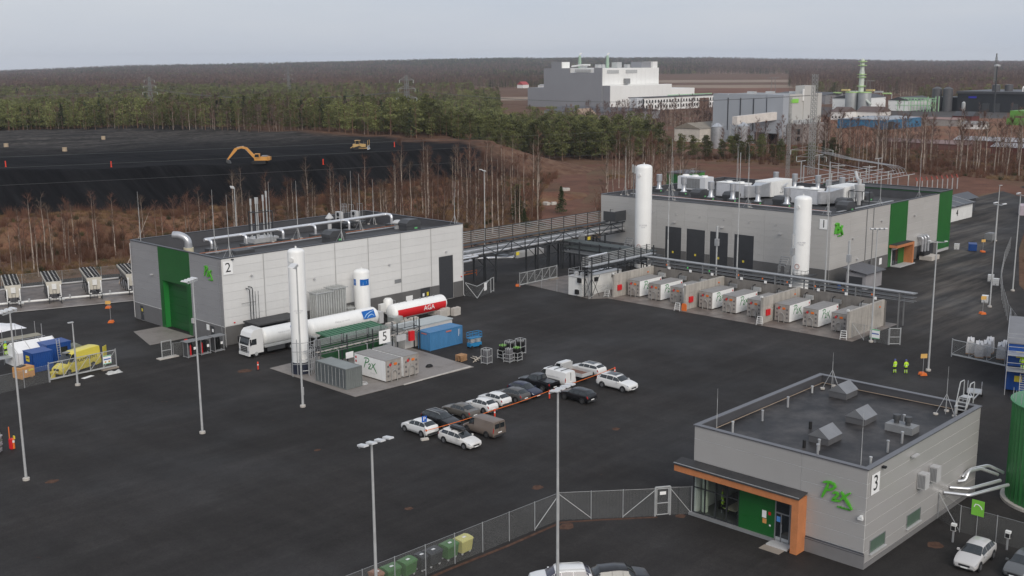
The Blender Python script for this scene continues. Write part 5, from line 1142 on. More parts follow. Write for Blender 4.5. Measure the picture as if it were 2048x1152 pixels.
bottle_cage(102.9,99.4,0.05,1.95,BB,'tall black bottle cage behind the low cages')
bottle_cage(104.5,99.0,0.0,2.0,BB,'tall black bottle cage standing apart from the others')
t = thing('wooden_pallet', 'stack of brown wooden pallets at the corner of pad 5', 'pallet', (96.6,102.2,0), 0.1, local=True)
for j in range(5):
    for i in range(5): part('plank', MB().box(-0.6+i*0.26,-0.6+i*0.26+0.16,-0.5,0.5,0.13+j*0.17,0.155+j*0.17), PALLET, t)
    for y in (-0.45,0,0.45): part('stringer', MB().box(-0.6,0.6,y-0.04,y+0.04,0.03+j*0.17,0.128+j*0.17), PALLET, t)
t = thing('timber_offcuts', 'pale timber lengths crossed on the asphalt beside the pallets', 'timber', (98.2,101.0,0), 0, local=True)
for i in range(7): part('plank', MB().cbox((0.12*i-0.4,0.18*(i%3)-0.2,0.05+0.04*i),(1.9,0.12,0.04),0.5+0.45*(i%3)), M('pale_timber',(0.52,0.46,0.38),0.8), t)
t = thing('hose_reel', 'dark coil of hose lying on the concrete pad', 'hose', (91.6,102.9,0.06), 0, local=True)
for q in range(3): part('coil', MB().path([((0.5-0.08*q)*math.cos(a),(0.35-0.05*q)*math.sin(a),0.06+0.09*q) for a in np.linspace(0,6.2,18)],0.05,6), BLACK, t)
t = thing('hose_coil', 'pale coiled hose beside the grey container', 'hose', (80.9,102.9,0.06), 0, local=True)
for q in range(3): part('coil', MB().path([((0.5-0.08*q)*math.cos(a),(0.5-0.05*q)*math.sin(a),0.06+0.09*q) for a in np.linspace(0,6.2,18)],0.05,6), LGREY, t)
# ------------------------------------------------------------------ lamp posts
def lamp_post(x, y, h, rz, heads, lab, base=True, bar=1.9):
    t = thing('lamp_post', lab, 'lamp post', (x,y,0), rz, 'yard lamp posts', local=True)
    part('pole', MB().lathe((0,0,0.25),[(0.13,0),(0.12,1.0),(0.07,h-0.3),(0.07,h-0.25)],12), LSTEEL, t, 40)
    if base: part('foundation', MB().lathe((0,0,0),[(0.32,0),(0.32,0.22),(0.20,0.26)],14), CONCB, t, 40)
    if heads > 1:
        part('cross_arm', MB().box(-bar/2,bar/2,-0.05,0.05,h-0.15,h-0.05), LSTEEL, t)
        for i in range(heads):
            px = -bar/2+bar*i/(heads-1); s_ = -1 if px < 0 else 1; k = MB()
            k.add([(px-0.17,-0.05,h+0.02),(px+0.17,-0.05,h+0.02),(px+0.19,-0.72,h+0.10),(px-0.19,-0.72,h+0.10),(px-0.15,-0.05,h+0.12),(px+0.15,-0.05,h+0.12),(px+0.17,-0.70,h+0.2),(px-0.17,-0.70,h+0.2)],[(0,3,2,1),(4,5,6,7),(0,1,5,4),(1,2,6,5),(2,3,7,6),(3,0,4,7)])
            hd = part('lamp_head', k, M('lamp_head_white',(0.66,0.67,0.68),0.4,0.1,0.05,1), t)
            part('bracket', MB().box(px-0.04,px+0.04,-0.2,0.04,h-0.06,h+0.03), STEEL, hd)
    else:
        k = MB().box(-0.16,0.16,-0.55,0.1,h-0.05,h+0.06); part('lamp_head', k, LSTEEL, t)
    return t
lamp_post(39.4,101.4,16.2,R(-150),4,'tall four headed lamp post at the yard edge by the construction huts')
lamp_post(57.9,101.2,16.4,R(-150),4,'tall lamp post on the asphalt in front of the hall 2 green door')
lp = lamp_post(70.6,101.0,16.2,R(-135),4,'tall lamp post with a control box in front of the slim tank of pad 5')
part('control_box', MB().box(-0.42,-0.15,-0.15,0.15,1.3,2.2).box(-0.38,-0.2,-0.1,0.1,0,1.3), LGREY, lp)
lamp_post(39.2,49.3,16.2,R(0),4,'nearest tall four headed lamp post above the waste bins')
lamp_post(54.9,48.5,16.2,R(8),4,'tall four headed lamp post in front of the row of parked cars')
lamp_post(132.7,55.4,16.4,R(-60),2,'tall lamp post beside the two workers in yellow')
lamp_post(141.6,67.4,15.8,R(-45),4,'tall lamp post at the end wall of the container bays')
lamp_post(175.0,64.0,16.3,R(60),2,'tall lamp post beside the white containers along the side road')
lamp_post(190.2,66.0,16.3,R(60),2,'tall thin lamp post further along the side road')
lamp_post(242.0,88.4,12.0,R(60),1,'farther lamp post on the side road by the mesh fence', bar=1)
lamp_post(57.1,128.4,7.9,R(-90),1,'short single headed lamp post beside the sliding gate and yellow van')
lamp_post(110.9,177.0,16.2,R(-120),2,'lamp post behind the roof of hall 2', bar=2.6)
lamp_post(163.7,165.3,16.2,R(-120),2,'lamp post beyond the truss bridge at the edge of the wood', bar=2.6)
# lightning rods on the roofs and masts on the ground
def rod(x, y, z, h, lab, grp, tripod=True, r=0.05):
    t = thing('lightning_rod', lab, 'lightning rod', (x,y,z), 0, grp, local=True)
    part('mast', MB().tube((0,0,0),(0,0,h*0.4),r,6).tube((0,0,h*0.4),(0,0,h*0.75),r*0.75,6).tube((0,0,h*0.75),(0,0,h),r*0.4,6), LSTEEL, t)
    if tripod:
        for a in (0.3,2.4,4.5):
            part('stay', MB().tube((0.9*math.cos(a),0.9*math.sin(a),0.12),(0,0,1.9),0.025,5), STEEL, t)
            part('ballast_foot', MB().lathe((0.9*math.cos(a),0.9*math.sin(a),0),[(0.22,0),(0.22,0.16)],10), CONCB, t)
for i, (x, y, h) in enumerate(((81.0,156.0,9.6),(86.4,144.0,9.4),(82.6,134.0,9.0),(99.4,148.8,9.6),(103.0,146.5,9.4),(101.5,133.2,9.2),(121.0,155.6,9.8),(115.6,146.5,9.6),(124.6,154.0,8.0),(124.9,133.2,7.5))):
    rod(x, y, 11.75-(y-132.3)/24.8*1.85, h, 'thin lightning rod on tripod feet on the roof of the long pale hall', 'lightning rods on hall 2')
for i, (x, y, h) in enumerate(((180.0,140.6,10),(177.8,127.2,8.6),(195.5,140.2,11),(209.5,132.6,11),(211.5,131.2,9.5),(199.0,126.2,10),(178.2,110.4,10),(177.6,94.0,10.5),(210.5,105.0,10.5),(197.0,93.6,10),(216.2,94.6,9.8))):
    rod(x, y, 11.6-(x-174.8)/43.9, h, 'thin lightning rod on tripod feet on the roof of the four door hall', 'lightning rods on hall 1')
for x, y, h, q in ((158.0,113.8,19.0,'between the bays and the door nearest the tall tank'),(158.0,99.6,23.5,'between the bays and the doors of hall 1'),(158.0,83.4,22.0,'near the white tank at the corner of hall 1')): rod(x, y, 0, h, 'tall pale lightning mast '+q, 'lightning masts by hall 1', False, 0.13)
for x, y, q in ((160.0,105.0,'first slim vent mast'),(160.0,90.5,'second slim vent mast'),(160.0,80.6,'third slim vent mast')):
    t = thing('vent_mast', q+' standing behind the pipe rack of the bays', 'vent mast', (x,y,0), 0, local=True)
    part('pole', MB().tube((0,0,0),(0,0,8.6),0.14,10).tube((0,0,8.6),(0,0,10.6),0.20,10), LSTEEL, t, 40); part('collar', MB().box(-0.3,0.3,-0.3,0.3,7.2,8.4), STEEL, t)
for x, y, h in ((77.3,50.2,3.6),(94.8,48.8,3.6),(76.4,36.6,4.6),(94.4,37.6,4.4)): rod(x, y, 7.3, h, 'slim lightning rod standing on the roof of the low office pavilion', 'lightning rods on building 3', x > 90, 0.03)
# ------------------------------------------------------------------ fences
def fence(name_lab, pts, h=2.45, step=2.8, braces=(), top=True, group=None):
    t = thing('mesh_fence', name_lab, 'fence', (pts[0][0],pts[0][1],0), group=group)
    for i in range(len(pts)-1):
        a = Vector((*pts[i],0)); c = Vector((*pts[i+1],0)); L_ = (c-a).length; n = max(1, round(L_/step))
        for j in range(n + (1 if i == len(pts)-2 else 0)):
            p = a+(c-a)*(j/n); part('post', MB().tube((p.x,p.y,0),(p.x,p.y,h+0.05),0.035,8), STEEL, t)
        for j in range(n):
            p = a+(c-a)*(j/n); q = a+(c-a)*((j+1)/n)
            k = MB().add([(p.x,p.y,0.04),(q.x,q.y,0.04),(q.x,q.y,h),(p.x,p.y,h)],[(0,1,2,3)]); part('netting', k, NET, t)
            if top: part('top_wire', MB().tube((p.x,p.y,h),(q.x,q.y,h),0.012,5), STEEL, t)
            if (i,j) in braces:
                s_ = braces[(i,j)]; z0, z1 = (0.1,h-0.15) if s_ > 0 else (h-0.15,0.1); part('brace', MB().tube((p.x,p.y,z0),(q.x,q.y,z1),0.03,6), LSTEEL, t)
    return t
FP = [(30.0,59.4),(42.9,59.3),(66.4,58.5),(72.6,53.1)]
fence('chain link fence in the foreground running past the bins to the wicket gate', FP, 2.5, 2.95, {(1,7):1,(2,0):-1,(2,2):1})
t = thing('wicket_gate', 'narrow mesh wicket gate with a white sign beside building 3', 'gate', (73.15,52.75,0))
a, c = Vector((72.65,53.08,0)), Vector((73.75,52.35,0)); d = (c-a)
for p in (a, c): part('gate_post', MB().beam((p.x,p.y,0),(p.x,p.y,2.6),0.10), LSTEEL, t)
part('gate_lintel', MB().beam((a.x,a.y,2.6),(c.x,c.y,2.6),0.10), LSTEEL, t)
e, f_ = a+d*0.1, a+d*0.9
for z in (0.12,1.15,2.45): part('gate_rail', MB().beam((e.x,e.y,z),(f_.x,f_.y,z),0.06), LSTEEL, t)
for p in (e, f_): part('gate_stile', MB().beam((p.x,p.y,0.1),(p.x,p.y,2.48),0.06), LSTEEL, t)
part('netting', MB().add([(e.x,e.y,0.12),(f_.x,f_.y,0.12),(f_.x,f_.y,2.45),(e.x,e.y,2.45)],[(0,1,2,3)]), NET, t)
m_ = a+d*0.5; part('gate_sign', MB().cbox((m_.x-0.02,m_.y-0.03,2.05),(0.55,0.02,0.28),math.atan2(d.y,d.x)), SIGNW, t)
fence('short chain link fence between the wicket gate and building 3', [(73.8,52.3),(75.1,51.05)], 2.5, 2.0, {(0,0):-1})
def slide_gate(lab, a, c, h=2.2, n=5, sign=None):
    t = thing('sliding_gate', lab, 'gate', (a[0],a[1],0)); a = Vector((*a,0)); c = Vector((*c,0)); d = c-a
    part('bottom_rail', MB().beam((a.x,a.y,0.35),(c.x,c.y,0.35),0.14,0.16), LSTEEL, t); part('top_rail', MB().beam((a.x,a.y,h),(c.x,c.y,h),0.08), LSTEEL, t)
    for j in range(n+1):
        p = a+d*(j/n); part('gate_stile', MB().beam((p.x,p.y,0.3),(p.x,p.y,h),0.06), LSTEEL, t)
        if j < n: q = a+d*((j+1)/n); part('brace', MB().tube((p.x,p.y,0.4),(q.x,q.y,h),0.025,6), LSTEEL, t)
    part('netting', MB().add([(a.x,a.y,0.4),(c.x,c.y,0.4),(c.x,c.y,h),(a.x,a.y,h)],[(0,1,2,3)]), NET, t)
    for p in (a, c): part('gate_post', MB().beam((p.x,p.y,0),(p.x,p.y,h+0.15),0.10), STEEL, t)
    k = a+d*0.04; part('foot_block', MB().cbox((c.x-d.normalized().x*0.9,c.y-d.normalized().y*0.9,0.1),(2.2,0.5,0.18),math.atan2(d.y,d.x)), M('old_timber',(0.28,0.24,0.2),0.8), t)
    if sign is not None:
        p = a+d*sign; n_ = Vector((d.y,-d.x,0)).normalized(); n_ = n_ if n_.y < 0 else -n_; ang = math.atan2(d.y,d.x)
        s_ = part('gate_sign', MB().cbox((p.x+n_.x*0.06,p.y+n_.y*0.06,1.35),(1.1,0.03,1.1),ang), SIGNW, t)
        part('sign_stripe', MB().cbox((p.x+n_.x*0.085,p.y+n_.y*0.085,1.42),(0.95,0.01,0.16),ang), M('sign_blue',(0.05,0.12,0.4),0.5), s_)
        part('sign_stripe', MB().cbox((p.x+n_.x*0.085,p.y+n_.y*0.085,1.84),(1.08,0.01,0.10),ang).cbox((p.x+n_.x*0.085,p.y+n_.y*0.085,0.86),(1.08,0.01,0.08),ang), M('sign_green',(0.15,0.5,0.25),0.5), s_)
        part('sign_mark', MB().cbox((p.x+n_.x*0.085-0.25,p.y+n_.y*0.085,1.08),(0.22,0.01,0.2),ang).cbox((p.x+n_.x*0.085+0.25,p.y+n_.y*0.085,1.08),(0.22,0.01,0.2),ang), M('sign_amber',(0.6,0.35,0.05),0.5), s_)
    return t
slide_gate('white framed sliding mesh gate in front of the yellow van', (55.4,132.3), (64.2,132.5), 2.4, 5, 0.86)
fence('chain link fence at the frame edge beside the construction huts', [(46.0,131.6),(55.3,132.3)], 2.2, 2.9)
slide_gate('open white framed mesh gate at the bay pad by the truss bridge', (137.3,130.2), (147.3,130.4), 2.4, 5)
fence('low mesh fence round the corner of the process cabin pad', [(139.4,130.4),(137.5,114.7),(140.6,113.2)], 2.2, 4.0, {(1,0):1})
slide_gate('open sliding mesh gate before the wrapped white bags', (141.4,56.1), (140.0,46.5), 2.3, 4)
fence('mesh fence along the side road at the frame edge', [(148.0,47.5),(154.0,51.3),(167.7,58.6),(181.6,64.6),(194.5,69.6)], 2.4, 3.2)
fence('mesh fence along the far bend of the side road', [(194.6,69.7),(215.0,76.6),(234.0,82.4)], 2.4, 3.2, group=None)
fence('tall mesh fence closing the yard behind the small white building marked 4', [(300,122.2),(284,120.0),(262,126.5)], 2.6, 3.5)
fence('long mesh fence behind the row of dry coolers', [(52.0,200.5),(78.8,196.0),(95.0,191.6),(104,188)], 2.2, 3.4)
fence('mesh fence beside the electric car chargers', [(88.6,35.3),(87.0,32.8),(86.9,24.0)], 2.3, 2.7, {(0,0):-1})
# wing gate at the corner of hall 2
t = thing('mesh_gate_frame', 'triangular mesh gate frame with a notice at the corner of hall 2', 'gate', (128.6,130.0,0))
k = MB(); A_, B_, C_ = (125.6,131.6), (125.4,128.6), (130.4,130.4)
part('frame_tube', MB().tube((*A_,2.3),(*B_,2.1),0.05,6).tube((*B_,2.1),(*C_,2.3),0.05,6).tube((*B_,0.1),(*A_,2.2),0.05,6).tube((*B_,0.1),(129.4,130.0,2.2),0.05,6), LSTEEL, t)
part('netting', MB().add([(*A_,0.1),(*B_,0.1),(*B_,2.1),(*A_,2.3)],[(0,1,2,3)]).add([(*B_,0.1),(*C_,0.1),(*C_,2.3),(*B_,2.1)],[(0,1,2,3)]), NET, t)
part('notice_board', MB().cbox((128.3,129.55,1.5),(1.0,0.04,1.3),0.35), SIGNW, t)
part('gate_leaf', MB().beam((130.4,130.4,0),(130.4,130.4,2.5),0.1).beam((131.5,130.8,0),(131.5,130.8,2.5),0.1).beam((130.4,130.4,2.45),(131.5,130.8,2.45),0.08).beam((130.4,130.4,0.2),(131.5,130.8,0.2),0.08), LSTEEL, t)
# gate and sign at the end of the bays
t = thing('wicket_gate', 'narrow mesh wicket gate at the end wall of the container bays', 'gate', (142.3,64.3,0))
for p in ((141.8,64.9),(142.8,63.8)): part('gate_post', MB().beam((*p,0),(*p,2.4),0.12), LSTEEL, t)
for z in (0.15,1.1,2.3): part('gate_rail', MB().beam((141.8,64.9,z),(142.8,63.8,z),0.08), LSTEEL, t)
part('netting', MB().add([(141.8,64.9,0.1),(142.8,63.8,0.1),(142.8,63.8,2.3),(141.8,64.9,2.3)],[(0,1,2,3)]), NET, t)
fence('short mesh fence with a white and green notice beside the bay end wall', [(141.9,70.4),(141.7,65.0)], 2.2, 1.8, {(0,0):-1})
t = thing('notice_board', 'white notice with green edges on the fence by the bay end wall', 'sign', (141.4,67.6,0)); part('board', b(141.55,141.6,66.2,67.6,0.6,1.9), SIGNW, t); part('sign_stripe', MB().box(141.54,141.55,66.2,67.6,1.75,1.9).box(141.54,141.55,66.2,67.6,0.6,0.7), M('sign_green',(0,0,0)), t); part('sign_stripe', b(141.54,141.55,66.3,67.5,1.2,1.36), M('sign_blue',(0,0,0)), t); part('post', MB().beam((141.62,66.9,0),(141.62,66.9,0.6),0.05), STEEL, t)
# small mesh gate and bottle lockers in front of hall 2
t = thing('wicket_gate', 'free standing mesh wicket gate before the concrete apron of hall 2', 'gate', (71.1,132.1,0))
for x in (70.4,71.8): part('gate_post', MB().beam((x,132.1,0),(x,132.1,2.4),0.09), LSTEEL, t)
for z in (0.1,1.1,2.35): part('gate_rail', MB().beam((70.4,132.1,z),(71.8,132.1,z),0.07), LSTEEL, t)
part('netting', MB().add([(70.4,132.1,0.1),(71.8,132.1,0.1),(71.8,132.1,2.3),(70.4,132.1,2.3)],[(0,1,2,3)]), NET, t); part('foot', b(69.8,72.6,131.6,132.6,0.02,0.14), CONCB, t)
for i, (x, q) in enumerate(((73.6,'first of three grey bottle lockers'),(75.6,'middle one of three grey bottle lockers'),(77.7,'last of three grey bottle lockers'))):
    t = thing('bottle_locker', q+' outside the corner of hall 2', 'locker', (x,130.4,0), 0.06, 'bottle lockers at hall 2', local=True)
    k = MB()
    for px in (-0.7,0.7):
        for py in (-0.5,0.5): k.beam((px,py,0),(px,py,2.15),0.06)
    part('frame', k, STEEL, t); part('roof', MB().box(-0.95,0.95,-0.7,0.7,2.15,2.22), MGREY, t); part('back_panel', MB().box(-0.7,0.7,0.46,0.5,0.2,2.1).box(-0.72,-0.68,-0.5,0.46,0.2,2.1), DGREY, t); part('floor', MB().box(-0.8,0.8,-0.6,0.6,0.1,0.16), STEEL, t)
    for j in range(4): part('gas_bottle', MB().lathe((-0.45+j*0.3,0.15,0.17),[(0.115,0),(0.115,1.25),(0.04,1.5)],10), (M('bottle_black',(0,0,0)),M('bottle_grey',(0,0,0)),RED)[(j+i)%3 if j+i < 4 else 0], t, 40)
    part('label_plate', MB().box(0.2,0.55,-0.53,-0.51,1.0,1.35), SIGNW, t)
fence('low mesh fence linking the bottle lockers to hall 2', [(72.0,132.0),(74.6,131.4),(79.6,131.2)], 1.9, 2.6)
solo('red_hydrant', MB().lathe((75.0,133.8,0),[(0.18,0),(0.18,0.9),(0.3,0.95),(0.3,1.5),(0.1,1.6)],12), RED, 'red hydrant post beside the bottle lockers', 'hydrant')
# ------------------------------------------------------------------ dry coolers
def cooler(x, y, lab):
    t = thing('dry_cooler', lab, 'dry cooler', (x,y,0), R(70.9), 'dry coolers behind hall 2', local=True)
    CRM = M('cream_cooler',(0.56,0.53,0.46),0.5,0,0.06,0.5); L_, Wt, Wb, zt, zb = 11.0, 2.4, 1.1, 3.6, 1.5
    k = MB(); k.extr([(-Wt/2,zt-0.35),(-Wb/2,zb),(Wb/2,zb),(Wt/2,zt-0.35)],(0,0,0),(0,1,0),(0,0,1),0.02,L_-0.02); part('coil_body', k, M('cooler_coil',(0.22,0.22,0.21),0.5,0.2,0.1,1), t)
    part('fan_deck', MB().box(0,L_,-Wt/2,Wt/2,zt-0.35,zt), CRM, t)
    k = MB(); k.extr([(-Wt/2,zt-0.35),(-0.75,zb+0.1),(0.75,zb+0.1),(Wt/2,zt-0.35)],(0,0,0),(0,1,0),(0,0,1),-0.04,0.02); part('end_panel', k, CRM, t)
    for i in range(8):
        for s_ in (-0.6,0.6): 
            f = part('fan', MB().lathe((0.75+i*1.35,s_,zt),[(0.54,0),(0.54,0.10),(0.46,0.10),(0.46,0.03),(0.02,0.03)],16), BLACK, t, 40)
            part('fan_hub', MB().lathe((0.75+i*1.35,s_,zt+0.03),[(0.12,0),(0.12,0.09)],8), LGREY, f)
    for i in range(6):
        for s_ in (-0.9,0.9): part('leg', MB().beam((0.3+i*2.05,s_,0),(0.3+i*2.05,s_*0.7,zb),0.12), DSTEEL, t)
    part('base_beam', MB().box(0.1,L_,-0.65,-0.5,zb-0.1,zb).box(0.1,L_,0.5,0.65,zb-0.1,zb), DSTEEL, t)
    for i in range(3): part('side_vent', MB().box(1.0+i*1.2,1.3+i*1.2,0.72,0.82,zb+0.3,zb+0.55), BLACK, t)
    for s_ in (-0.95,0.95): part('manifold', MB().path([(-0.15,s_,zt-0.6),(-0.35,s_,zt-0.8),(-0.35,s_,zb-0.5),(-0.35,s_*0.6,zb-0.5)],0.11,9,0.25), WHITE2, t, 40)
    part('control_box', MB().box(-0.3,-0.05,-0.35,0.35,zb+0.9,zb+1.75), WHITE2, t)
    part('pump_frame', MB().beam((-0.4,-0.9,0.0),(-0.4,-0.9,1.4),0.1).beam((-0.4,0.9,0.0),(-0.4,0.9,1.4),0.1).beam((-0.4,-0.9,1.0),(-0.4,0.9,1.0),0.1).beam((-1.2,-0.9,0),(-1.2,-0.9,1.0),0.1).beam((-1.2,-0.9,1.0),(-0.4,-0.9,1.0),0.1), DSTEEL, t)
    part('pump', MB().lathe((-1.0,-1.4,0.75),[(0.05,0),(0.22,0.02),(0.22,0.8),(0.05,0.85)],12,'y').lathe((-1.0,-2.2,0.9),[(0.16,0),(0.16,0.5)],10), LSTEEL, t, 40)
    part('ladder', MB().beam((-0.2,-0.25,0.2),(-0.2,-0.25,2.2),0.04).beam((-0.2,0.25,0.2),(-0.2,0.25,2.2),0.04).box(-0.25,-0.15,-0.25,0.25,0.8,0.84).box(-0.25,-0.15,-0.25,0.25,1.2,1.24).box(-0.25,-0.15,-0.25,0.25,1.6,1.64), DSTEEL, t)
    return t
for x, y, q in ((70.6,179.5,'cream dry cooler at the frame edge, farthest from hall 2'),(76.5,177.7,'second cream dry cooler from the frame edge'),(82.7,176.2,'third cream dry cooler from the frame edge'),(88.8,174.5,'cream dry cooler half hidden behind the corner of hall 2')): cooler(x, y, q)
t = thing('cooling_main', 'white insulated main pipe running past the dry coolers', 'pipe', (78,176,0))
part('pipe', MB().path([(60.0,184.6,0.5),(94.0,172.6,0.5)],0.18,12), WHITE2, t, 40); part('pipe', MB().path([(60.0,194.6,0.9),(92.0,186.4,0.9)],0.16,10), LGREY, t, 40)
for i in range(6): part('support', MB().cbox((61+i*5.6,184.2-i*1.98,0.15),(0.4,0.5,0.3),R(-19)), CONCB, t)
struct('cooler_pad', MB().prism([(56,180.4),(67.0,176.3),(92.0,167.6),(99.0,187.5),(60,199)], -0.1, 0.04), CONCP2)
struct('cooler_kerb', ribbon([(56,180.3),(67.0,176.2),(91.0,167.9)],0.35,0.10), CONCB)
# ------------------------------------------------------------------ sign stands and posts
def sign_stand(x, y, h, lab, plate=YELLOW, feet=True):
    t = thing('sign_stand', lab, 'sign', (x,y,0), R(-40), 'temporary sign stands', local=True)
    part('post', MB().tube((0,0,0.1),(0,0,h),0.03,6), STEEL, t)
    if plate: part('plate', MB().box(-0.42,0.42,-0.04,-0.02,h-0.55,h), plate, t)
    for s_ in (-0.3,0.3): part('foot', MB().extr([(-0.42,0),(0.42,0),(0.3,0.32),(-0.3,0.32)],(0,s_-0.1,0.0),(1,0,0),(0,0,1),0,-0.22), ORANGE, t)
AMB = M('amber_sign',(0.70,0.42,0.12),0.5)
sign_stand(130.4,55.1,2.7,'amber sign on an orange foot beside the two workers',AMB); sign_stand(169.3,62.9,2.8,'amber sign on an orange foot by the white containers',AMB); sign_stand(226.0,84.9,2.6,'amber sign on an orange foot farther along the side road',AMB)
sign_stand(76.0,157.5,2.9,'bare sign post in an orange foot near the corner of hall 2',None); sign_stand(80.6,167.6,1.2,'fallen amber sign at the kerb of the dry coolers',AMB)
sign_stand(137.6,130.9,1.0,'orange sign foot under the open mesh gate',None); sign_stand(149.0,126.0,3.4,'orange sign foot with a bare post under the truss bridge',None)
def marker(x, y, lab):
    t = thing('marker_post', lab, 'marker post', (x,y,0), 0.0, 'red marker posts', local=True)
    part('post', MB().lathe((0,0,0.08),[(0.09,0),(0.09,0.95),(0.05,1.0)],10), M('marker_red',(0.70,0.05,0.02),0.5), t, 40); part('base', MB().lathe((0,0,0),[(0.28,0),(0.26,0.08)],12), BLACK, t)
    part('reflective_band', MB().lathe((0,0,0.62),[(0.094,0),(0.094,0.16)],10), WHITE2, t)
marker(82.4,82.0,'red marker post holding the orange tape beside the white hatchback'); marker(91.8,82.4,'red marker post holding the orange tape behind the black pickup'); marker(76.0,118.1,'lone red marker post near the front wheel of the tanker truck'); marker(104.6,83.0,'red marker post at the far end of the orange tape')
t = thing('barrier_tape', 'orange tape strung between the posts behind the parked row', 'tape', (72.4,82.3,0))
for (p, q) in (((72.4,82.4,0.9),(82.4,82.0,0.95)),((82.4,82.0,0.95),(91.8,82.4,0.95)),((91.8,82.4,0.95),(104.6,83.0,0.95))):
    n = 8; k = MB()
    for i in range(n+1):
        s_ = i/n; z = p[2]*(1-s_)+q[2]*s_-0.18*4*s_*(1-s_)*0.5; k.v += [(p[0]*(1-s_)+q[0]*s_,p[1]*(1-s_)+q[1]*s_,z),(p[0]*(1-s_)+q[0]*s_,p[1]*(1-s_)+q[1]*s_+0.02,z+0.06)]
    k.f = [(2*i,2*i+2,2*i+3,2*i+1) for i in range(n)]; part('tape_length', k, ORANGE, t)
t = thing('parking_sign', 'blue parking sign on a post behind the white crossover', 'sign', (72.4,82.3,0), R(-20), local=True)
part('post', MB().tube((0,0,0.2),(0,0,2.6),0.03,8), STEEL, t); part('foot', MB().box(-0.4,0.4,-0.2,0.2,0.0,0.2), CONCB, t); pl = part('plate', MB().box(-0.28,0.28,-0.05,-0.03,1.95,2.6), M('traffic_blue',(0.015,0.10,0.45),0.5), t); text('lettering','P',0.6,(0,-0.056,2.27),(0,-1,0),SIGNW,pl,0.002)
# ------------------------------------------------------------------ waste bins
def bin4(x, y, rz, m, lab, w=1.25):
    t = thing('waste_bin', lab, 'waste bin', (x,y,0), rz, 'waste bins along the fence', local=True)
    k = MB(); k.add([(-w/2+0.08,-0.4,0.2),(w/2-0.08,-0.4,0.2),(w/2-0.08,0.4,0.2),(-w/2+0.08,0.4,0.2),(-w/2,-0.5,1.15),(w/2,-0.5,1.15),(w/2,0.5,1.15),(-w/2,0.5,1.15)],[(0,3,2,1),(4,5,6,7),(0,1,5,4),(1,2,6,5),(2,3,7,6),(3,0,4,7)]); part('tub', k, m, t)
    k = MB(); k.extr([(-0.55,0),(0.55,0),(0.5,0.13),(0.1,0.2),(-0.45,0.12)],(-w/2-0.03,0,1.15),(0,1,0),(0,0,1),0,w+0.06); part('lid', k, m, t)
    part('label_plate', MB().box(-0.15,0.15,-0.2,0.0,1.34,1.36), SIGNW, t)
    for px in (-w/2+0.2,w/2-0.2):
        for py in (-0.3,0.3): part('wheel', MB().lathe((px,py-0.03,0.1),[(0.02,0),(0.1,0),(0.1,0.06),(0.02,0.06)],10,'y'), LGREY, t)
BGR = M('green_bin',(0.06,0.17,0.045),0.5); BYE = M('yellow_bin',(0.62,0.58,0.20),0.5); BDK = M('charcoal_bin',(0.03,0.032,0.035),0.5); BBR = M('brown_bin',(0.30,0.15,0.09),0.5)
for x, y, m, w, q in ((56.5,59.9,BYE,1.25,'pale yellow waste bin at the far end of the bin row'),(55.0,59.95,BGR,1.25,'green waste bin beside the yellow one'),(53.3,60.0,BDK,1.3,'wide charcoal waste bin in the middle of the bin row'),(52.1,60.0,BDK,0.65,'narrow charcoal waste bin beside the wide one'),(50.8,60.1,BGR,1.25,'second green waste bin, between charcoal and green'),(49.2,60.1,BGR,1.25,'green waste bin next to the brown bin'),(47.9,60.2,BBR,0.7,'small brown waste bin at the near end of the row')): bin4(x, y, R(2)+RND.uniform(-.06,.06), m, q, w)
# ------------------------------------------------------------------ ev chargers and sign
for x, y, q in ((84.7,32.4,'by the pale electric car'),(86.2,28.7,'by the dark grey car')):
    t = thing('car_charger', 'white and black car charger post '+q, 'charger', (x,y,0), R(180), local=True); part('post', MB().box(-0.06,0.06,-0.06,0.06,0,1.1), STEEL, t); part('charger_body', MB().box(-0.16,0.12,-0.2,0.2,1.0,1.6), WHITE2, t); part('display', MB().box(0.12,0.14,-0.16,0.16,1.05,1.4), BLACK, t); part('display', MB().box(-0.18,-0.16,-0.16,0.16,1.05,1.4).box(-0.16,0.1,0.2,0.22,1.05,1.4), BLACK, t)
t = thing('charging_sign', 'bright green charging sign fixed to the mesh fence', 'sign', (86.9,31.4,0)); part('plate', b(86.8,86.84,30.9,31.9,1.9,3.2), M('bright_lime_sign',(0.20,0.55,0.06),0.5), t); part('post', MB().tube((86.88,31.4,0),(86.88,31.4,1.9),0.03,6), STEEL, t)
k = MB(); stroke(k, [(0.2,0.7),(0.3,0.95),(0.55,0.95),(0.75,0.8),(0.85,0.6)], 0.08, (86.79,31.9,1.9),(0,-1,0),(0,0,1),0.0,0.01); part('sign_mark', k, SIGNW, t)
# green silo at the frame edge
t = thing('silo_tank', 'tall dark green corrugated silo tank at the frame edge behind building 3', 'silo', (98.9,29.4,0))
k = MB(); n = 96; 
for z in (0.25,9.0):
    for i in range(n):
        a = 2*math.pi*i/n; rr_ = 3.9+(0.035 if i%2 else -0.035); k.v.append((98.9+rr_*math.cos(a),29.4+rr_*math.sin(a),z))
k.f = [(i,(i+1)%n,n+(i+1)%n,n+i) for i in range(n)]; part('shell', k, GREEN2, t)
part('cone_roof', MB().lathe((98.9,29.4,9.0),[(4.1,0),(4.1,0.08),(0.7,0.75),(0.7,1.0),(0.05,1.05)],40), M('green_roof_sheet',(0.05,0.22,0.085),0.4), t, 30)
part('foundation', MB().lathe((98.9,29.4,0),[(4.3,0),(4.3,0.25)],40), CONCB, t); part('filling_pipe', MB().path([(94.6,29.2,0.1),(94.6,29.2,1.7),(95.6,29.6,1.7)],0.22,10,0.3), GALV, t, 40)
k = MB()
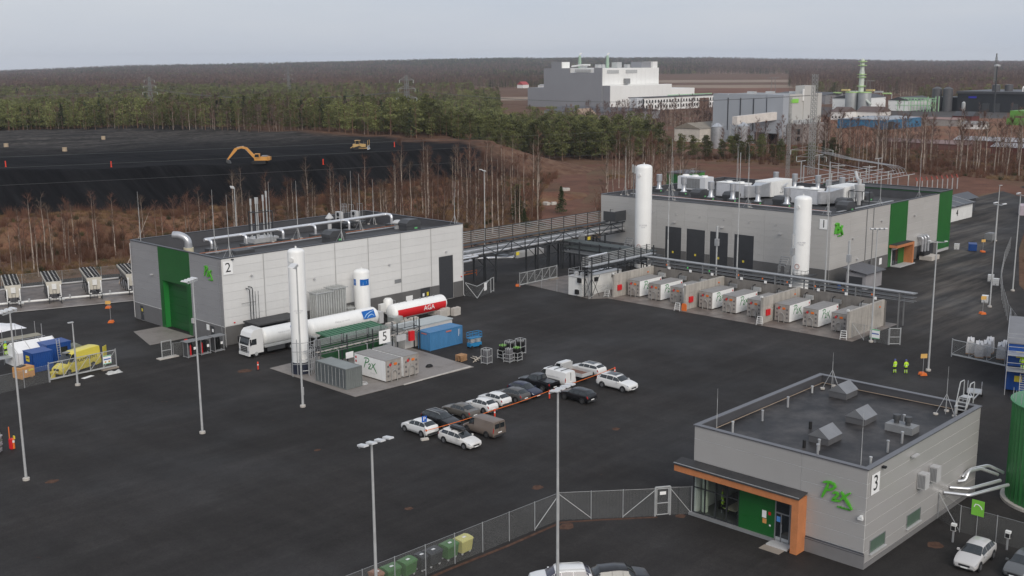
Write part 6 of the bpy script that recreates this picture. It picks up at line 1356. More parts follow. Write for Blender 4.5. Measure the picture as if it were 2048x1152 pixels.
for i in range(9): a = 2.0+i*0.25; k.beam((98.9+3.9*math.cos(a),29.4+3.9*math.sin(a),9.05),(98.9+3.9*math.cos(a),29.4+3.9*math.sin(a),10.1),0.04)
part('roof_railing', k, STEEL, t)
# ------------------------------------------------------------------ vehicles
PROF = {
 'hatch': [(0,.38,.41,.80,.60),(.03,.47,.50,.92,.72),(.12,.55,.58,.98,.78),(.20,.60,.63,1,.80),(.27,.63,.66,1,.82),(.44,.65,.96,1,.68),(.60,.66,1.0,1,.69),(.82,.68,.96,1,.67),(.95,.69,.73,.97,.72),(.985,.60,.64,.93,.70),(1,.45,.49,.88,.65)],
 'sedan': [(0,.40,.43,.80,.60),(.03,.49,.52,.92,.72),(.12,.57,.60,.98,.78),(.22,.62,.65,1,.80),(.28,.64,.67,1,.82),(.42,.66,.96,1,.67),(.56,.67,1.0,1,.68),(.70,.68,.95,1,.66),(.86,.69,.73,1,.76),(.97,.67,.70,.95,.74),(1,.46,.50,.88,.65)],
 'wagon': [(0,.38,.41,.80,.60),(.03,.48,.51,.92,.72),(.12,.56,.59,.98,.78),(.21,.61,.64,1,.80),(.27,.64,.67,1,.82),(.42,.66,.95,1,.68),(.58,.67,1.0,1,.70),(.88,.69,.96,1,.68),(.965,.70,.76,.97,.72),(.985,.60,.64,.94,.70),(1,.45,.49,.88,.65)],
 'suv':   [(0,.42,.45,.82,.62),(.025,.52,.55,.93,.74),(.12,.59,.62,.98,.80),(.21,.63,.66,1,.82),(.26,.65,.68,1,.84),(.40,.66,.95,1,.72),(.56,.67,1.0,1,.74),(.86,.69,.97,1,.72),(.96,.70,.77,.98,.75),(.985,.62,.66,.95,.72),(1,.45,.49,.90,.66)],
 'van':   [(0,.30,.33,.82,.65),(.02,.36,.40,.93,.75),(.10,.45,.48,.98,.82),(.15,.49,.52,1,.86),(.29,.52,.95,1,.80),(.40,.53,1.0,1,.84),(.93,.54,1.0,1,.84),(.985,.54,.97,.99,.82),(.992,.50,.55,.97,.80),(1,.32,.36,.95,.75)],
 'pickup':[(0,.42,.45,.84,.64),(.025,.52,.55,.94,.76),(.12,.57,.60,.99,.82),(.21,.60,.63,1,.84),(.26,.62,.65,1,.84),(.36,.63,.95,1,.74),(.46,.64,1.0,1,.76),(.60,.65,.98,1,.74),(.625,.65,.69,1,.86),(.99,.63,.66,.98,.86),(1,.45,.50,.94,.80)],
}
WSPAN = {'hatch':((.275,.435),(.83,.945),[(.33,.515),(.525,.70),(.71,.885)]),'sedan':((.285,.415),(.71,.85),[(.325,.495),(.505,.655),(.665,.80)]),'wagon':((.275,.415),(.885,.96),[(.325,.495),(.505,.685),(.695,.93)]),
         'suv':((.265,.395),(.87,.955),[(.31,.485),(.495,.67),(.68,.92)]),'van':((.155,.285),(.96,.984),[(.20,.38)]),'pickup':((.265,.355),(.602,.622),[(.295,.435),(.445,.60)])}
def vehicle(lab, x, y, heading, kind, L_, W_, H_, paint, cat='car', name='parked_car', group=None, dirty=False, wheel_r=0.33, tail=True, extra=None, z=0.0, glass=None):
    """local +X is forward; z up; origin on the ground at the middle"""
    t = thing(name, lab, cat, (x,y,z), heading, group, local=True); pr = np.array(PROF[kind]); hw = W_/2; zb = 0.22 if kind not in ('suv','pickup') else 0.28
    gl = glass or GLASS
    def sect(u):
        bl, rf, w_, wr = (np.interp(u, pr[:,0], pr[:,i]) for i in range(1,5)); bl *= H_; rf *= H_; w_ *= hw; wr *= hw; xx = L_/2-u*L_
        lo = zb+ (0.14 if u < .03 or u > .985 else 0)
        return xx, [(0,lo),(w_*0.84,lo),(w_*0.965,lo+0.14),(w_,lo+0.5*(bl-lo)),(w_*0.975,bl-0.07),(w_*0.95,bl),(wr,rf-0.07 if rf-bl > 0.15 else rf-0.01),(wr*0.82,rf),(0,rf+0.02)]
    def S(u, v, side=1):
        xx, pts = sect(u); i = min(int(v), len(pts)-2); f = v-i; return Vector((xx, side*(pts[i][0]*(1-f)+pts[i+1][0]*f), pts[i][1]*(1-f)+pts[i+1][1]*f))
    us = sorted(set(list(pr[:,0])+list(np.linspace(0,1,23)))); us = [u for i, u in enumerate(us) if i == 0 or u-us[i-1] > 0.004]
    k = MB(); ring = None
    for u in us:
        xx, pts = sect(u); R_ = [(xx,p[0],p[1]) for p in pts]+[(xx,-p[0],p[1]) for p in pts[-2:0:-1]]; ring = len(R_); k.v += R_
    for i in range(len(us)-1):
        for j in range(ring): k.f.append((i*ring+j, i*ring+(j+1)%ring, (i+1)*ring+(j+1)%ring, (i+1)*ring+j))
    k.f += [tuple(range(ring-1,-1,-1)), tuple(range((len(us)-1)*ring, len(us)*ring))]
    part('body', k, paint, t, 34)
    def patch(nm, u0, u1, v0, v1, m, side=1, off=0.012, nu=5, nv=3, both=False):
        q = MB(); vs_ = list(np.linspace(v0,v1,nv)); cols = []
        for u in np.linspace(u0,u1,nu):
            row = []
            for v in vs_:
                p = S(u,v,side); e = 1e-3; du = S(min(u+e,1),v,side)-S(max(u-e,0),v,side); dv = S(u,min(v+e,7.999),side)-S(u,max(v-e,0),side); n_ = du.cross(dv)
                if n_.length < 1e-12: n_ = Vector((0,0,1))
                n_.normalize()
                if n_.y*side < -0.2 or (abs(n_.y) <= 0.2 and n_.z < 0): n_ = -n_
                row.append(p+n_*off)
            cols.append(row)
        if both: cols = [r_+[Vector((p.x,-p.y,p.z)) for p in r_[::-1]] for r_ in cols]
        w_ = len(cols[0])
        for r_ in cols: q.v += [tuple(p) for p in r_]
        for i in range(nu-1):
            for j in range(w_-1): q.f.append((i*w_+j,i*w_+j+1,(i+1)*w_+j+1,(i+1)*w_+j))
        return part(nm, q, m, t, 40)
    ws, rw, sw = WSPAN[kind]
    patch('windscreen', ws[0], ws[1], 6.02, 7.98, gl, both=True)
    if kind != 'van': patch('rear_window', rw[0], rw[1], 6.05, 7.98, gl, both=True)
    for s_ in (1,-1):
        for a, c in sw: patch('side_window', a, c, 5.08, 5.94, gl, s_)
        hl = M('headlight_glass',(0.55,0.57,0.6),0.15,0.3); tl = M('tail_light_red',(0.35,0.012,0.012),0.25)
        patch('headlight', .015, .07, 3.9, 5.0, hl, s_, 0.01)
        if tail: patch('tail_light', .955 if kind != 'van' else .975, .992, 3.6 if kind != 'van' else 3.2, 5.0 if kind != 'van' else 5.3, tl, s_, 0.012)
        for u in ((.185,.80) if kind not in ('van','pickup') else (.165,.77)):
            wx = L_/2-u*L_; o_ = hw*0.985
            part('wheel_arch', MB().lathe((wx,s_*o_-(0.0 if s_ > 0 else 0.014),wheel_r+0.02),[(0.02,0),(wheel_r+0.075,0),(wheel_r+0.075,0.014),(0.02,0.014)],20,'y'), BLACK, t)
            w_ = part('wheel', MB().lathe((wx,s_*o_+(0.012 if s_ > 0 else -0.052)-(0.16 if s_ > 0 else -0.16)+0,wheel_r),[(0.05,0),(wheel_r*0.9,0.0),(wheel_r,0.04),(wheel_r,0.16),(wheel_r*0.92,0.2),(0.05,0.2)] if s_ > 0 else [(0.05,0),(wheel_r*0.92,0.0),(wheel_r,0.04),(wheel_r,0.16),(wheel_r*0.9,0.2),(0.05,0.2)],18,'y'), BLACK, t, 40)
            part('rim', MB().lathe((wx,s_*(o_+0.055)-0.006,wheel_r),[(0.02,0),(wheel_r*0.62,0.0),(wheel_r*0.62,0.012),(0.02,0.012)],14,'y'), M('alloy_rim',(0.20,0.20,0.21),0.35,0.5) if not dirty else M('dull_rim',(0.05,0.05,0.05),0.5), w_)
        part('mirror', MB().cbox((L_/2-(ws[0]+0.06)*L_,s_*(hw+0.08),H_*0.66 if kind != 'van' else H_*0.56),(0.14,0.2,0.14)), paint, t)
        for q in ((0.49,0.68) if kind not in ('van','pickup') else (0.36,)): 
            p = S(q,4.0,s_); part('door_handle', MB().cbox((p.x,p.y+s_*0.01,p.z),(0.16,0.03,0.03)), paint, t)
    patch('grille', .004, .03, 3.1, 4.4, M('grille_black',(0.02,0.02,0.022),0.4), 1, 0.012, both=False) if False else part('grille', MB().box(L_/2-0.07,L_/2+0.006,-hw*0.45,hw*0.45,H_*0.27,H_*0.37), M('grille_black',(0.02,0.02,0.022),0.4), t)
    part('number_plate', MB().box(L_/2-0.05,L_/2+0.014,-0.26,0.26,H_*0.20,H_*0.20+0.11), SIGNW, t)
    part('number_plate', MB().box(-L_/2-0.014,-L_/2+0.06,-0.26,0.26,H_*0.34,H_*0.34+0.11), SIGNW, t)
    part('bumper', MB().box(-L_/2-0.008,-L_/2+0.2,-hw*0.86,hw*0.86,zb+0.05,zb+0.28), M('bumper_plastic',(0.035,0.035,0.037),0.6), t)
    if extra: extra(t, S, patch, L_, hw, H_)
    return t
def paint(nm, c, rough=0.28, dirt=None): return M('paint_'+nm, c, rough, 0.0, 0.03, 1.0, coat=0.3, dirt=dirt, dirtamt=0.45, dirtscale=0.9)
PW = paint('white',(0.74,0.74,0.73)); PW2 = paint('dirty_white',(0.70,0.69,0.67),0.35,(0.40,0.36,0.32)); PB = paint('black',(0.010,0.010,0.012)); PG = paint('grey',(0.085,0.082,0.080)); PG2 = paint('brown_grey',(0.115,0.105,0.092)); PNB = paint('navy',(0.014,0.018,0.045)); PBR = paint('dusty_brown',(0.155,0.125,0.105),0.5,(0.20,0.155,0.125)); PYE = paint('yellow',(0.72,0.60,0.08),0.35)
def rails(t, S, patch, L_, hw, H_):
    for s_ in (1,-1): part('roof_rail', MB().path([tuple(S(.40,6.9,s_)+Vector((0,0,.02))),tuple(S(.46,6.9,s_)+Vector((0,0,.07))),tuple(S(.80,6.9,s_)+Vector((0,0,.07))),tuple(S(.86,6.9,s_)+Vector((0,0,.02)))],0.025,6), LSTEEL, t)
def glassroof(t, S, patch, L_, hw, H_): rails(t, S, patch, L_, hw, H_); patch('glass_roof', .46, .76, 7.05, 7.98, GLASS, 1, 0.012, both=True)
def roofbox(t, S, patch, L_, hw, H_):
    k = MB(); n = 10
    for i in range(n+1):
        f = i/n; px = 0.75-2.05*f; s_ = math.sin(min(1,f*3.2+0.25)*math.pi/2)*math.sin(min(1,(1-f)*4+0.3)*math.pi/2)
        for (a, c) in ((-0.36,0),(-0.36,0.2),(-0.22,0.34),(0.22,0.34),(0.36,0.2),(0.36,0)): k.v.append((px,a*s_,H_+0.1+c*s_))
    for i in range(n):
        for j in range(6): k.f.append((i*6+j,i*6+(j+1)%6,(i+1)*6+(j+1)%6,(i+1)*6+j))
    k.f += [tuple(range(6)), tuple(range(n*6+5,n*6-1,-1))]
    part('roof_box', k, M('roof_box_black',(0.02,0.02,0.022),0.3), t, 40)
    for px in (0.4,-0.6): part('roof_bar', MB().box(px-0.03,px+0.03,-0.6,0.6,H_+0.03,H_+0.09), BLACK, t)
def cladding(t, S, patch, L_, hw, H_):
    for s_ in (1,-1): patch('sill_cladding', .05, .95, 1.6, 2.3, M('bumper_plastic',(0,0,0)), s_, 0.008, 8, 2)
UP, DN = R(90), R(-90); G1 = 'cars parked in the yard'
vehicle('white crossover with dark sills at the near end of the row, by the parking sign', 73.65,84.5,UP,'hatch',4.25,1.82,1.6,PW,group=G1,extra=cladding)
vehicle('black estate car with silver roof rails behind the white crossover', 76.9,84.7,DN,'wagon',4.7,1.85,1.5,PB,group=G1,extra=rails)
vehicle('white estate car with a black roof box', 74.0,78.7,DN,'wagon',4.85,1.85,1.48,PW2,group=G1,extra=roofbox)
vehicle('brown grey saloon car between the black estate and a white hatchback', 80.6,85.5,UP,'sedan',4.65,1.8,1.45,PG2,group=G1)
vehicle('small white hatchback with dark rear glass next to the brown grey saloon', 83.5,85.2,UP,'hatch',3.95,1.7,1.5,PW,group=G1)
vehicle('white hatchback between the small white hatchback and the grey one', 86.2,85.8,UP,'hatch',4.05,1.75,1.45,PW,group=G1)
vehicle('dark grey hatchback with red tail lights facing away', 88.9,85.5,UP,'hatch',4.3,1.8,1.47,PG,group=G1)
vehicle('dark blue hatchback facing the tape in the parked row', 91.1,85.6,DN,'hatch',4.3,1.8,1.47,PNB,group=G1)
vehicle('white people carrier with dark glass roof facing the yard', 100.4,79.3,DN,'suv',5.05,1.97,1.74,PW,group=G1,extra=glassroof,wheel_r=0.37)
vehicle('black hatchback with a dusty rear parked outside the tape', 93.6,79.6,UP,'suv',4.4,1.78,1.55,PB,group=G1,dirty=True)
vehicle('white estate car with dark glass roof at the far end of the row', 103.1,86.1,UP,'wagon',4.8,1.85,1.5,PW,group=G1,extra=glassroof)
vehicle('white car with a tinted windscreen cut by the lower frame edge', 57.3,50.3,R(139),'suv',4.7,1.9,1.62,PW,group=G1,extra=rails,glass=M('tinted_glass',(0.05,0.05,0.075),0.06,0,0.02,0.5,spec=0.8))
vehicle('black car next to the white one at the lower frame edge', 60.5,47.3,R(-38),'suv',4.4,1.85,1.6,PB,group=G1)
vehicle('pale silver electric car parked at the chargers', 82.3,29.7,R(182),'hatch',4.6,1.88,1.6,paint('pearl',(0.52,0.51,0.50)),group=G1,wheel_r=0.36)
vehicle('dark grey hatchback beside the pale electric car at the frame corner', 83.0,26.4,R(180),'hatch',3.95,1.7,1.5,paint('slate',(0.10,0.105,0.11)),group=G1)
# vans
def rear_doors(t, S, patch, L_, hw, H_, win=True):
    if win:
        for s_ in (-1,1): part('rear_window', MB().box(-L_/2-0.0+0.02,-L_/2+0.09,s_*0.08 if s_ > 0 else -hw*0.72,hw*0.72 if s_ > 0 else -0.08,H_*0.60,H_*0.86), GLASS, t)
    part('door_seam', MB().box(-L_/2+0.005,-L_/2+0.06,-0.015,0.015,0.4,H_*0.92), BLACK, t)
vehicle('dusty brown panel van parked next to the white estate', 78.05,79.3,UP,'van',4.75,1.9,1.9,PBR,'van','panel_van',dirty=True,extra=lambda *a: rear_doors(*a),wheel_r=0.34)
def vanbars(t, S, patch, L_, hw, H_):
    rear_doors(t, S, patch, L_, hw, H_, False)
    for u in (.42,.62,.82): part('roof_bar', MB().box(L_/2-u*L_-0.03,L_/2-u*L_+0.03,-hw*0.8,hw*0.8,H_+0.04,H_+0.09), BLACK, t)
    text('lettering', 'X KONEPALVELU', 0.26, (-0.7,hw+0.02,H_*0.60), (0,1,0), M('faint_grey_print',(0,0,0)), t, 0.002)
vehicle('white panel van with black roof bars between the pickup and the flatbed', 97.05,86.3,UP,'van',5.3,1.95,1.95,PW,'van','panel_van',extra=vanbars,wheel_r=0.34)
def ybig(t, S, patch, L_, hw, H_):
    text('lettering', 'RAMIRENT', 0.62, (-0.9,hw+0.02,H_*0.56), (0,1,0), BLACKP, t, 0.003, xs=1.15)
    part('roof_light', MB().box(1.2,1.9,-0.35,0.35,H_-0.06,H_+0.05), MGREY, t)
    part('rear_door', MB().cbox((-L_/2-0.5,hw+0.1,1.45),(1.0,0.06,2.0),R(20)), PYE, t)
    part('sill_cladding', MB().box(-L_/2+0.5,L_/2-0.9,hw*0.9,hw+0.01,0.3,0.5), PYE, t)
vehicle('tall yellow rental van behind the sliding gate with its rear door open', 60.2,135.2,R(199),'van',6.6,2.0,2.7,PYE,'van','delivery_van',extra=ybig,wheel_r=0.36)
# pickup and flatbed
def bed(t, S, patch, L_, hw, H_):
    part('load_bed', MB().box(-L_/2+0.08,-0.72,-hw*0.80,hw*0.80,H_*0.64,H_*0.67), BLACK, t)
    for s_ in (-1,1): part('bed_side', MB().box(-L_/2+0.05,-0.7,s_*hw*0.82 if s_ > 0 else -hw*0.93,hw*0.93 if s_ > 0 else -hw*0.82,H_*0.62,H_*0.70), PB, t)
    part('tailgate', MB().box(-L_/2+0.0,-L_/2+0.07,-hw*0.85,hw*0.85,H_*0.4,H_*0.70), PB, t)
vehicle('black pickup truck with an open bed beside the white van', 94.2,86.3,UP,'pickup',5.3,1.88,1.82,PB,'pickup','pickup_truck',extra=bed,wheel_r=0.38)
t = thing('flatbed_truck', 'small white flatbed truck with a brown load bed', 'truck', (100.0,86.2,0), UP, local=True)
k = MB(); k.extr([(2.6,0.35),(2.65,0.9),(2.2,1.15),(1.55,1.95),(0.75,2.0),(0.7,0.35)],(0,0.88,0),(1,0,0),(0,0,1),0,1.76); part('cab', k, PW, t)
part('windscreen', MB().add([(2.19,-0.75,1.2),(2.19,0.75,1.2),(1.60,0.7,1.9),(1.60,-0.7,1.9)],[(0,1,2,3)]), GLASS, t)
part('rear_window', MB().box(0.68,0.70,-0.6,0.6,1.35,1.8), GLASS, t)
for s_ in (-1,1): part('side_window', MB().extr([(2.0,1.2),(1.55,1.8),(0.95,1.85),(0.95,1.2)],(0,s_*0.89,0),(1,0,0),(0,0,1),-0.01,0.01), GLASS, t)
part('load_bed', MB().box(-2.6,0.6,-0.98,0.98,0.78,0.9), M('bed_brown',(0.16,0.08,0.055),0.7,0,0.2,1.5), t)
for s_ in (-1,1): part('bed_side', MB().box(-2.6,0.6,s_*0.98 if s_ > 0 else -1.02,1.02 if s_ > 0 else -0.98,0.78,1.22), LGREY, t)
part('tailgate', MB().box(-2.64,-2.6,-1.0,1.0,0.78,1.22), LGREY, t); part('headboard', MB().box(0.6,0.64,-0.98,0.98,0.78,1.9), LSTEEL, t); part('chassis', MB().box(-2.5,2.2,-0.4,0.4,0.4,0.76), BLACK, t)
for wx in (1.8,-1.5):
    for s_ in (-1,1): w_ = part('wheel', MB().lathe((wx,s_*0.82-0.1,0.33),[(0.05,0),(0.33,0.0),(0.33,0.2),(0.05,0.2)],16,'y'), BLACK, t, 40)
part('tool_bag', MB().cbox((-0.2,0.3,1.0),(0.6,0.4,0.25)), WHITE2, t)
# tanker truck (cab faces -X) and tank trailer
t = thing('tanker_truck', 'white tanker truck with a blue emblem parked beside hall 2', 'truck', (82.4,124.8,0), R(180), local=True)
k = MB(); k.extr([(4.05,0.55),(4.08,1.6),(3.85,2.6),(3.6,3.35),(3.2,3.72),(1.9,3.78),(1.85,0.55)],(0,1.22,0),(1,0,0),(0,0,1),0,2.44); part('cab', k, PW, t)
part('windscreen', MB().add([(4.075,-1.08,1.75),(4.075,1.08,1.75),(3.86,1.04,2.62),(3.86,-1.04,2.62)],[(0,1,2,3)]), GLASS, t)
part('sun_visor', MB().box(3.75,4.0,-1.1,1.1,2.66,2.8), M('grille_black',(0,0,0)), t); part('grille', MB().box(4.07,4.11,-0.75,0.75,0.75,1.55), M('grille_black',(0,0,0)), t)
for i in range(3): part('grille_bar', MB().box(4.11,4.13,-0.7,0.7,0.85+i*0.24,0.9+i*0.24), LSTEEL, t)
for s_ in (-1,1):
    part('side_window', MB().extr([(3.75,1.75),(3.6,2.5),(2.9,2.55),(2.9,1.75)],(0,s_*1.225,0),(1,0,0),(0,0,1),-0.012,0.012), GLASS, t)
    part('mirror', MB().box(3.9,4.0,s_*1.35 if s_ > 0 else -1.55,1.55 if s_ > 0 else -1.35,1.8,2.6), BLACK, t); part('headlight', MB().box(4.06,4.1,s_*0.85 if s_ > 0 else -1.18,1.18 if s_ > 0 else -0.85,0.75,1.05), M('headlight_glass',(0,0,0)), t)
part('bumper', MB().box(3.9,4.14,-1.2,1.2,0.3,0.7), PW, t)
part('tank', htank(-4.9,1.7,0.0,2.35,1.12), WHITE, t, 50)
part('tank_skirt', MB().box(-4.7,1.6,-1.2,1.2,1.05,1.3), LSTEEL, t); part('chassis', MB().box(-4.8,3.6,-0.5,0.5,0.55,1.0), BLACK, t); [part('side_guard', MB().box(-1.6,1.2,q*1.14-0.04,q*1.14+0.04,0.45,1.0), DGREY, t) for q in (-1,1)]
part('hose_locker', MB().box(-5.0,-4.85,-1.1,1.1,1.2,2.9), PW, t)
for wx in (3.0,-2.6,-3.95):
    for s_ in (-1,1):
        w_ = part('wheel', MB().lathe((wx,s_*1.05-0.16,0.5),[(0.1,0),(0.5,0.0),(0.5,0.32),(0.1,0.32)],20,'y'), BLACK, t, 40); part('rim', MB().lathe((wx,s_*1.21-0.012,0.5),[(0.02,0),(0.26,0),(0.26,0.024),(0.02,0.024)],14,'y'), LSTEEL, w_)
    for s_ in (-1,1): part('mudguard', MB().box(wx-0.6,wx+0.6,s_*0.85 if s_ > 0 else -1.2,1.2 if s_ > 0 else -0.85,1.02,1.06), BLACK, t)
def flat_emblem(t, x, y, z, w, h, n):
    n = Vector(n).normalized(); up = Vector((0,0,1)); u = up.cross(n).normalized(); v = n.cross(u); c = Vector((x,y,z))
    e = part('emblem', MB().extr([(-w/2,-h/2),(w/2,-h/2),(w/2,h/2),(-w/2,h/2)],c,u,v,0.0,0.02), M('emblem_blue',(0,0,0)), t); k = MB()
    stroke(k,[(-0.45*w,-0.4*h,.5),(-0.2*w,0.0,1),(0.15*w,0.25*h,.8),(0.45*w,0.35*h,.5)],0.08*h,c,u,v,0.021,0.026); stroke(k,[(-0.2*w,-0.42*h,.5),(0.0,-0.15*h,1),(0.25*w,-0.05*h,.8),(0.4*w,-0.3*h,.6)],0.09*h,c,u,v,0.021,0.026); part('emblem_wave', k, M('emblem_light',(0,0,0)), e)
flat_emblem(t, -3.6, 1.02, 2.85, 1.6, 0.85, (0,0.88,0.47))
for i, q in enumerate(('Making our world','more productive')): text('lettering', q, 0.26, (-1.6,1.10,2.72-0.32*i), (0,0.95,0.3), M('pale_print',(0.62,0.62,0.62),0.5), t, 0.002)
t = thing('tank_trailer', 'long white tank trailer with a blue emblem behind the green compressor house', 'trailer', (94.4,124.6,0))
part('tank', htank(88.2,100.6,124.6,2.05,1.32), WHITE, t, 50); part('chassis', b(88.6,100.4,124.1,125.1,0.5,0.95), BLACK, t); part('tank_skirt', b(88.6,100.2,123.4,125.8,0.95,1.1), LSTEEL, t)
for wx in (96.2,97.5,98.8):
    for y in (123.6,125.6): part('wheel', MB().lathe((wx,y-0.16,0.5),[(0.1,0),(0.5,0.0),(0.5,0.32),(0.1,0.32)],18,'y'), BLACK, t, 40)
flat_emblem(t, 98.4, 123.42, 2.7, 2.2, 1.2, (0,-0.88,0.47))
for i, q in enumerate(('Making our world','more productive')): text('lettering', q, 0.36, (93.6,123.32,2.55-0.42*i), (0,-0.95,0.3), M('pale_print',(0,0,0)), t, 0.002)
part('rear_cabinet', b(100.5,101.3,123.6,125.6,0.9,2.6), LGREY, t)
# ------------------------------------------------------------------ people
def body_material(nm, jacket, trousers, boots=(0.012,0.012,0.012), hem=None):
    m = bpy.data.materials.new(nm); m.use_nodes = True; N = m.node_tree.nodes; L = m.node_tree.links; bs = N['Principled BSDF']; bs.inputs['Roughness'].default_value = 0.75
    tc = N.new('ShaderNodeTexCoord'); s = N.new('ShaderNodeSeparateXYZ'); L.new(tc.outputs['Object'], s.inputs[0]); cr = N.new('ShaderNodeValToRGB'); cr.color_ramp.interpolation = 'CONSTANT'
    mr = N.new('ShaderNodeMapRange'); mr.inputs['From Max'].default_value = 2.0; L.new(s.outputs[2], mr.inputs['Value']); L.new(mr.outputs[0], cr.inputs[0])
    st = [(0,boots),(0.055,hem or trousers),(0.17,(0.7,0.7,0.7)),(0.20,hem or trousers),(0.28,trousers),(0.43,jacket),(0.55,(0.75,0.75,0.75)),(0.58,jacket),(0.765,(0.42,0.25,0.18))]
    e = cr.color_ramp.elements
    while len(e) < len(st): e.new(0.5)
    for el, (p, c) in zip(e, st): el.position = p; el.color = (*c, 1)
    L.new(cr.outputs[0], bs.inputs['Base Color']); return m
WORK = body_material('workwear', (0.50,0.80,0.03), (0.012,0.013,0.016), hem=(0.42,0.70,0.04)); WORK2 = body_material('orange_workwear', (0.75,0.12,0.02), (0.015,0.016,0.02))
import bmesh
def person(lab, x, y, z, rz, mat=WORK, pose='stand', helmet=(0.03,0.06,0.25), group=None, lean=0.0):
    bm = bmesh.new(); sk = bm.verts.layers.skin.verify()
    def V(p, r): v = bm.verts.new(p); v[sk].radius = r if isinstance(r, tuple) else (r, r); return v
    def E(a, c): bm.edges.new((a, c))
    hip = V((0,0,0.95),(0.15,0.12)); bm.verts.layers.skin.verify(); hip[sk].use_root = True
    if pose == 'sit':
        hipz = 0.52; hip.co.z = hipz; up = 0.42
    else: hipz = 0.95; up = 0.0
    dz = hipz-0.95
    waist = V((0.0+lean*0.05,0,1.12+dz),(0.14,0.11)); chest = V((0.01+lean*0.12,0,1.34+dz),(0.17,0.13)); neck = V((0.02+lean*0.2,0,1.53+dz),0.065); head = V((0.04+lean*0.25,0,1.64+dz),(0.095,0.105)); top = V((0.04+lean*0.27,0,1.75+dz),(0.085,0.09))
    for a, c in ((hip,waist),(waist,chest),(chest,neck),(neck,head),(head,top)): E(a,c)
    for s_ in (1,-1):
        sh = V((0.0+lean*0.16,s_*0.19,1.45+dz),0.075); 
        if pose == 'sit': el = V((0.16,s_*0.26,1.2+dz),0.055); wr = V((0.38,s_*0.16,1.16+dz),0.042); ha = V((0.47,s_*0.13,1.15+dz),(0.045,0.03))
        elif pose == 'pocket': el = V((-0.06,s_*0.30,1.18+dz),0.055); wr = V((0.08,s_*0.24,0.98+dz),0.045); ha = V((0.13,s_*0.2,0.95+dz),(0.045,0.03))
        else: el = V((-0.02,s_*0.27,1.17+dz),0.055); wr = V((0.05,s_*0.28,0.93+dz),0.042); ha = V((0.08,s_*0.27,0.83+dz),(0.045,0.03))
        E(chest,sh); E(sh,el); E(el,wr); E(wr,ha)
        if pose == 'sit': kn = V((0.45,s_*0.13,0.52),0.085); an = V((0.45,s_*0.12,0.1),0.055); to = V((0.60,s_*0.13,0.05),(0.05,0.04)); th = V((0.18,s_*0.11,0.52),0.105)
        else: st = 0.08 if s_ > 0 else -0.06; th = V((0.0,s_*0.10,0.82),0.105); kn = V((0.02+st*0.5,s_*0.11,0.50),0.075); an = V((-0.02+st,s_*0.11,0.10),0.055); to = V((0.14+st,s_*0.13,0.05),(0.05,0.04))
        E(hip,th); E(th,kn); E(kn,an); E(an,to)
    me = bpy.data.meshes.new('person_body'); bm.to_mesh(me); bm.free()
    t = thing('person', lab, 'person', (x,y,z), rz, group, local=True)
    o = bpy.data.objects.new('body', me); C.objects.link(o); o.parent = t; me.materials.append(mat)
    md = o.modifiers.new('skin', 'SKIN'); md.use_smooth_shade = True; sd = o.modifiers.new('sub', 'SUBSURF'); sd.levels = 1; sd.render_levels = 2
    hx = 0.04+lean*0.27
    if helmet: part('helmet', MB().lathe((hx,0,1.70+dz),[(0.15,0),(0.13,0.02),(0.125,0.08),(0.09,0.14),(0.02,0.165)],14), M('helmet_%d' % int(helmet[2]*100), helmet, 0.35), t, 40)
    return t
person('worker in yellow jacket with a dark helmet, nearer the container bays', 128.75,57.95,0,R(75),WORK,'stand')
person('worker in yellow jacket and dark trousers, nearer the orange footed sign', 129.45,56.85,0,R(60),WORK,'pocket')
person('person in yellow jacket standing on the stair of the blue cabins', 130.2,43.4,2.92,R(200),WORK,'stand')
person('person in yellow jacket and teal helmet on the scaffold at the frame edge', 55.2,144.6,1.3,R(-60),WORK,'stand',(0.05,0.35,0.4))
person('person in yellow jacket seated at the lounge table by the glass', 76.7,49.0,0.24,R(-70),WORK,'sit',None,'people behind the lounge glass')
person('person in yellow jacket standing in the lounge behind the glass', 77.6,49.6,0.24,R(-60),WORK,'stand',None,'people behind the lounge glass')
person('person in orange jacket seated at the lounge table next to the green wall', 76.6,46.9,0.24,R(70),WORK2,'sit',None,'people behind the lounge glass')
t = thing('lounge_table', 'long pale table behind the lounge glass of building 3', 'table', (78.2,47.8,0.24)); part('table_top', b(76.1,80.4,47.3,48.4,0.95,1.0), M('birch_table',(0.55,0.48,0.36),0.5), t)
for x in (76.4,80.1):
    for y in (47.4,48.3): part('leg', b(x-0.03,x+0.03,y-0.03,y+0.03,0.24,0.95), DSTEEL, t)
for x, y, q in ((76.7,49.05,'behind the seated person in yellow'),(76.6,46.85,'behind the seated person in orange'),(78.8,46.8,'at the far side of the lounge table')):
    t = thing('lounge_chair', 'dark chair '+q, 'chair', (x,y,0.24)); part('seat', b(x-0.22,x+0.22,y-0.22,y+0.22,0.60,0.66), BLACK, t); sg = 1 if y > 48 else -1; part('backrest', b(x-0.22,x+0.22,y+sg*0.24-0.02,y+sg*0.24+0.02,0.66,1.1), BLACK, t); part('leg', MB().tube((x,y,0.24),(x,y,0.60),0.04,8), STEEL, t)
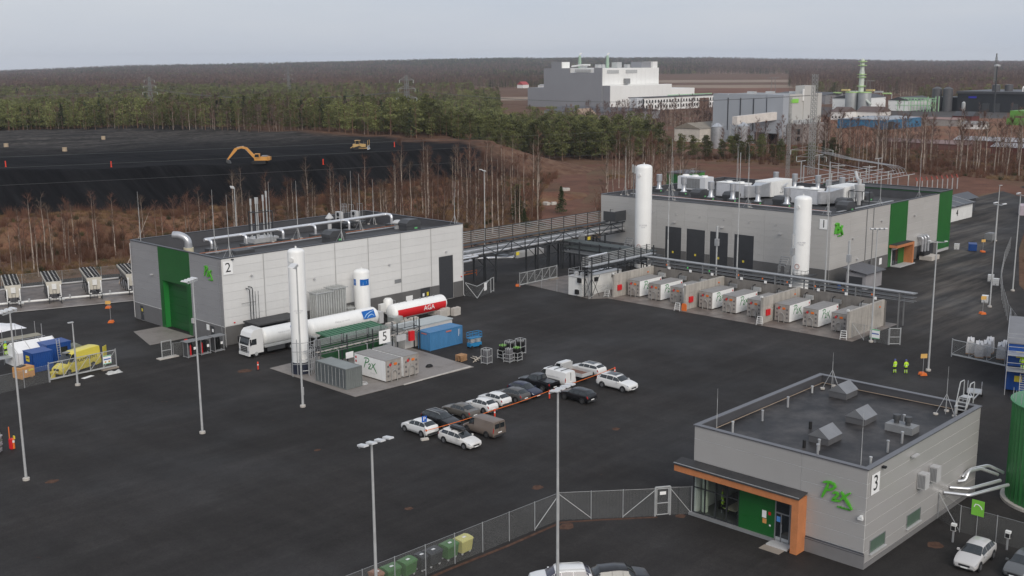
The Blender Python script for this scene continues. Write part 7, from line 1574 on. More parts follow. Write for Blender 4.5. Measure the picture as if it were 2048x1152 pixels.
# ------------------------------------------------------------------ construction corner on the left
BBX = M('site_hut_blue',(0.008,0.06,0.26),0.45,0,0.10,0.6)
def hut(x, y, rz, lx, ly, hh, lab, door=True):
    t = thing('site_hut', lab, 'site hut', (x,y,0), rz, 'blue site huts', local=True)
    part('body', MB().box(-lx/2,lx/2,-ly/2,ly/2,0.1,hh), BBX, t); part('roof', MB().box(-lx/2-0.06,lx/2+0.06,-ly/2-0.06,ly/2+0.06,hh,hh+0.1), BBX, t)
    sd = MB(); corrug(sd,-lx/2+0.05,lx/2-0.05,-ly/2-0.04,0.15,hh-0.02,-1,0.25,0.03); part('side_wall', sd, BBX, t)
    k = MB(); corrug(k,-ly/2+0.05,ly/2-0.05,0,0.15,hh-0.02,-1,0.25,0.03); e = MB(); e.v = [(-lx/2-0.045-v_[1]*-1*0.5,v_[0],v_[2]) for v_ in k.v]; e.f = k.f; part('end_wall', e, BBX, t)
    part('brand_plate', MB().box(-lx/2-0.075,-lx/2-0.07,-0.5,0.5,hh*0.55,hh*0.55+0.75) , M('plate_yellow',(0.75,0.60,0.05),0.5), t)
    part('plate_text', MB().box(-lx/2-0.08,-lx/2-0.075,-0.36,0.36,hh*0.55+0.32,hh*0.55+0.44), BLACKP, t)
    if door: part('door', MB().box(0.2,1.1,-ly/2-0.05,-ly/2-0.03,0.15,2.1), GLASS, t)
    return t
hut(57.0,139.0,R(2),2.6,2.6,2.5,'smaller blue site hut with a yellow plate beside the orange crate',False); hut(60.3,141.6,R(2),3.2,2.6,2.6,'blue site hut with a ladder and open door beside the yellow van')
t = thing('ladder', 'aluminium ladder leaning on the roof of the blue site hut', 'ladder', (60.0,139.9,0)); 
for s_ in (0,0.4): part('rail', MB().beam((60.0+s_,139.9,0.0),(60.0+s_,140.25,3.3),0.06), LSTEEL, t)
for i in range(10): part('rung', MB().beam((60.0,139.92+i*0.033,0.3+i*0.3),(60.4,139.92+i*0.033,0.3+i*0.3),0.04), LSTEEL, t)
t = thing('storage_tent', 'white sheeted tent behind the blue site huts', 'tent', (57.8,144.4,0))
k = MB(); k.extr([(-2.0,0),(2.0,0),(2.0,1.9),(0,3.0),(-2.0,1.9)],(55.4,143.6,0.02),(0,1,0),(0,0,1),0,5.6); part('sheeting', k, M('white_sheeting',(0.80,0.80,0.80),0.6,0,0.06,0.8), t)
for i in range(4): part('hoop', MB().path([(55.5+i*1.8,141.55,0.0),(55.5+i*1.8,141.55,1.95),(55.5+i*1.8,143.6,3.05),(55.5+i*1.8,145.65,1.95),(55.5+i*1.8,145.65,0)],0.04,6), LGREY, t)
t = thing('shipping_crate', 'orange plywood crate with a yellow label behind the mesh fence', 'crate', (54.1,136.8,0), R(12), local=True)
PLY = M('orange_plywood',(0.58,0.30,0.11),0.7,0,0.1,2); part('body', MB().box(-1.0,1.0,-0.75,0.75,0.14,1.45), PLY, t)
for px in (-1.0,0.0,0.94): part('batten', MB().box(px,px+0.08,-0.79,-0.75,0.14,1.45), PLY, t)
for px in (-0.7,0.7): part('skid', MB().box(px-0.1,px+0.1,-0.75,0.75,0,0.14), PALLET, t)
part('label_plate', MB().box(0.2,0.9,-0.80,-0.79,0.9,1.15), M('plate_yellow',(0,0,0)), t); part('label_plate', MB().box(-0.3,0.05,-0.765,-0.755,0.75,1.1), SIGNW, t); part('lid_clutter', MB().cbox((-0.2,0.1,1.52),(1.0,0.6,0.14),0.3), DGREY, t)
t = thing('scaffold', 'tubular scaffold with a timber deck at the frame edge', 'scaffold', (54.5,144.5,0))
for x in (52.4,55.0,57.6,60.2):
    for y in (144.9,147.0): part('standard', MB().tube((x,y,0),(x,y,4.6),0.035,6), STEEL, t)
for z in (1.2,2.9):
    for y in (144.9,147.0): part('ledger', MB().tube((52.0,y,z),(60.6,y,z),0.03,6), STEEL, t)
for y in (145.2,145.8,146.4): part('deck_board', b(52.2,60.4,y,y+0.55,2.95,3.0), M('scaffold_board',(0.30,0.28,0.22),0.8,0,0.15,1), t)
for x in (52.4,57.6): part('brace', MB().tube((x,144.88,0.1),(x+2.6,144.88,2.9),0.03,6), STEEL, t)
solo('work_platform', b(52.0,56.0,143.0,144.4,1.2,1.28).beam((52.3,143.2,0),(52.3,143.2,1.2),0.07).beam((55.7,143.2,0),(55.7,143.2,1.2),0.07).beam((52.3,144.2,0),(52.3,144.2,1.2),0.07).beam((55.7,144.2,0),(55.7,144.2,1.2),0.07), STEEL, 'low steel work platform under the scaffold worker', 'platform')
k = MB(); rr = random.Random(2); nx, ny = 12, 7
for j in range(ny):
    for i in range(nx): k.v.append((58.5+i*0.66,163.6+j*0.75+0.2*math.sin(i),0.02+ (0.0 if i in (0,nx-1) or j in (0,ny-1) else rr.uniform(0.25,1.0)*(1-abs(i-4)/10))))
for j in range(ny-1):
    for i in range(nx-1): k.f.append((j*nx+i,j*nx+i+1,(j+1)*nx+i+1,(j+1)*nx+i))
solo('tarpaulin', k, M('white_tarpaulin',(0.82,0.82,0.84),0.5,0,0.04,1), 'crumpled white tarpaulin lying on the asphalt at the frame edge', 'tarpaulin', smooth=60)
for (x, y, rz, q, m, s_) in ((59.6,131.0,0.3,'flat white sheet lying before the sliding gate',WHITE2,(1.6,0.6,0.02)),):
    solo('loose_sheet', MB().cbox((0,0,0.03),s_,rz), m, q, 'sheet', loc=(x,y,0))
k = MB(); nx = 7
for j in range(5):
    for i in range(nx): k.v.append((61.8+i*0.33,129.9+j*0.25,0.02+(rr.uniform(0.05,0.4) if 0 < i < nx-1 and 0 < j < 4 else 0)))
for j in range(4):
    for i in range(nx-1): k.f.append((j*nx+i,j*nx+i+1,(j+1)*nx+i+1,(j+1)*nx+i))
solo('crumpled_plastic', k, M('grey_film',(0.5,0.5,0.48),0.4,0,0.2,3), 'crumpled grey plastic film before the gate sign', 'plastic film', smooth=50)
t = thing('wire_basket', 'low yellow drum of cable beside the yellow van', 'drum', (56.4,133.6,0)); part('drum', MB().lathe((56.4,133.6,0.02),[(0.4,0),(0.4,0.1),(0.28,0.12),(0.28,0.7),(0.4,0.72),(0.4,0.85)],14), M('plate_yellow',(0,0,0)), t, 40)
for x, y, q in ((62.9,141.8,'grey machine skid on the asphalt behind the blue hut'),): 
    t = thing('machine_skid', q, 'machine', (x,y,0)); part('frame', b(61.9,64.0,141.0,142.6,0.05,0.4), BLUE, t); part('machine_body', MB().extr([(0,0.4),(1.8,0.4),(1.8,1.5),(1.2,1.9),(0.2,1.6)],(62.1,142.4,0),(1,0,0),(0,0,1),0,1.2), M('mossy_grey',(0.20,0.21,0.16),0.7), t); part('hose', MB().path([(62.3,141.2,1.0),(61.7,140.6,0.4),(62.0,140.4,0.06)],0.05,6,0.3), BLACK, t)
# stacked grey gratings and barrier at the left frame edge
t = thing('grating_stack', 'stack of grey steel gratings at the frame edge', 'stack', (40.2,111.0,0))
for i in range(9): part('grating', MB().cbox((39.9+rr.uniform(-.08,.08),111.6+rr.uniform(-.08,.08),0.1+i*0.22),(2.4,1.4,0.14),R(-45)), (STEEL,LGREY,M('mossy_grey',(0,0,0)))[i%3], t)
t = thing('warning_barrier', 'cluster of red and white warning posts leaning by the grating stack', 'barrier', (42.2,111.2,0))
for i in range(4): part('post', MB().lathe((42.0+0.22*(i%2),111.0+0.3*(i//2),0.05),[(0.13,0),(0.13,1.0),(0.06,1.05)],10), RED if i != 1 else ORANGE, t)
part('reflective_band', MB().lathe((42.22,111.0,0.7),[(0.135,0),(0.135,0.25)],10), WHITE2, t); part('warning_lamp', MB().cbox((42.35,111.05,1.2),(0.1,0.3,0.3)), M('plate_yellow',(0,0,0)), t); part('pole', MB().tube((42.1,111.6,0),(42.15,111.7,2.2),0.05,6), ORANGE, t)
# ------------------------------------------------------------------ right edge: bags, blue cabins, road clutter
BAG = M('white_bulk_bag',(0.66,0.64,0.62),0.7,0,0.08,2)
def bulk_bag(x, y, rz, lab):
    t = thing('bulk_bag', lab, 'bulk bag', (x,y,0), rz, 'white wrapped bags behind the sliding gate', local=True)
    part('pallet', MB().box(-0.6,0.6,-0.5,0.5,0.0,0.14), PALLET, t)
    k = MB(); L1 = [(-0.58,-0.48),(0.58,-0.48),(0.58,0.48),(-0.58,0.48)]
    for z, s_ in ((0.14,1),(0.7,1.06),(1.25,1.0)): k.v += [(a*s_,c*s_,z) for a, c in L1]
    k.v += [(-0.5,-0.42,1.75),(0.45,-0.42,2.1),(0.45,0.42,2.1),(-0.5,0.42,1.75)]
    for i in range(3):
        for j in range(4): k.f.append((i*4+j,i*4+(j+1)%4,(i+1)*4+(j+1)%4,(i+1)*4+j))
    k.f += [(12,13,14,15),(3,2,1,0)]; part('bag', k, BAG, t, 40)
    part('hood', MB().add([(-0.52,-0.45,1.3),(0.5,-0.45,1.3),(0.48,0.0,2.25),(-0.45,0.0,2.0)],[(0,1,2,3)]).add([(-0.45,0.02,2.0),(0.48,0.02,2.25),(0.5,0.47,1.3),(-0.52,0.47,1.3)],[(0,1,2,3)]), M('white_film',(0.78,0.78,0.79),0.35), t)
for x, y, rz, q in ((144.7,55.0,0.3,'nearest the gate end post'),(143.6,53.4,0.5,'second from the gate post in the front row'),(144.6,52.8,0.4,'third from the gate post in the front row'),(146.6,53.2,0.2,'behind the front row'),(144.6,51.0,0.3,'next to the blue cabins, front row'),(146.2,51.0,0.1,'next to the blue cabins, rear row')): bulk_bag(x, y, rz, 'white wrapped bulk bag on a pallet '+q)
t = thing('cabin_stack', 'two storeys of blue site cabins with a stair at the frame edge', 'site cabins', (136.6,45.95,0), R(19), local=True)
for fz in (0.0,2.9):
    for i in range(3):
        bx = part('cabin', MB().box(-6+i*5.0,-6+i*5.0+4.9,-1.4,1.4,fz+0.15,fz+2.8), BBX, t)
        part('cabin_window', MB().box(-6+i*5.0+1.6,-6+i*5.0+3.0,1.4,1.45,fz+1.2,fz+2.1), GLASS, bx); part('cabin_plate', MB().box(-6.06,-6.0,-0.4,0.4,fz+1.2,fz+1.9) if i == 0 else MB().box(-6+i*5.0+3.5,-6+i*5.0+4.2,1.4,1.44,fz+1.3,fz+1.8), M('plate_yellow',(0,0,0)), bx)
part('roof', MB().box(-6.1,9.0,-1.5,1.5,5.72,5.85), M('cabin_roof_grey',(0.2,0.2,0.21),0.6), t); k = MB()
for x in np.linspace(-6,8.8,9): k.beam((x,1.45,5.85),(x,1.45,6.9),0.05).beam((x,-1.45,5.85),(x,-1.45,6.9),0.05)
for z in (6.4,6.9):
    for y in (-1.45,1.45): k.beam((-6,y,z),(8.8,y,z),0.05)
k.beam((-6,-1.45,6.9),(-6,1.45,6.9),0.05).beam((-6,-1.45,6.4),(-6,1.45,6.4),0.05)
part('roof_railing', k, STEEL, t); k = MB()
for i in range(14): k.box(-9.6+i*0.26,-9.3+i*0.26,-1.2,-0.2,0.2+i*0.2,0.24+i*0.2)
for y in (-1.2,-0.2): k.beam((-9.7,y,0.15),(-6.0,y,2.95),0.06,0.18).beam((-9.7,y,1.15),(-6.0,y,3.95),0.05)
part('stair', k, STEEL, t); part('landing', MB().box(-8.0,-6.05,-1.3,1.3,2.85,2.92).box(-8.0,-6.05,-1.3,1.3,4.72,4.78), STEEL, t); k = MB()
for x in (-8.0,-6.1):
    for y in (-1.3,1.3): k.beam((x,y,0),(x,y,5.8),0.06)
for z in (3.4,3.9,5.3,5.8):
    for y in (-1.3,1.3): k.beam((-8,y,z),(-6.1,y,z),0.05)
    k.beam((-8,-1.3,z),(-8,1.3,z),0.05)
part('stair_frame', k, LSTEEL, t)
t = thing('trailer', 'low steel trailer drawbar lying beside the blue cabins', 'trailer', (124.8,46.6,0), R(20), local=True)
part('frame', MB().beam((-2.0,0,0.5),(0.4,0.5,0.55),0.1).beam((-2.0,0,0.5),(0.4,-0.5,0.55),0.1).box(0.3,2.2,-0.8,0.8,0.5,0.62), STEEL, t)
for s_ in (-0.85,0.85): part('wheel', MB().lathe((1.3,s_-0.08,0.3),[(0.05,0),(0.3,0),(0.3,0.16),(0.05,0.16)],14,'y'), BLACK, t)
k = MB()
for x in (0.4,2.1):
    for y in (-0.75,0.75): k.beam((x,y,0.6),(x,y,1.5),0.05)
for y in (-0.75,0.75): k.beam((0.4,y,1.5),(2.1,y,1.5),0.05).beam((0.4,y,1.0),(2.1,y,1.0),0.05)
part('side_rail', k, STEEL, t)
def ibc(x, y, rz, lab):
    t = thing('liquid_container', lab, 'container', (x,y,0), rz, 'white cubic containers along the side road', local=True)
    part('pallet', MB().box(-0.6,0.6,-0.5,0.5,0.0,0.15), STEEL, t); part('bottle', MB().box(-0.56,0.56,-0.46,0.46,0.15,1.12).lathe((0,0,1.12),[(0.12,0),(0.12,0.05)],10), M('milky_plastic',(0.74,0.74,0.73),0.5), t); k = MB()
    for i in range(5):
        for s_ in (-1,1): k.beam((-0.6+i*0.3,s_*0.5,0.15),(-0.6+i*0.3,s_*0.5,1.15),0.025).beam((s_*0.6,-0.5+i*0.25,0.15),(s_*0.6,-0.5+i*0.25,1.15),0.025)
    for z in (0.4,0.75,1.14):
        for s_ in (-1,1): k.beam((-0.6,s_*0.5,z),(0.6,s_*0.5,z),0.025).beam((s_*0.6,-0.5,z),(s_*0.6,0.5,z),0.025)
    part('cage', k, STEEL, t); part('valve', MB().tube((-0.62,0,0.2),(-0.75,0,0.2),0.06,8), BLACK, t)
for x, y, q in ((178.0,65.9,'beside the amber sign'),(193.4,70.0,'in the middle of the three on the side road'),(196.4,72.0,'farthest of the three on the side road'),(226.0,90.2,'beside the green end of hall 1')): ibc(x, y, 0.3, 'white cubic liquid container '+q)
solo('blue_skip', MB().extr([(-1.2,0.1),(1.0,0.1),(1.3,1.5),(-1.4,1.5)],(226.5,87.2,0),(0.9,0.4,0),(0,0,1),-0.8,0.8), BLUE, 'blue skip container on the side road', 'skip')
solo('generator', MB().box(240.0,242.6,88.4,90.0,0.3,1.7).box(240.2,240.6,88.5,89.9,0.0,0.3).box(242.0,242.4,88.5,89.9,0.0,0.3).box(240.4,242.2,88.6,89.8,1.7,1.82), MGREY, 'grey generator beside the far lamp post', 'generator')
solo('shrink_wrapped_load', MB().extr([(-2.0,0),(2.0,0),(1.9,2.2),(0.8,2.7),(-1.9,2.4)],(290,97.5,0),(0.9,0.43,0),(0,0,1),-3,3), M('mauve_wrap',(0.45,0.38,0.42),0.6,0,0.1,0.8), 'pale mauve wrapped load beyond the side road fence', 'wrapped load')
# small white building marked 4 and dark shed
t = thing('small_building', 'small white building marked 4 with a black panelled roof', 'building', (266,108.0,0))
part('wall', b(258.5,276.5,107.2,112.4,0,3.6), WHITE2, t); k = MB().add([(258.0,106.6,3.6),(277.0,106.6,3.6),(277.0,113.0,5.0),(258.0,113.0,5.0),(258.0,106.6,3.75),(277.0,106.6,3.75),(277.0,113.0,5.15),(258.0,113.0,5.15)],[(0,3,2,1),(4,5,6,7),(0,1,5,4),(1,2,6,5),(2,3,7,6),(3,0,4,7)]); rf = part('roof', k, M('black_roof_sheet',(0.03,0.031,0.035),0.35,0,0.1,0.5), t)
for i in range(4): part('roof_seam', MB().beam((259+i*5.6,106.6,3.78),(259+i*5.6,113.0,5.18),0.12), LSTEEL, rf)
text('lettering','4',2.3,(267.2,107.12,1.9),(0,-1,0),BLACKP,t,0.01); part('door', b(258.42,258.5,108.2,109.6,0.1,2.4), DOORG, t); part('downpipe', MB().tube((258.6,107.1,0),(258.6,107.1,3.6),0.08,6), DSTEEL, t)
t = thing('dark_shed', 'dark gabled shed behind the small white building marked 4', 'shed', (283.0,113.0,0)); part('wall', b(279.5,288.0,111.0,115.6,0,3.6), M('dark_shed_wall',(0.06,0.062,0.068),0.6), t)
k = MB(); k.extr([(-3.0,0),(3.0,0),(0,1.3)],(279.0,113.3,3.6),(0,1,0),(0,0,1),0,9.4); part('roof', k, M('black_roof_sheet',(0,0,0)), t)
t = thing('pump_shed', 'small grey shed with a dark sloping roof in front of hall 1', 'shed', (177.2,86.2,0)); part('wall', b(174.4,180.4,84.6,88.2,0,2.75), M('grey_shed_wall',(0.30,0.29,0.30),0.55), t)
part('roof', MB().add([(173.9,84.1,2.7),(180.9,84.1,2.7),(180.9,88.7,3.4),(173.9,88.7,3.4),(173.9,84.1,2.82),(180.9,84.1,2.82),(180.9,88.7,3.52),(173.9,88.7,3.52)],[(0,3,2,1),(4,5,6,7),(0,1,5,4),(1,2,6,5),(2,3,7,6),(3,0,4,7)]), M('grey_roof_sheet',(0.10,0.10,0.11),0.45,0.1,0.1,0.6), t); part('door', b(174.36,174.4,85.2,87.6,0.1,2.1), DOORG, t)
solo('blue_drum', MB().lathe((172.8,88.6,0),[(0.3,0),(0.3,0.9),(0.28,0.92)],14), BLUE, 'blue drum beside the small grey shed', 'drum', smooth=40)
# ------------------------------------------------------------------ excavator and bulldozer on the heap
EXO = M('machine_orange_yellow',(0.62,0.30,0.07),0.5,0,0.08,1.0); EXY = M('machine_ochre',(0.50,0.33,0.13),0.55,0,0.1,1.0)
def gz(x, y): return float(ground_z(np.array([x]), np.array([y]))[0])
ex, ey = 186.5, 283.0; ez = gz(ex, ey)
t = thing('excavator', 'orange yellow excavator working on the edge of the black heap', 'excavator', (ex,ey,ez-0.1), R(134), local=True)
for s_ in (-1,1):
    k = MB(); k.extr([(-2.1,0.15),(-1.8,0.0),(1.8,0.0),(2.1,0.15),(2.25,0.5),(2.0,0.85),(-2.0,0.85),(-2.25,0.5)],(0,s_*1.25+0.3,0),(1,0,0),(0,0,1),0,0.6); part('track', k, BLACK, t)
part('undercarriage', MB().box(-1.2,1.2,-0.95,0.95,0.4,1.0), DGREY, t)
part('house', MB().extr([(-2.9,1.05),(1.3,1.05),(1.3,1.6),(-0.6,2.2),(-2.7,2.2),(-2.95,1.7)],(0,1.3,0),(1,0,0),(0,0,1),0,2.6), EXO, t); part('counterweight', MB().box(-3.25,-2.6,-1.3,1.3,1.1,2.1), EXO, t); part('engine_cover', MB().box(-2.4,-0.8,-1.0,1.0,2.2,2.45), MGREY, t)
cb = part('cab', MB().extr([(-0.3,1.6),(1.35,1.6),(1.45,2.2),(1.1,3.1),(-0.3,3.1)],(0,1.3,0),(1,0,0),(0,0,1),0,1.1), EXO, t)
part('cab_window', MB().extr([(-0.1,2.05),(1.2,2.05),(1.0,2.9),(-0.1,2.9)],(0,1.33,0),(1,0,0),(0,0,1),0,0.03), GLASS, cb)
k = MB(); k.extr([(1.0,1.6),(1.2,2.3),(3.6,4.9),(5.2,5.2),(7.0,4.6),(6.9,4.1),(5.2,4.6),(3.9,4.3),(1.8,1.7)],(0,-0.1,0),(1,0,0),(0,0,1),-0.25,0.25); part('boom', k, EXO, t)
k = MB(); k.extr([(6.4,4.9),(7.2,4.7),(9.6,1.5),(9.3,1.2),(6.7,3.9)],(0,-0.1,0),(1,0,0),(0,0,1),-0.2,0.2); part('stick', k, EXO, t)
k = MB(); k.extr([(9.7,1.5),(9.9,0.6),(9.2,-0.1),(8.5,0.1),(8.8,0.9)],(0,-0.1,0),(1,0,0),(0,0,1),-0.6,0.6); part('bucket', k, DGREY, t); part('hydraulic_ram', MB().tube((2.0,-0.5,1.9),(4.2,-0.5,4.2),0.1,8).tube((4.6,-0.1,5.2),(6.6,-0.1,4.9),0.09,8), LSTEEL, t)
dx_, dy_ = 236.0, 298.0
t = thing('bulldozer', 'ochre bulldozer on the flat top of the black heap', 'bulldozer', (dx_,dy_,gz(dx_,dy_)-0.1), R(-48), local=True)
for s_ in (-1,1):
    k = MB(); k.extr([(-1.9,0.2),(-1.6,0.0),(1.6,0.0),(2.0,0.5),(0.0,1.3),(-2.0,0.7)],(0,s_*1.1+0.3,0),(1,0,0),(0,0,1),0,0.6); part('track', k, BLACK, t)
part('engine_hood', MB().extr([(0.0,0.9),(2.2,0.9),(2.2,1.8),(0.2,2.0)],(0,0.6,0),(1,0,0),(0,0,1),0,1.2), EXY, t); part('rear_body', MB().box(-2.1,0.0,-0.9,0.9,0.8,1.9), EXY, t)
cb = part('cab', MB().box(-1.3,0.1,-0.8,0.8,1.9,3.0), GLASS, t); part('cab_roof', MB().box(-1.5,0.3,-0.95,0.95,3.0,3.15), EXY, cb); part('cab_pillar', MB().box(-1.32,-1.2,-0.82,0.82,1.9,3.0).box(0.02,0.12,-0.82,-0.7,1.9,3.0).box(0.02,0.12,0.7,0.82,1.9,3.0), EXY, cb)
k = MB(); k.extr([(3.0,0.0),(3.4,0.1),(3.15,0.7),(3.3,1.4),(3.1,1.4),(2.9,0.7)],(0,1.9,0),(1,0,0),(0,0,1),0,3.8); part('blade', k, LSTEEL, t); part('push_arm', MB().beam((0,1.45,0.6),(3.0,1.6,0.5),0.2).beam((0,-1.45,0.6),(3.0,-1.6,0.5),0.2), EXY, t)
part('exhaust', MB().tube((1.4,0.3,1.9),(1.4,0.3,2.8),0.07,8), DGREY, t); part('ripper', MB().beam((-2.1,0,1.2),(-3.0,0,0.5),0.25), EXY, t); part('marker_pole', MB().beam((3.1,1.8,1.3),(3.1,1.8,3.2),0.12).beam((3.1,-1.8,1.3),(3.1,-1.8,3.2),0.12), EXY, t)
for i, (x, y, q) in enumerate(((150.5,304.0,'at the left end of the heap crest'),(128.0,322.0,'near the frame edge on the heap'),(208.5,281.5,'just beyond the excavator'),(253.5,300.5,'between the bulldozer and the heap end'))):
    z = gz(x,y); solo('warning_cone', MB().lathe((0,0,0),[(0.3,0),(0.3,0.1),(0.16,0.12),(0.16,1.7),(0.1,1.75)],10), M('marker_red',(0,0,0)), 'red warning post '+q, 'marker', 'red posts along the heap', loc=(x,y,z-0.05))
for i, (x, y, q) in enumerate(((168.0,372.0,'nearest the crest on the heap top'),(163.0,408.0,'farther back on the heap top'),(150.0,470.0,'at the frame edge on the heap top'),(208.0,425.0,'by the pale patch on the heap top'))):
    solo('concrete_ring', MB().lathe((0,0,0),[(0.8,0),(0.8,1.4),(0.62,1.4),(0.62,0.4)],16), M('tan_concrete',(0.42,0.33,0.23),0.8), 'tan concrete ring '+q, 'concrete ring', 'concrete rings on the heap', smooth=40, loc=(x,y,gz(x,y)-0.1))
for i, (x, y, q) in enumerate(((226.0,203.0,'nearer one of the pale stone piles'),(255.0,222.0,'farther one of the pale stone piles'))):
    k = MB(); rr = random.Random(i)
    for j in range(9): a = rr.uniform(0,6.28); d = rr.uniform(0,1.4); s_ = rr.uniform(0.5,1.1); k.cbox((d*math.cos(a),d*math.sin(a),s_*0.35),(s_*1.3,s_,s_*0.8),rr.uniform(0,3))
    solo('stone_pile', k, CONCB, q+' beside the red gravel road', 'stone pile', 'pale stone piles', loc=(x,y,0))
# ------------------------------------------------------------------ trees
def bark(nm, c, c2, sc=3.0): return M(nm, c, 0.85, 0, 0.25, sc, rnd=0.2, dirt=c2, dirtamt=0.7, dirtscale=1.2)
BIRCH = bark('birch_bark',(0.40,0.34,0.285),(0.17,0.10,0.07)); BIRCH2 = bark('grey_bark',(0.20,0.145,0.115),(0.10,0.06,0.045)); PINEB = bark('pine_bark',(0.20,0.115,0.075),(0.10,0.07,0.05))
def leafm(nm, c, v, rn): 
    m = M(nm, c, 0.75, 0, v, 0.35, rnd=rn, spec=0.2, big=0.3); return m
TWIG = leafm('reddish_twigs',(0.125,0.066,0.047),0.25,0.3); TWIG2 = leafm('grey_brown_twigs',(0.115,0.082,0.060),0.25,0.3)
PINE = leafm('pine_needles',(0.110,0.118,0.042),0.4,0.4); SPRUCE = leafm('spruce_needles',(0.040,0.055,0.022),0.3,0.3)
def tri_mesh(name, V_, F_, m):
    me = bpy.data.meshes.new(name); me.vertices.add(len(V_)); me.vertices.foreach_set('co', np.asarray(V_, np.float32).ravel()); n = len(F_)
    me.loops.add(3*n); me.loops.foreach_set('vertex_index', np.asarray(F_, np.int32).ravel()); me.polygons.add(n); me.polygons.foreach_set('loop_start', np.arange(0,3*n,3,dtype=np.int32)); me.polygons.foreach_set('loop_total', np.full(n,3,np.int32))
    me.materials.append(m); me.update(calc_edges=True); me.validate(); return me
def limb_tris(V_, F_, a, c, r0, r1, n=4):
    a = np.asarray(a,float); c = np.asarray(c,float); d = c-a; d = d/ (np.linalg.norm(d)+1e-9); u = np.array((0,0,1.0)) if abs(d[2]) < 0.9 else np.array((1.0,0,0)); x = np.cross(d,u); x /= np.linalg.norm(x); y = np.cross(d,x); k = len(V_)
    for q, r_ in ((a,r0),(c,r1)):
        for i in range(n): t_ = 2*math.pi*i/n; V_.append(q+x*r_*math.cos(t_)+y*r_*math.sin(t_))
    for i in range(n): j = (i+1)%n; F_ += [(k+i,k+j,k+n+j),(k+i,k+n+j,k+n+i)]
def make_birch(seed, h, twigs, nl, tw=0.03, spread=1.0):
    rs = np.random.RandomState(seed); TV, TF, CV, CF = [], [], [], []
    pts = [np.zeros(3)]; lean = rs.normal(0,0.02,2)
    for i in range(1,7): pts.append(np.array((lean[0]*h*i/6+rs.normal(0,0.06),lean[1]*h*i/6+rs.normal(0,0.06),h*0.97*i/6)))
    r0 = 0.010*h+0.03
    for i in range(6): limb_tris(TV,TF,pts[i],pts[i+1],r0*(1-i/6.3),r0*(1-(i+1)/6.3),5)
    ends = []
    for i in range(nl):
        f = rs.uniform(0.18,0.98); z = f*6; j = min(int(z),5); p = pts[j]+(pts[j+1]-pts[j])*(z-j); a = rs.uniform(0,6.28); L_ = h*0.20*(1.15-f)*spread*rs.uniform(0.5,1.15)+0.25; up = rs.uniform(0.9,1.9)
        e = p+np.array((math.cos(a)*L_,math.sin(a)*L_,L_*up)); e[2] = min(e[2],h*1.02); limb_tris(CV,CF,p,e,0.045*(1.3-f),0.018,3); ends.append((p,e))
    for i in range(twigs):
        p, e = ends[rs.randint(len(ends))]; f = rs.uniform(0.2,1.0); q = p+(e-p)*f; d = (e-p)/np.linalg.norm(e-p)+rs.normal(0,0.55,3); d /= np.linalg.norm(d); L_ = rs.uniform(0.5,1.5)*h/14; w_ = np.cross(d,rs.normal(0,1,3)); w_ /= np.linalg.norm(w_)+1e-9; k = len(CV)
        CV += [q-w_*tw/2,q+w_*tw/2,q+d*L_]; CF.append((k,k+1,k+2))
    return TV, TF, CV, CF
def make_pine(seed, h, tris, kind):
    rs = np.random.RandomState(seed); TV, TF, CV, CF = [], [], [], []; lean = rs.normal(0,0.015,2); 
    limb_tris(TV,TF,(0,0,0),(lean[0]*h,lean[1]*h,h*0.95),0.012*h+0.03,0.03,6)
    n_cl = 26 if kind == 'pine' else 40; cl = []
    for i in range(n_cl):
        if kind == 'pine':
            f = rs.uniform(0.16,1.0); rad = h*0.19*math.sqrt(max(0.05,1-((f-0.5)/0.53)**2)); a = rs.uniform(0,6.28); rr_ = rad*math.sqrt(rs.uniform(0.05,1)); c = np.array((lean[0]*h*f+math.cos(a)*rr_,lean[1]*h*f+math.sin(a)*rr_,f*h)); s_ = np.array((0.085,0.085,0.045))*h*rs.uniform(0.7,1.2)
            limb_tris(TV,TF,(lean[0]*h*f,lean[1]*h*f,f*h-0.08*h),c,0.05,0.02,3)
        else:
            f = (i+0.5)/n_cl; rad = h*0.20*(1-f)+0.12; a = rs.uniform(0,6.28); rr_ = rad*rs.uniform(0.3,0.8); c = np.array((math.cos(a)*rr_,math.sin(a)*rr_,h*(0.10+0.88*f))); s_ = np.array((0.10*(1-f)+0.02,0.10*(1-f)+0.02,0.03))*h
        cl.append((c,s_))
    for i in range(tris):
        c, s_ = cl[rs.randint(len(cl))]; g = rs.normal(0,1,3); g /= max(1.0,np.linalg.norm(g)/1.3); p = c+g*s_; sz = rs.uniform(0.5,1.0)*h*0.032; d1 = rs.normal(0,1,3); d1[2] *= 0.5; d1 /= np.linalg.norm(d1); d2 = np.cross(d1,rs.normal(0,1,3)); d2 /= np.linalg.norm(d2)+1e-9; k = len(CV)
        CV += [p-d1*sz,p+d1*sz*0.6+d2*sz*0.7,p+d1*sz*0.6-d2*sz*0.7]; CF.append((k,k+1,k+2))
    return TV, TF, CV, CF
def tree_meshes(fn, *a, tm, cm, nm):
    TV, TF, CV, CF = fn(*a); return tri_mesh('trunk',TV,TF,tm), tri_mesh('crown',CV,CF,cm)
BIR = [tree_meshes(make_birch,s_,h_,tw_,nl_,0.036,sp_,tm=tm_,cm=cm_,nm='b') for s_,h_,tw_,nl_,sp_,tm_,cm_ in ((1,15,620,26,0.8,BIRCH,TWIG),(2,16.5,520,22,0.65,BIRCH,TWIG2),(3,13,700,30,1.0,BIRCH2,TWIG),(4,17,600,26,0.8,BIRCH,TWIG),(5,12,620,26,1.1,BIRCH2,TWIG2),(6,15.5,380,16,0.6,BIRCH,TWIG2),(7,14,760,34,1.15,BIRCH2,TWIG))]
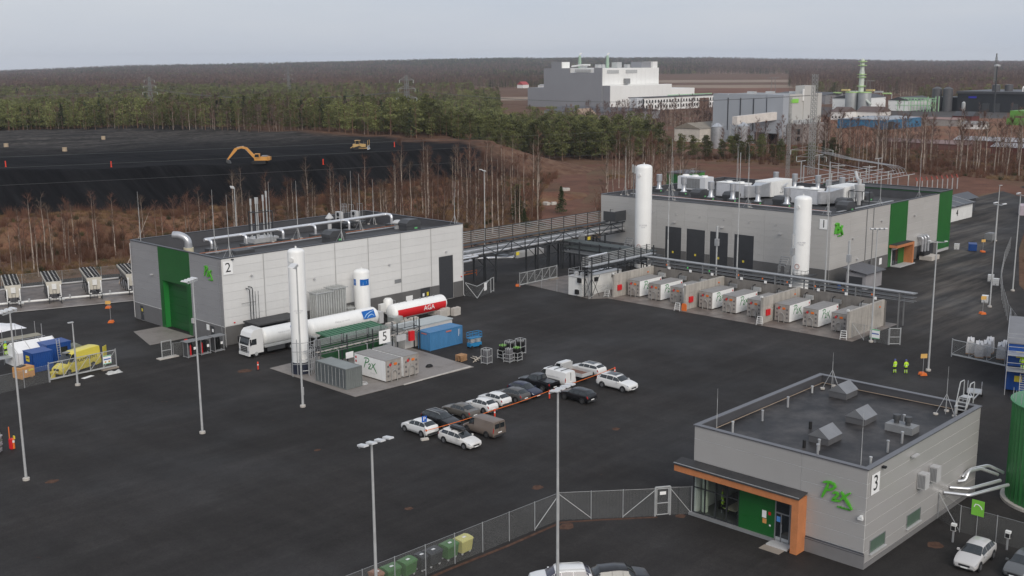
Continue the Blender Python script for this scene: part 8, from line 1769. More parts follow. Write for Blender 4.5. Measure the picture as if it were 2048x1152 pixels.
PIN = [tree_meshes(make_pine,s_,h_,1500,k_,tm=PINEB,cm=c_,nm='p') for s_,h_,k_,c_ in ((11,13,'pine',PINE),(12,12,'pine',PINE),(13,14.5,'pine',PINE),(14,11,'pine',PINE),(15,12,'spruce',SPRUCE),(16,9,'spruce',SPRUCE))]
def tree(name, ms, x, y, s_, rz, lab, cat, grp):
    t = thing(name, lab, cat, (x,y,gz(x,y)-0.05), rz, grp, local=True); t.scale = (s_,s_,s_)
    for nm, me in zip(('trunk','crown'), ms): o = bpy.data.objects.new(nm, me); C.objects.link(o); o.parent = t
    return t
TR = random.Random(21)
def scatter(n, poly, mind, avoid=(), seed=1, tries=60):
    rr = random.Random(seed); xs = [p[0] for p in poly]; ys = [p[1] for p in poly]; out = []; g = n*tries
    while len(out) < n and g > 0:
        g -= 1; x, y = rr.uniform(min(xs),max(xs)), rr.uniform(min(ys),max(ys))
        if _sd_poly(np.array([x]),np.array([y]),poly)[0] < 0: continue
        if any((x-a)**2+(y-c)**2 < mind*mind for a, c in out): continue
        if any(_sd_poly(np.array([x]),np.array([y]),q)[0] > 0 for q in avoid): continue
        out.append((x,y))
    return out
ROADQ = [(190,174),(200,170),(262,214),(300,246),(292,258),(248,226)]
Z1 = [(54,205),(100,199),(128,182),(150,178),(165,196),(182,214),(172,228),(130,226),(100,230),(54,240)]
for i, (x, y) in enumerate(scatter(112, Z1, 2.4, seed=4)):
    k = TR.choice((0,1,2,3,4,5,6)); tree('birch_tree', BIR[k], x, y, TR.uniform(0.55,0.98), TR.uniform(0,6.28), 'bare birch in the strip between hall 2 and the black heap', 'tree', 'birches below the black heap')
Z2 = [(150,172),(176,165),(196,170),(212,186),(240,206),(258,226),(250,250),(222,246),(196,238),(178,214),(160,196)]
for i, (x, y) in enumerate(scatter(58, Z2, 3.2, (ROADQ,), seed=5)):
    k = TR.choice((0,1,3,5,1,3,0,6)); tree('birch_tree', BIR[k], x, y, TR.uniform(0.75,1.12), TR.uniform(0,6.28), 'bare birch on the brown slope behind the truss bridge', 'tree', 'birches behind the truss bridge')
Z3 = [(378,118),(395,100),(430,104),(440,150),(420,205),(398,226),(378,205),(384,160)]
for i, (x, y) in enumerate(scatter(88, Z3, 3.6, seed=6)):
    k = TR.choice((0,1,3,5,1,3)); tree('birch_tree', BIR[k], x, y, TR.uniform(0.95,1.35), TR.uniform(0,6.28), 'tall bare birch in the wood beyond the switchyard', 'tree', 'birches beyond the switchyard')
Z7 = [(236,180),(262,172),(300,214),(296,236),(262,214)]
for i, (x, y) in enumerate(scatter(32, Z7, 3.0, seed=14)):
    tree('birch_tree', BIR[TR.choice((0,1,3,5))], x, y, TR.uniform(0.8,1.1), TR.uniform(0,6.28), 'bare birch between the green switch cabin and the gravel road', 'tree', 'birches near the green switch cabin')
Z4 = [(158,48),(200,66),(240,80),(300,98),(310,90),(240,66),(180,44)]
for i, (x, y) in enumerate(scatter(22, Z4, 3.0, seed=8)):
    tree('birch_tree', BIR[TR.choice((0,3,6,4))], x, y, TR.uniform(0.6,0.95), TR.uniform(0,6.28), 'bare birch behind the side road fence at the frame edge', 'tree', 'birches behind the side road fence')
for i, (x, y, s_, q) in enumerate(((196.0,186.5,0.75,'first of the young pines'),(203.0,193.0,0.62,'second of the young pines'),(191.0,179.5,0.5,'smallest of the young pines'),(214.0,188.0,0.6,'outermost of the young pines'))):
    tree('pine_tree', PIN[(4,0,5,4)[i]], x, y, s_, TR.uniform(0,6.28), q+' behind the truss bridge', 'tree', 'young pines behind the truss bridge')
Z5 = [(290,300),(322,300),(345,278),(366,262),(384,300),(372,345),(340,372),(300,372)]
for i, (x, y) in enumerate(scatter(120, Z5, 4.2, seed=9)): tree('pine_tree', PIN[TR.choice((0,1,2,3,0,2))], x, y, TR.uniform(0.72,1.15), TR.uniform(0,6.28), 'green pine in the front edge of the wood beyond the heap ramp', 'tree', 'pines beyond the heap ramp')
Z6 = [(366,262),(374,232),(384,196),(396,200),(404,230),(408,262),(396,290),(384,290)]
for i, (x, y) in enumerate(scatter(40, Z6, 4.2, seed=10)): tree('pine_tree', PIN[TR.choice((0,1,2,3,4))], x, y, TR.uniform(0.45,0.78), TR.uniform(0,6.28), 'dark pine in the belt before the grey process building', 'tree', 'pines before the grey process building')
tree('birch_tree', BIR[3], 91.6, 185.5, 0.9, 1.0, 'fallen birch leaning against the cooler fence', 'tree', None).rotation_euler = (R(24), R(20), 1.0)
# ---- the forest mass: instanced, nobody could count it
def proto_collection(name, meshes):
    col = bpy.data.collections.new(name)
    for i, (nm, parts_) in enumerate(meshes):
        V_, F_, MI, ms, off = [], [], [], [], 0
        for me in parts_:
            nv = len(me.vertices); co = np.empty(nv*3,np.float32); me.vertices.foreach_get('co',co); V_.append(co.reshape(-1,3)); nf = len(me.polygons); fi = np.empty(nf*3,np.int32); me.loops.foreach_get('vertex_index',fi); F_.append(fi.reshape(-1,3)+off); MI += [len(ms)]*nf; ms.append(me.materials[0]); off += nv
        j = tri_mesh('tree_form', np.concatenate(V_), np.concatenate(F_), ms[0])
        for q in ms[1:]: j.materials.append(q)
        j.polygons.foreach_set('material_index', MI); o = bpy.data.objects.new('%02d_tree_form' % i, j); col.objects.link(o)
    return col
def instancer(name, pts, rot, scl, idx, col, kind='stuff'):
    me = bpy.data.meshes.new(name); me.vertices.add(len(pts)); me.vertices.foreach_set('co', np.asarray(pts,np.float32).ravel())
    for an, tp, dat in (('rot','FLOAT',rot),('scl','FLOAT_VECTOR',scl),('idx','INT',idx)):
        at = me.attributes.new(an, tp, 'POINT'); at.data.foreach_set('vector' if tp == 'FLOAT_VECTOR' else 'value', np.asarray(dat, np.int32 if tp == 'INT' else np.float32).ravel())
    o = bpy.data.objects.new(name, me); C.objects.link(o); o['kind'] = kind
    ng = bpy.data.node_groups.new(name+'_scatter','GeometryNodeTree'); ng.interface.new_socket('Geometry',in_out='INPUT',socket_type='NodeSocketGeometry'); ng.interface.new_socket('Geometry',in_out='OUTPUT',socket_type='NodeSocketGeometry')
    N = ng.nodes; L = ng.links; gi = N.new('NodeGroupInput'); go = N.new('NodeGroupOutput'); ip = N.new('GeometryNodeInstanceOnPoints'); ci = N.new('GeometryNodeCollectionInfo'); ci.inputs['Collection'].default_value = col; ci.inputs['Separate Children'].default_value = True; ci.inputs['Reset Children'].default_value = True
    def na(nm, tp): q = N.new('GeometryNodeInputNamedAttribute'); q.data_type = tp; q.inputs['Name'].default_value = nm; return q.outputs['Attribute']
    cx = N.new('ShaderNodeCombineXYZ'); L.new(na('rot','FLOAT'), cx.inputs[2]); L.new(gi.outputs[0], ip.inputs['Points']); L.new(ci.outputs[0], ip.inputs['Instance']); ip.inputs['Pick Instance'].default_value = True; L.new(na('idx','INT'), ip.inputs['Instance Index']); L.new(cx.outputs[0], ip.inputs['Rotation']); L.new(na('scl','FLOAT_VECTOR'), ip.inputs['Scale']); L.new(ip.outputs[0], go.inputs[0])
    md = o.modifiers.new('scatter','NODES'); md.node_group = ng; return o
FT = leafm('far_birch_twigs',(0.150,0.092,0.072),0.2,0.28); FT2 = leafm('far_mauve_twigs',(0.135,0.092,0.084),0.2,0.28); FP_ = leafm('far_pine_needles',(0.125,0.135,0.050),0.35,0.45); FS_ = leafm('far_spruce_needles',(0.042,0.054,0.028),0.3,0.3)
forms = []
for s_, h_, kd, cm in ((31,13,'pine',FP_),(32,12,'pine',FP_),(33,14,'pine',FP_),(34,11,'pine',FP_),(35,14,'spruce',FS_),(36,12,'spruce',FS_)):
    a_ = make_pine(s_,h_,620,kd); forms.append(('p',(tri_mesh('t',a_[0],a_[1],PINEB),tri_mesh('c',a_[2],a_[3],cm))))
for s_, h_, tw_, nl_, cm in ((41,15,420,16,FT),(42,16,420,16,FT2),(43,14,440,18,FT),(44,15,400,16,FT2)):
    a_ = make_birch(s_,h_,tw_,nl_,0.085,0.9); forms.append(('b',(tri_mesh('t',a_[0],a_[1],BIRCH if s_ % 2 else BIRCH2),tri_mesh('c',a_[2],a_[3],cm))))
FCOL = proto_collection('forest_forms', forms)
rs = np.random.RandomState(5); PX_, PY_ = [], []; SS = []
for d0, d1, sp, ws_ in ((380,800,4.7,1.0),(800,1200,6.0,1.05),(1200,2000,8.0,1.2),(2000,3400,12.0,1.5),(3400,6300,19.0,2.1)):
    xs_ = np.arange(0,d1,sp); X, Y = np.meshgrid(xs_,xs_); X = X+rs.uniform(-.45,.45,X.shape)*sp; Y = Y+rs.uniform(-.45,.45,Y.shape)*sp; D = np.hypot(X,Y); A_ = np.degrees(np.arctan2(Y,X)); ok = (D >= d0)&(D < d1)&(A_ > 16)&(A_ < 73)
    PX_.append(X[ok]); PY_.append(Y[ok]); SS.append(np.full(ok.sum(), ws_))
X = np.concatenate(PX_); Y = np.concatenate(PY_); S_ = np.concatenate(SS); D = np.hypot(X,Y); A_ = np.degrees(np.arctan2(Y,X))
start = np.interp(A_, [16,24,30,33.5,34.5,39,44,48.5,53,59,63,68,73],[470,480,470,500,470,452,455,424,470,505,530,578,620])
keep = D > start+6*vnoise(X,Y,12,3)
# open ground: factory plots, fields, clearings
def hole(a0, a1, d0, d1): return (A_ > a0)&(A_ < a1)&(D > d0)&(D < d1)
for h_ in ((28.5,36.4,430,1200),(30,38.8,1450,3300),(16,33.2,478,1000),(33.2,36.5,520,1200),(36.0,44.5,640,1230),(41.5,45.8,1180,1750),(16,31,1000,1130),(29,38.5,1150,1720),(36.5,39.5,560,660),(46.5,52.5,950,1045),(24,30,1130,1330)): keep &= ~hole(*h_)
keep &= ~((vnoise(X,Y,120,21) > 0.80)&(D > 1300))
# fringe of bare birches kept on the plots' near side
fr = (A_ > 16)&(A_ < 33.2)&(D > 470)&(D < 525)&(rs.uniform(0,1,X.shape) < 0.15); fr |= (A_ > 33.5)&(A_ < 40)&(D > 560)&(D < 760)&(rs.uniform(0,1,X.shape) < 0.22); fr |= (A_ > 16)&(A_ < 31)&(D > 560)&(D < 800)&(rs.uniform(0,1,X.shape) < 0.012)
keep |= fr
X, Y, S_, D, A_, fr = X[keep], Y[keep], S_[keep], D[keep], A_[keep], fr[keep]
n1 = vnoise(X,Y,70,31); n2 = vnoise(X,Y,260,33); u_ = rs.uniform(0,1,X.shape)
pine_p = np.interp(D,[380,1350,1650,2000,2700,6300],[0.74,0.76,0.42,0.18,0.34,0.72])
pine_p = pine_p*np.where(A_ < 34, 0.30, 1.0)+ (n1-0.5)*0.75+(n2-0.5)*0.8
isp = (u_ < np.clip(pine_p,0.03,0.97))&~fr; spr = isp&(rs.uniform(0,1,X.shape) < np.where(D > 1700,0.75,0.05))
idx = np.where(isp, rs.randint(0,4,X.shape), rs.randint(6,10,X.shape)); idx = np.where(spr, rs.randint(4,6,X.shape), idx)
hs = rs.uniform(0.72,1.12,X.shape)*np.where(isp,0.92,1.0)*np.interp(D,[400,1000,6300],[0.92,1.05,1.35]); hs *= np.where((~isp)&(A_ > 46)&(A_ < 54)&(D > 1040)&(D < 1120), 1.25, 1.0)
hs *= np.where((~isp)&(A_ > 43)&(D < 1550)&~((A_ > 46)&(A_ < 54)&(D > 1040)&(D < 1120)), np.where(rs.uniform(0,1,X.shape) < 0.2, 0.98, 0.78), 1.0); hs *= np.where(isp&(D < 1700), 1.08, 1.0)
Z = ground_z(X,Y)-0.1; ws_ = hs*S_
instancer('forest', np.stack([X,Y,Z],1), rs.uniform(0,6.28,X.shape), np.stack([ws_,ws_,hs],1), idx, FCOL)
# canopy floor under the far forest keeps gaps dark
print('forest trees', len(X))
# ---- brush and dry grass on the rough ground
def make_brush(seed, n, h, w, m, spread=0.6):
    rs2 = np.random.RandomState(seed); V_, F_ = [], []
    for i in range(n):
        a = rs2.uniform(0,6.28); r_ = rs2.uniform(0,spread); p = np.array((math.cos(a)*r_,math.sin(a)*r_,0)); d = np.array((rs2.normal(0,0.32),rs2.normal(0,0.32),1.0)); L_ = h*rs2.uniform(0.5,1.1); q = np.cross(d,rs2.normal(0,1,3)); q /= np.linalg.norm(q); k = len(V_)
        V_ += [p-q*w,p+q*w,p+d*L_]; F_.append((k,k+1,k+2))
    return tri_mesh('brush',V_,F_,m)
BRM = leafm('dry_brush',(0.135,0.066,0.042),0.3,0.3); GRM = leafm('dry_grass',(0.20,0.125,0.065),0.3,0.3); BRG = leafm('olive_brush',(0.060,0.062,0.026),0.3,0.3)
SAP = []
for s_, h_, cm in ((61,5.5,TWIG),(62,7.5,TWIG),(63,6.5,TWIG2)):
    a_ = make_birch(s_,h_,260,14,0.03,0.8); SAP.append((tri_mesh('t',a_[0],a_[1],BIRCH2),tri_mesh('c',a_[2],a_[3],cm)))
BCOL = proto_collection('brush_forms', [('a',(make_brush(1,60,2.2,0.02,BRM),)),('b',(make_brush(2,50,3.2,0.022,BRM,0.8),)),('c',(make_brush(3,90,0.7,0.03,GRM,0.9),)),('d',(make_brush(4,80,0.9,0.03,GRM,1.0),)),('e',(make_brush(5,70,1.3,0.05,BRG,0.6),)),('f',SAP[0]),('g',SAP[1]),('h',SAP[2])])
rs = np.random.RandomState(8); X = np.concatenate([rs.uniform(44,300,9000),rs.uniform(150,300,2600),rs.uniform(370,470,3000)]); Y = np.concatenate([rs.uniform(176,300,9000),rs.uniform(40,98,2600),rs.uniform(95,260,3000)])
YD = _sd_poly(X,Y,YARD); hp = np.where((Y > 240)&(X > 40)&(X < 440), heap_h(X,Y), 0)
ok = (YD < -1.5)&(hp < 0.4)&(_sd_poly(X,Y,[(190,172),(202,168),(262,212),(300,244),(320,268),(300,262),(248,226)]) < 0)&(_sd_poly(X,Y,[(224,152),(256,142),(300,124),(352,124),(372,140),(366,190),(330,236),(286,232),(250,205)]) < 0)
ok &= ~((X < 104)&(Y < 198)&(Y > 170))
X, Y = X[ok], Y[ok]; nn = vnoise(X,Y,9,41); idx = np.where(nn > 0.55, rs.randint(0,2,X.shape), rs.randint(2,4,X.shape)); idx = np.where(rs.uniform(0,1,X.shape) < 0.07, 4, idx); sp_ = (rs.uniform(0,1,X.shape) < np.where(vnoise(X,Y,16,44) > 0.45,0.15,0.04))&((Y < 232)|(X > 300)); idx = np.where(sp_, rs.randint(5,8,X.shape), idx); sc = rs.uniform(0.6,1.25,X.shape)
instancer('undergrowth', np.stack([X,Y,ground_z(X,Y)-0.03],1), rs.uniform(0,6.28,X.shape), np.stack([sc,sc,sc],1), idx, BCOL)
# ------------------------------------------------------------------ distant works
BW = M('bright_white_cladding',(0.82,0.82,0.80),0.5,0,0.03,0.05); BWG = M('slate_grey_cladding',(0.25,0.255,0.275),0.5,0,0.05,0.05); LG2 = M('pale_blue_grey_cladding',(0.36,0.385,0.42),0.5,0,0.04,0.05); LG3 = M('light_stone_cladding',(0.50,0.495,0.47),0.55,0,0.04,0.05); BDARK = M('near_black_cladding',(0.018,0.02,0.024),0.5,0,0.08,0.05); PGR = M('pale_green_steel',(0.36,0.60,0.36),0.5,0,0.08,0.2); DRF = M('dark_far_roof',(0.055,0.055,0.06),0.6,0,0.1,0.1)
t = thing('white_factory', 'huge white and slate grey stepped factory block on the skyline', 'factory', (752,615,0))
part('main_block', MB().box(752.2,833,614.2,681,0,34.0), BW, t)
part('grey_facade', MB().box(751.2,752.1,650.4,681,0,34.2).box(751.2,752.1,622.6,650.4,0,30.2).box(751.2,752.1,614.0,622.6,0,34.4), BWG, t); part('grey_side_wing', b(751.3,800,681.1,701,0,17.0), BWG, t)
part('stair_tower', b(751.4,762,660.5,672,34.2,39.6), BWG, t); part('tower_side', b(752.0,762.2,659.9,660.45,34.2,39.5), BW, t)
part('lower_block', b(753,842,606,614.1,0,19.4), BW, t); part('lower_grey_end', b(752.2,752.95,606,614.0,0,19.4), BWG, t); part('rear_wing', b(842.2,881,608,640,0,15.2), BW, t)
for i in range(12): cell('cladding_bay', 754.5+i*6.5, 754.5+i*6.5+6.35, 613.9, 614.15, 20.0, 33.6, BW, t)
for i in range(13): cell('cladding_bay', 754+i*6.7, 754+i*6.7+6.55, 605.8, 606.0, 0.5, 19.0, BW, t)
for x, y in ((766,613.7),(792,613.7)): part('louvre_band', b(x-8,x+8,613.55,613.85,29.6,32.4), M('grey_louvre',(0.45,0.46,0.46),0.5), t)
part('louvre_band', b(751.0,751.15,626,644,31.0,33.2), M('grey_louvre',(0,0,0)), t)
part('balcony_box', b(781,787,611.0,613.8,20.5,25.0), MGREY, t); part('door', b(800,802,605.6,605.78,0.2,4), DOORG, t)
for i, (x, y) in enumerate(((762,648),(786,636))):
    part('process_stack', MB().lathe((x,y,34),[(1.5,0),(1.5,5),(1.3,8),(1.0,11)],12), M('stack_green',(0.30,0.42,0.32),0.5), t, 40); part('stack_bend', MB().path([(x,y,45),(x,y,46.4),(x+1.5,y-1,47)],0.5,8,0.8), WHITE2, t, 40)
for x, y, s_ in ((758,640,2.2),(768,632,2),(776,634,2),(794,632,3.2),(804,628,2),(818,626,2.4)): part('roof_unit', b(x-s_,x+s_,y-s_,y+s_,34,34+s_*1.6), LSTEEL, t)
part('roof_pipe', MB().path([(756,652,35.6),(756,640,36.8),(757,632,36.8)],0.8,8,2), WHITE2, t, 40); part('penthouse', b(812,829,618,630,34,39.2), BWG, t); part('penthouse', b(826,833.1,616,626,34.05,39.4), BW, t)
t = thing('admin_block', 'long two storey white office block with window rows before the factory', 'office building', (783,555,0))
part('wall', b(730,836,555,568,0,10.2), BW, t); part('stair_wing', b(722,730.2,553.5,560,0,10.4), M('pale_grey_render',(0.55,0.57,0.60),0.6), t); part('roof', b(729.5,836.5,554.5,568.5,10.2,10.7), DRF, t); part('roof_pipes', MB().path([(770,558,11.6),(835,558,11.6)],0.4,6), PGR, t)
for i in range(26):
    for z in (1.8,6.0):
        wn = part('window', b(732+i*4.0,733.8+i*4.0,554.9,555.0,z,z+2.4), GLASS, t)
for z in (2.0,6.2):
    for q in (724.5,727): part('window', b(q,q+1.2,553.4,553.5,z,z+2.4), GLASS, t)
part('stair_glazing', b(729.2,731.2,553.3,553.48,1,9.6), M('dark_glazing',(0.03,0.03,0.035),0.2), t); part('brown_porch', b(812,822,552,555,0,8.4), M('brown_brick_far',(0.16,0.10,0.075),0.8), t)
t = thing('grey_process_hall', 'pale blue grey process hall with dark joints and a white conveyor', 'process hall', (465,290,0))
part('wall', b(464.8,500,271,309.4,0,22.8), LG2, t)
for q in (301.0,294.0,286.8,279.6): part('joint_cover', b(464.5,464.78,q-0.18,q+0.18,6,21.4), DSTEEL, t)
part('corner_tower', b(464.6,470,301.2,309.5,0.1,23.3), LG2, t); part('front_pier', b(464.5,470,270.9,279.4,0.1,23.2), LG2, t); part('roof', b(465.5,499.5,271.6,308.8,22.8,23.0), M('grey_far_roof',(0.22,0.225,0.23),0.5), t)
for x, y in ((476,296),(483,290),(488,280),(494,276)): part('roof_vent', MB().extr([(-1.4,0),(1.4,0),(1.0,1.2),(-1.0,1.2)],(x,y-1,23),(1,0,0),(0,0,1),-2,2), LSTEEL, t)
part('side_wall', b(470,500.1,270.6,270.98,0,23.3), LG3, t); part('lift_tower', b(482.4,493,270.2,275,0,27.0), LG3, t); part('tower_pipe', MB().path([(481.4,270.2,20),(481.4,270.2,25.5)],0.5,8), WHITE2, t, 40)
part('green_sign', b(463.9,464.45,271.2,276.0,19.4,21.3) if False else MB().box(470.5,477.5,270.3,270.58,19.2,21.0), M('lime_sign',(0.25,0.62,0.08),0.5), t)
part('dark_opening', MB().box(464.5,464.75,280.2,285.6,0,5.6).box(464.5,464.7,272.6,278.6,0,5.2), DOORG, t)
an = part('service_annex', b(468,492,262,270.5,0,9.6), M('grey_brick_far',(0.24,0.21,0.195),0.8), t)
for i in range(7): part('roof_cooler', b(468.6+i*2.2,469.9+i*2.2,265.6,267.6,9.6,11.4), LSTEEL, an)
part('annex_window', MB().box(467.8,468.0,263.5,265.5,2,4).box(467.8,468.0,263.5,265.5,5,7.4), GLASS, an)
cv = MB().add([(452,287.5,9.4),(452,290.2,9.4),(464.6,276.4,11.6),(464.6,273.8,11.6),(452,287.5,13.2),(452,290.2,13.2),(464.6,276.4,15.2),(464.6,273.8,15.2)],[(0,1,2,3),(4,7,6,5),(0,4,5,1),(1,5,6,2),(2,6,7,3),(3,7,4,0)]); part('conveyor_gallery', cv, M('cream_gallery',(0.62,0.58,0.54),0.6), t); k = MB()
for p in ((451,287.2),(451,290.6),(453.5,288.2)): k.beam((*p,0),(*p,9.6),0.3)
for z in (3,6): k.beam((451,287.2,z),(451,290.6,z+3),0.15).beam((451,287.2,z),(453.5,288.2,z),0.15)
part('gallery_support', k, LSTEEL, t)
for x, y, q in ((428,282.5,'nearer the beige shed'),(440,276.5,'under the white conveyor')):
    s_ = thing('steel_silo', 'ribbed galvanised silo '+q, 'silo', (x,y,0), 0, 'silos before the grey process hall'); part('shell', MB().lathe((x,y,0.2),[(2.7,0),(2.7,9.6),(0.5,11.2)],24), GALV, s_, 30); k = MB()
    for a in np.linspace(0,6.28,9): k.beam((x+2.7*math.cos(a),y+2.7*math.sin(a),9.8),(x+2.7*math.cos(a),y+2.7*math.sin(a),11.4),0.08)
    part('top_railing', k, LSTEEL, s_); part('foundation', MB().lathe((x,y,0),[(2.9,0),(2.9,0.2)],20), CONCB, s_)
def gable(name, lab, x0, x1, y0, y1, h, rise, wm, rm, cat, ridge='x', over=0.4, wins=0):
    t = thing(name, lab, cat, ((x0+x1)/2,(y0+y1)/2,0)); part('wall', b(x0,x1,y0,y1,0,h), wm, t); k = MB(); o = over
    if ridge == 'x':
        ym = (y0+y1)/2; k.extr([(y0-o,h-0.1),(ym,h+rise),(y1+o,h-0.1),(ym,h+rise-0.3)][0:3]+[(ym,h-0.05)],(x0-o,0,0),(0,1,0),(0,0,1),0,x1-x0+2*o)
    else:
        xm = (x0+x1)/2; k.extr([(-(x1+o),h-0.1),(-xm,h+rise),(-(x0-o),h-0.1),(-xm,h-0.05)],(0,y0-o,0),(-1,0,0),(0,0,1),0,y1-y0+2*o)
    part('roof', k, rm, t)
    for i in range(wins): part('window', b(x0-0.06,x0,y0+(y1-y0)*(i+0.3)/wins,y0+(y1-y0)*(i+0.3)/wins+1.2,1.2,2.4), GLASS, t)
    return t
RB = M('brown_roof_far',(0.12,0.085,0.075),0.7,0,0.1,0.2); RG = M('tan_roof_far',(0.24,0.21,0.17),0.7); CR = M('cream_wall_far',(0.60,0.56,0.50),0.7); RDR = M('red_roof_far',(0.35,0.05,0.05),0.6); RDW = M('rust_red_wall_far',(0.13,0.035,0.03),0.8); GRF = M('grey_sheet_roof_far',(0.36,0.35,0.36),0.5,0.1,0.1,0.1)
gable('storage_shed','cream gabled shed with a tan roof among the pines',456,477,311,326,6.6,2.6,CR,RG,'shed','x')
gable('timber_house','pale timber framed house showing above the pines',560,572,472,482,5.2,4.0,M('raw_timber_far',(0.50,0.38,0.26),0.8),M('raw_roof_far',(0.30,0.22,0.16),0.8),'house','x')
gable('warehouse','long low grey warehouse before the white factory',596,640,470,540,5.6,2.4,M('grey_wall_far',(0.22,0.22,0.23),0.7),DRF,'warehouse','y',wins=8)
gable('white_house','white house with a brown roof beside the tall process column',690,706,356,366,5.4,3.0,WHITE2,RB,'house','y',wins=4); gable('white_house','larger white house with a brown roof behind the blue hall',706,722,339,356,5.2,3.2,WHITE2,RB,'house','y',wins=5)
t = gable('blue_hall','low blue sheet metal hall with an open end',604,650,286,316,5.4,0.6,M('teal_blue_sheet',(0.03,0.16,0.30),0.55,0,0.1,0.1,streak=0.1),M('grey_blue_roof',(0.30,0.32,0.34),0.5),'hall','x'); part('open_end', b(606,613,285.8,285.95,0.1,4.4), BDARK, t); part('soil_bank', MB().add([(603.5,290,0),(598,296,0),(598,308,0),(603.5,313,0),(603.6,300,2.2)],[(0,1,4),(1,2,4),(2,3,4)]), SOIL, t)
gable('open_shed','long open shed with a rusty roof behind the blue hall',660,672,268,318,4.0,1.0,M('dull_wall_far',(0.30,0.28,0.26),0.7),M('rusty_roof_far',(0.26,0.17,0.15),0.7),'shed','y')
gable('white_cabin','small white cabin with a grey roof on the brown plot',640,650,246,258,2.8,1.6,WHITE2,M('grey_roof2_far',(0.22,0.21,0.20),0.7),'cabin','y',wins=3)
gable('red_barn','small rust red barn between the cabins',700,712,276,288,4.4,2.6,RDW,DRF,'barn','y')
gable('long_shed','long grey roofed shed behind the birches, farther one',504,516,150,206,3.2,1.4,RDW,GRF,'shed','y'); gable('long_shed','long grey roofed shed behind the birches, nearer one',474,486,140,178,3.0,1.4,RDW,GRF,'shed','y'); gable('long_shed','rust brown low shed among the birches beyond the switchyard',480,492,190,232,2.8,1.2,M('rust_roof_wall_far',(0.17,0.08,0.07),0.8),M('rust_grey_roof',(0.22,0.15,0.14),0.7),'shed','y')
gable('farm_house','tiny white house with a red roof in the far field',1318,1332,1240,1253,5.5,5.0,WHITE2,RDR,'house','x'); gable('farm_barn','long pale low barn beside the red roofed house',1338,1352,1200,1226,4,2,WHITE2,GRF,'barn','y')
t = thing('process_column', 'tall pale green process column with platforms above two silos', 'process plant', (830,415,0))
part('column', MB().lathe((830,415.5,0),[(2.0,0),(2.0,30),(1.6,32),(1.6,39.5),(0.6,40.5)],16), M('pale_column_far',(0.52,0.56,0.50),0.5,0.1), t, 40)
for z in (19,26,28,35,38): part('platform', MB().lathe((830,415.5,z),[(3.4,0),(3.4,0.5),(2.0,0.5)],12), M('lime_platform',(0.42,0.62,0.25),0.5), t)
for y in (421.0,410.2): part('silo', MB().lathe((826,y,0),[(5.0,0),(5.0,13.6),(4.6,14.2)],24), M('grey_silo_far',(0.30,0.31,0.31),0.5,0.1,0.08,0.2), t, 40)
[part('silo_rail', MB().lathe((826,q,14.2),[(5.05,0),(5.05,0.7),(4.9,0.7)],20), M('lime_platform',(0,0,0)), t) for q in (421.0,410.2)]; part('slanted_pipe', MB().path([(824,414,14),(822,403,5.5)],1.0,8), M('pale_column_far',(0,0,0)), t, 40)
gable('plant_hall','white hall with a dark roof behind the two silos, column side',846,900,428,448,9,2.6,BW,DRF,'hall','x'); gable('plant_hall','white hall with a dark roof in front of the green pipe rack',846,890,384,400,8.2,2.6,BW,DRF,'hall','x')
t = thing('green_piperack', 'pale green steel conveyor frame before the black plant', 'pipe rack', (850,378,0)); k = MB()
for y in np.linspace(366,392,6):
    for x in (846,852): part('post', MB().beam((x,y,0),(x,y,9.6),0.4), PGR, t)
for z in (4.5,8,10):
    for x in (846,852): part('chord', MB().beam((x,364,z),(x,394,z),0.4), PGR, t)
for i in range(8): part('brace', MB().beam((845.8,364+i*3.6,8),(845.8,367.6+i*3.6,10) if i%2 else (845.8,367.6+i*3.6,8.2),0.3), PGR, t)
k = MB()
for p in ((846,362),(846,368),(852,362)): k.beam((*p,0),(*p,11.5),0.5)
k.beam((845.9,362,0.5),(845.9,368,9),0.3).beam((845.9,368,0.5),(845.9,362,9),0.3); part('end_tower', k, PGR, t)
t = thing('black_plant', 'low black plant with two dark silos and blue lit bay', 'factory', (862,338,0))
part('wall', b(862,930,290,352,0,13.6), BDARK, t); part('roof_band', b(860.8,931,289,352.5,13.6,15.4), M('graphite_band',(0.06,0.06,0.065),0.5), t); part('side_block', b(866,890,352.6,374,0,10.5), BDARK, t)
for y in (357.5,366.0): part('silo', MB().lathe((857,y,0),[(3.6,0),(3.6,17.2),(1.0,18.6)],24), M('graphite_silo',(0.085,0.085,0.09),0.5,0.1), t, 40)
part('blue_sign', b(860.6,860.78,337,343,10.2,11.6), M('deep_blue_sign',(0.02,0.02,0.35),0.4), t)
for y in (330,322,309): part('bay_door', b(861.7,861.95,y-2.6,y+2.6,0,6.5), M('grey_bay_door',(0.05,0.052,0.056),0.4), t)
for x, y in ((880,330),(884,322)): part('roof_tank', MB().lathe((x,y,15.4),[(3.0,0),(3.0,4.5),(0.5,5)],16), M('graphite_silo',(0,0,0)), t, 40)
for i in range(4): part('roof_duct', MB().path([(868,306-i*3.5,15.4),(868,306-i*3.5,18.2),(870,306-i*3.5,19)],0.5,8,0.8), WHITE2, t, 40)
part('small_vessel', MB().lathe((850,342,0),[(0.3,0),(1.4,2),(1.4,7),(0.3,8)],14), LSTEEL, t, 40)
t = thing('light_mast', 'dark floodlight mast before the black plant', 'mast', (852,320,0)); part('pole', MB().lathe((852,320,0),[(0.7,0),(0.4,34),(0.4,35)],10), DSTEEL, t, 40); part('lamp_ring', MB().lathe((852,320,34),[(2.2,0),(2.2,1.0),(0.4,1.4)],10), LSTEEL, t)
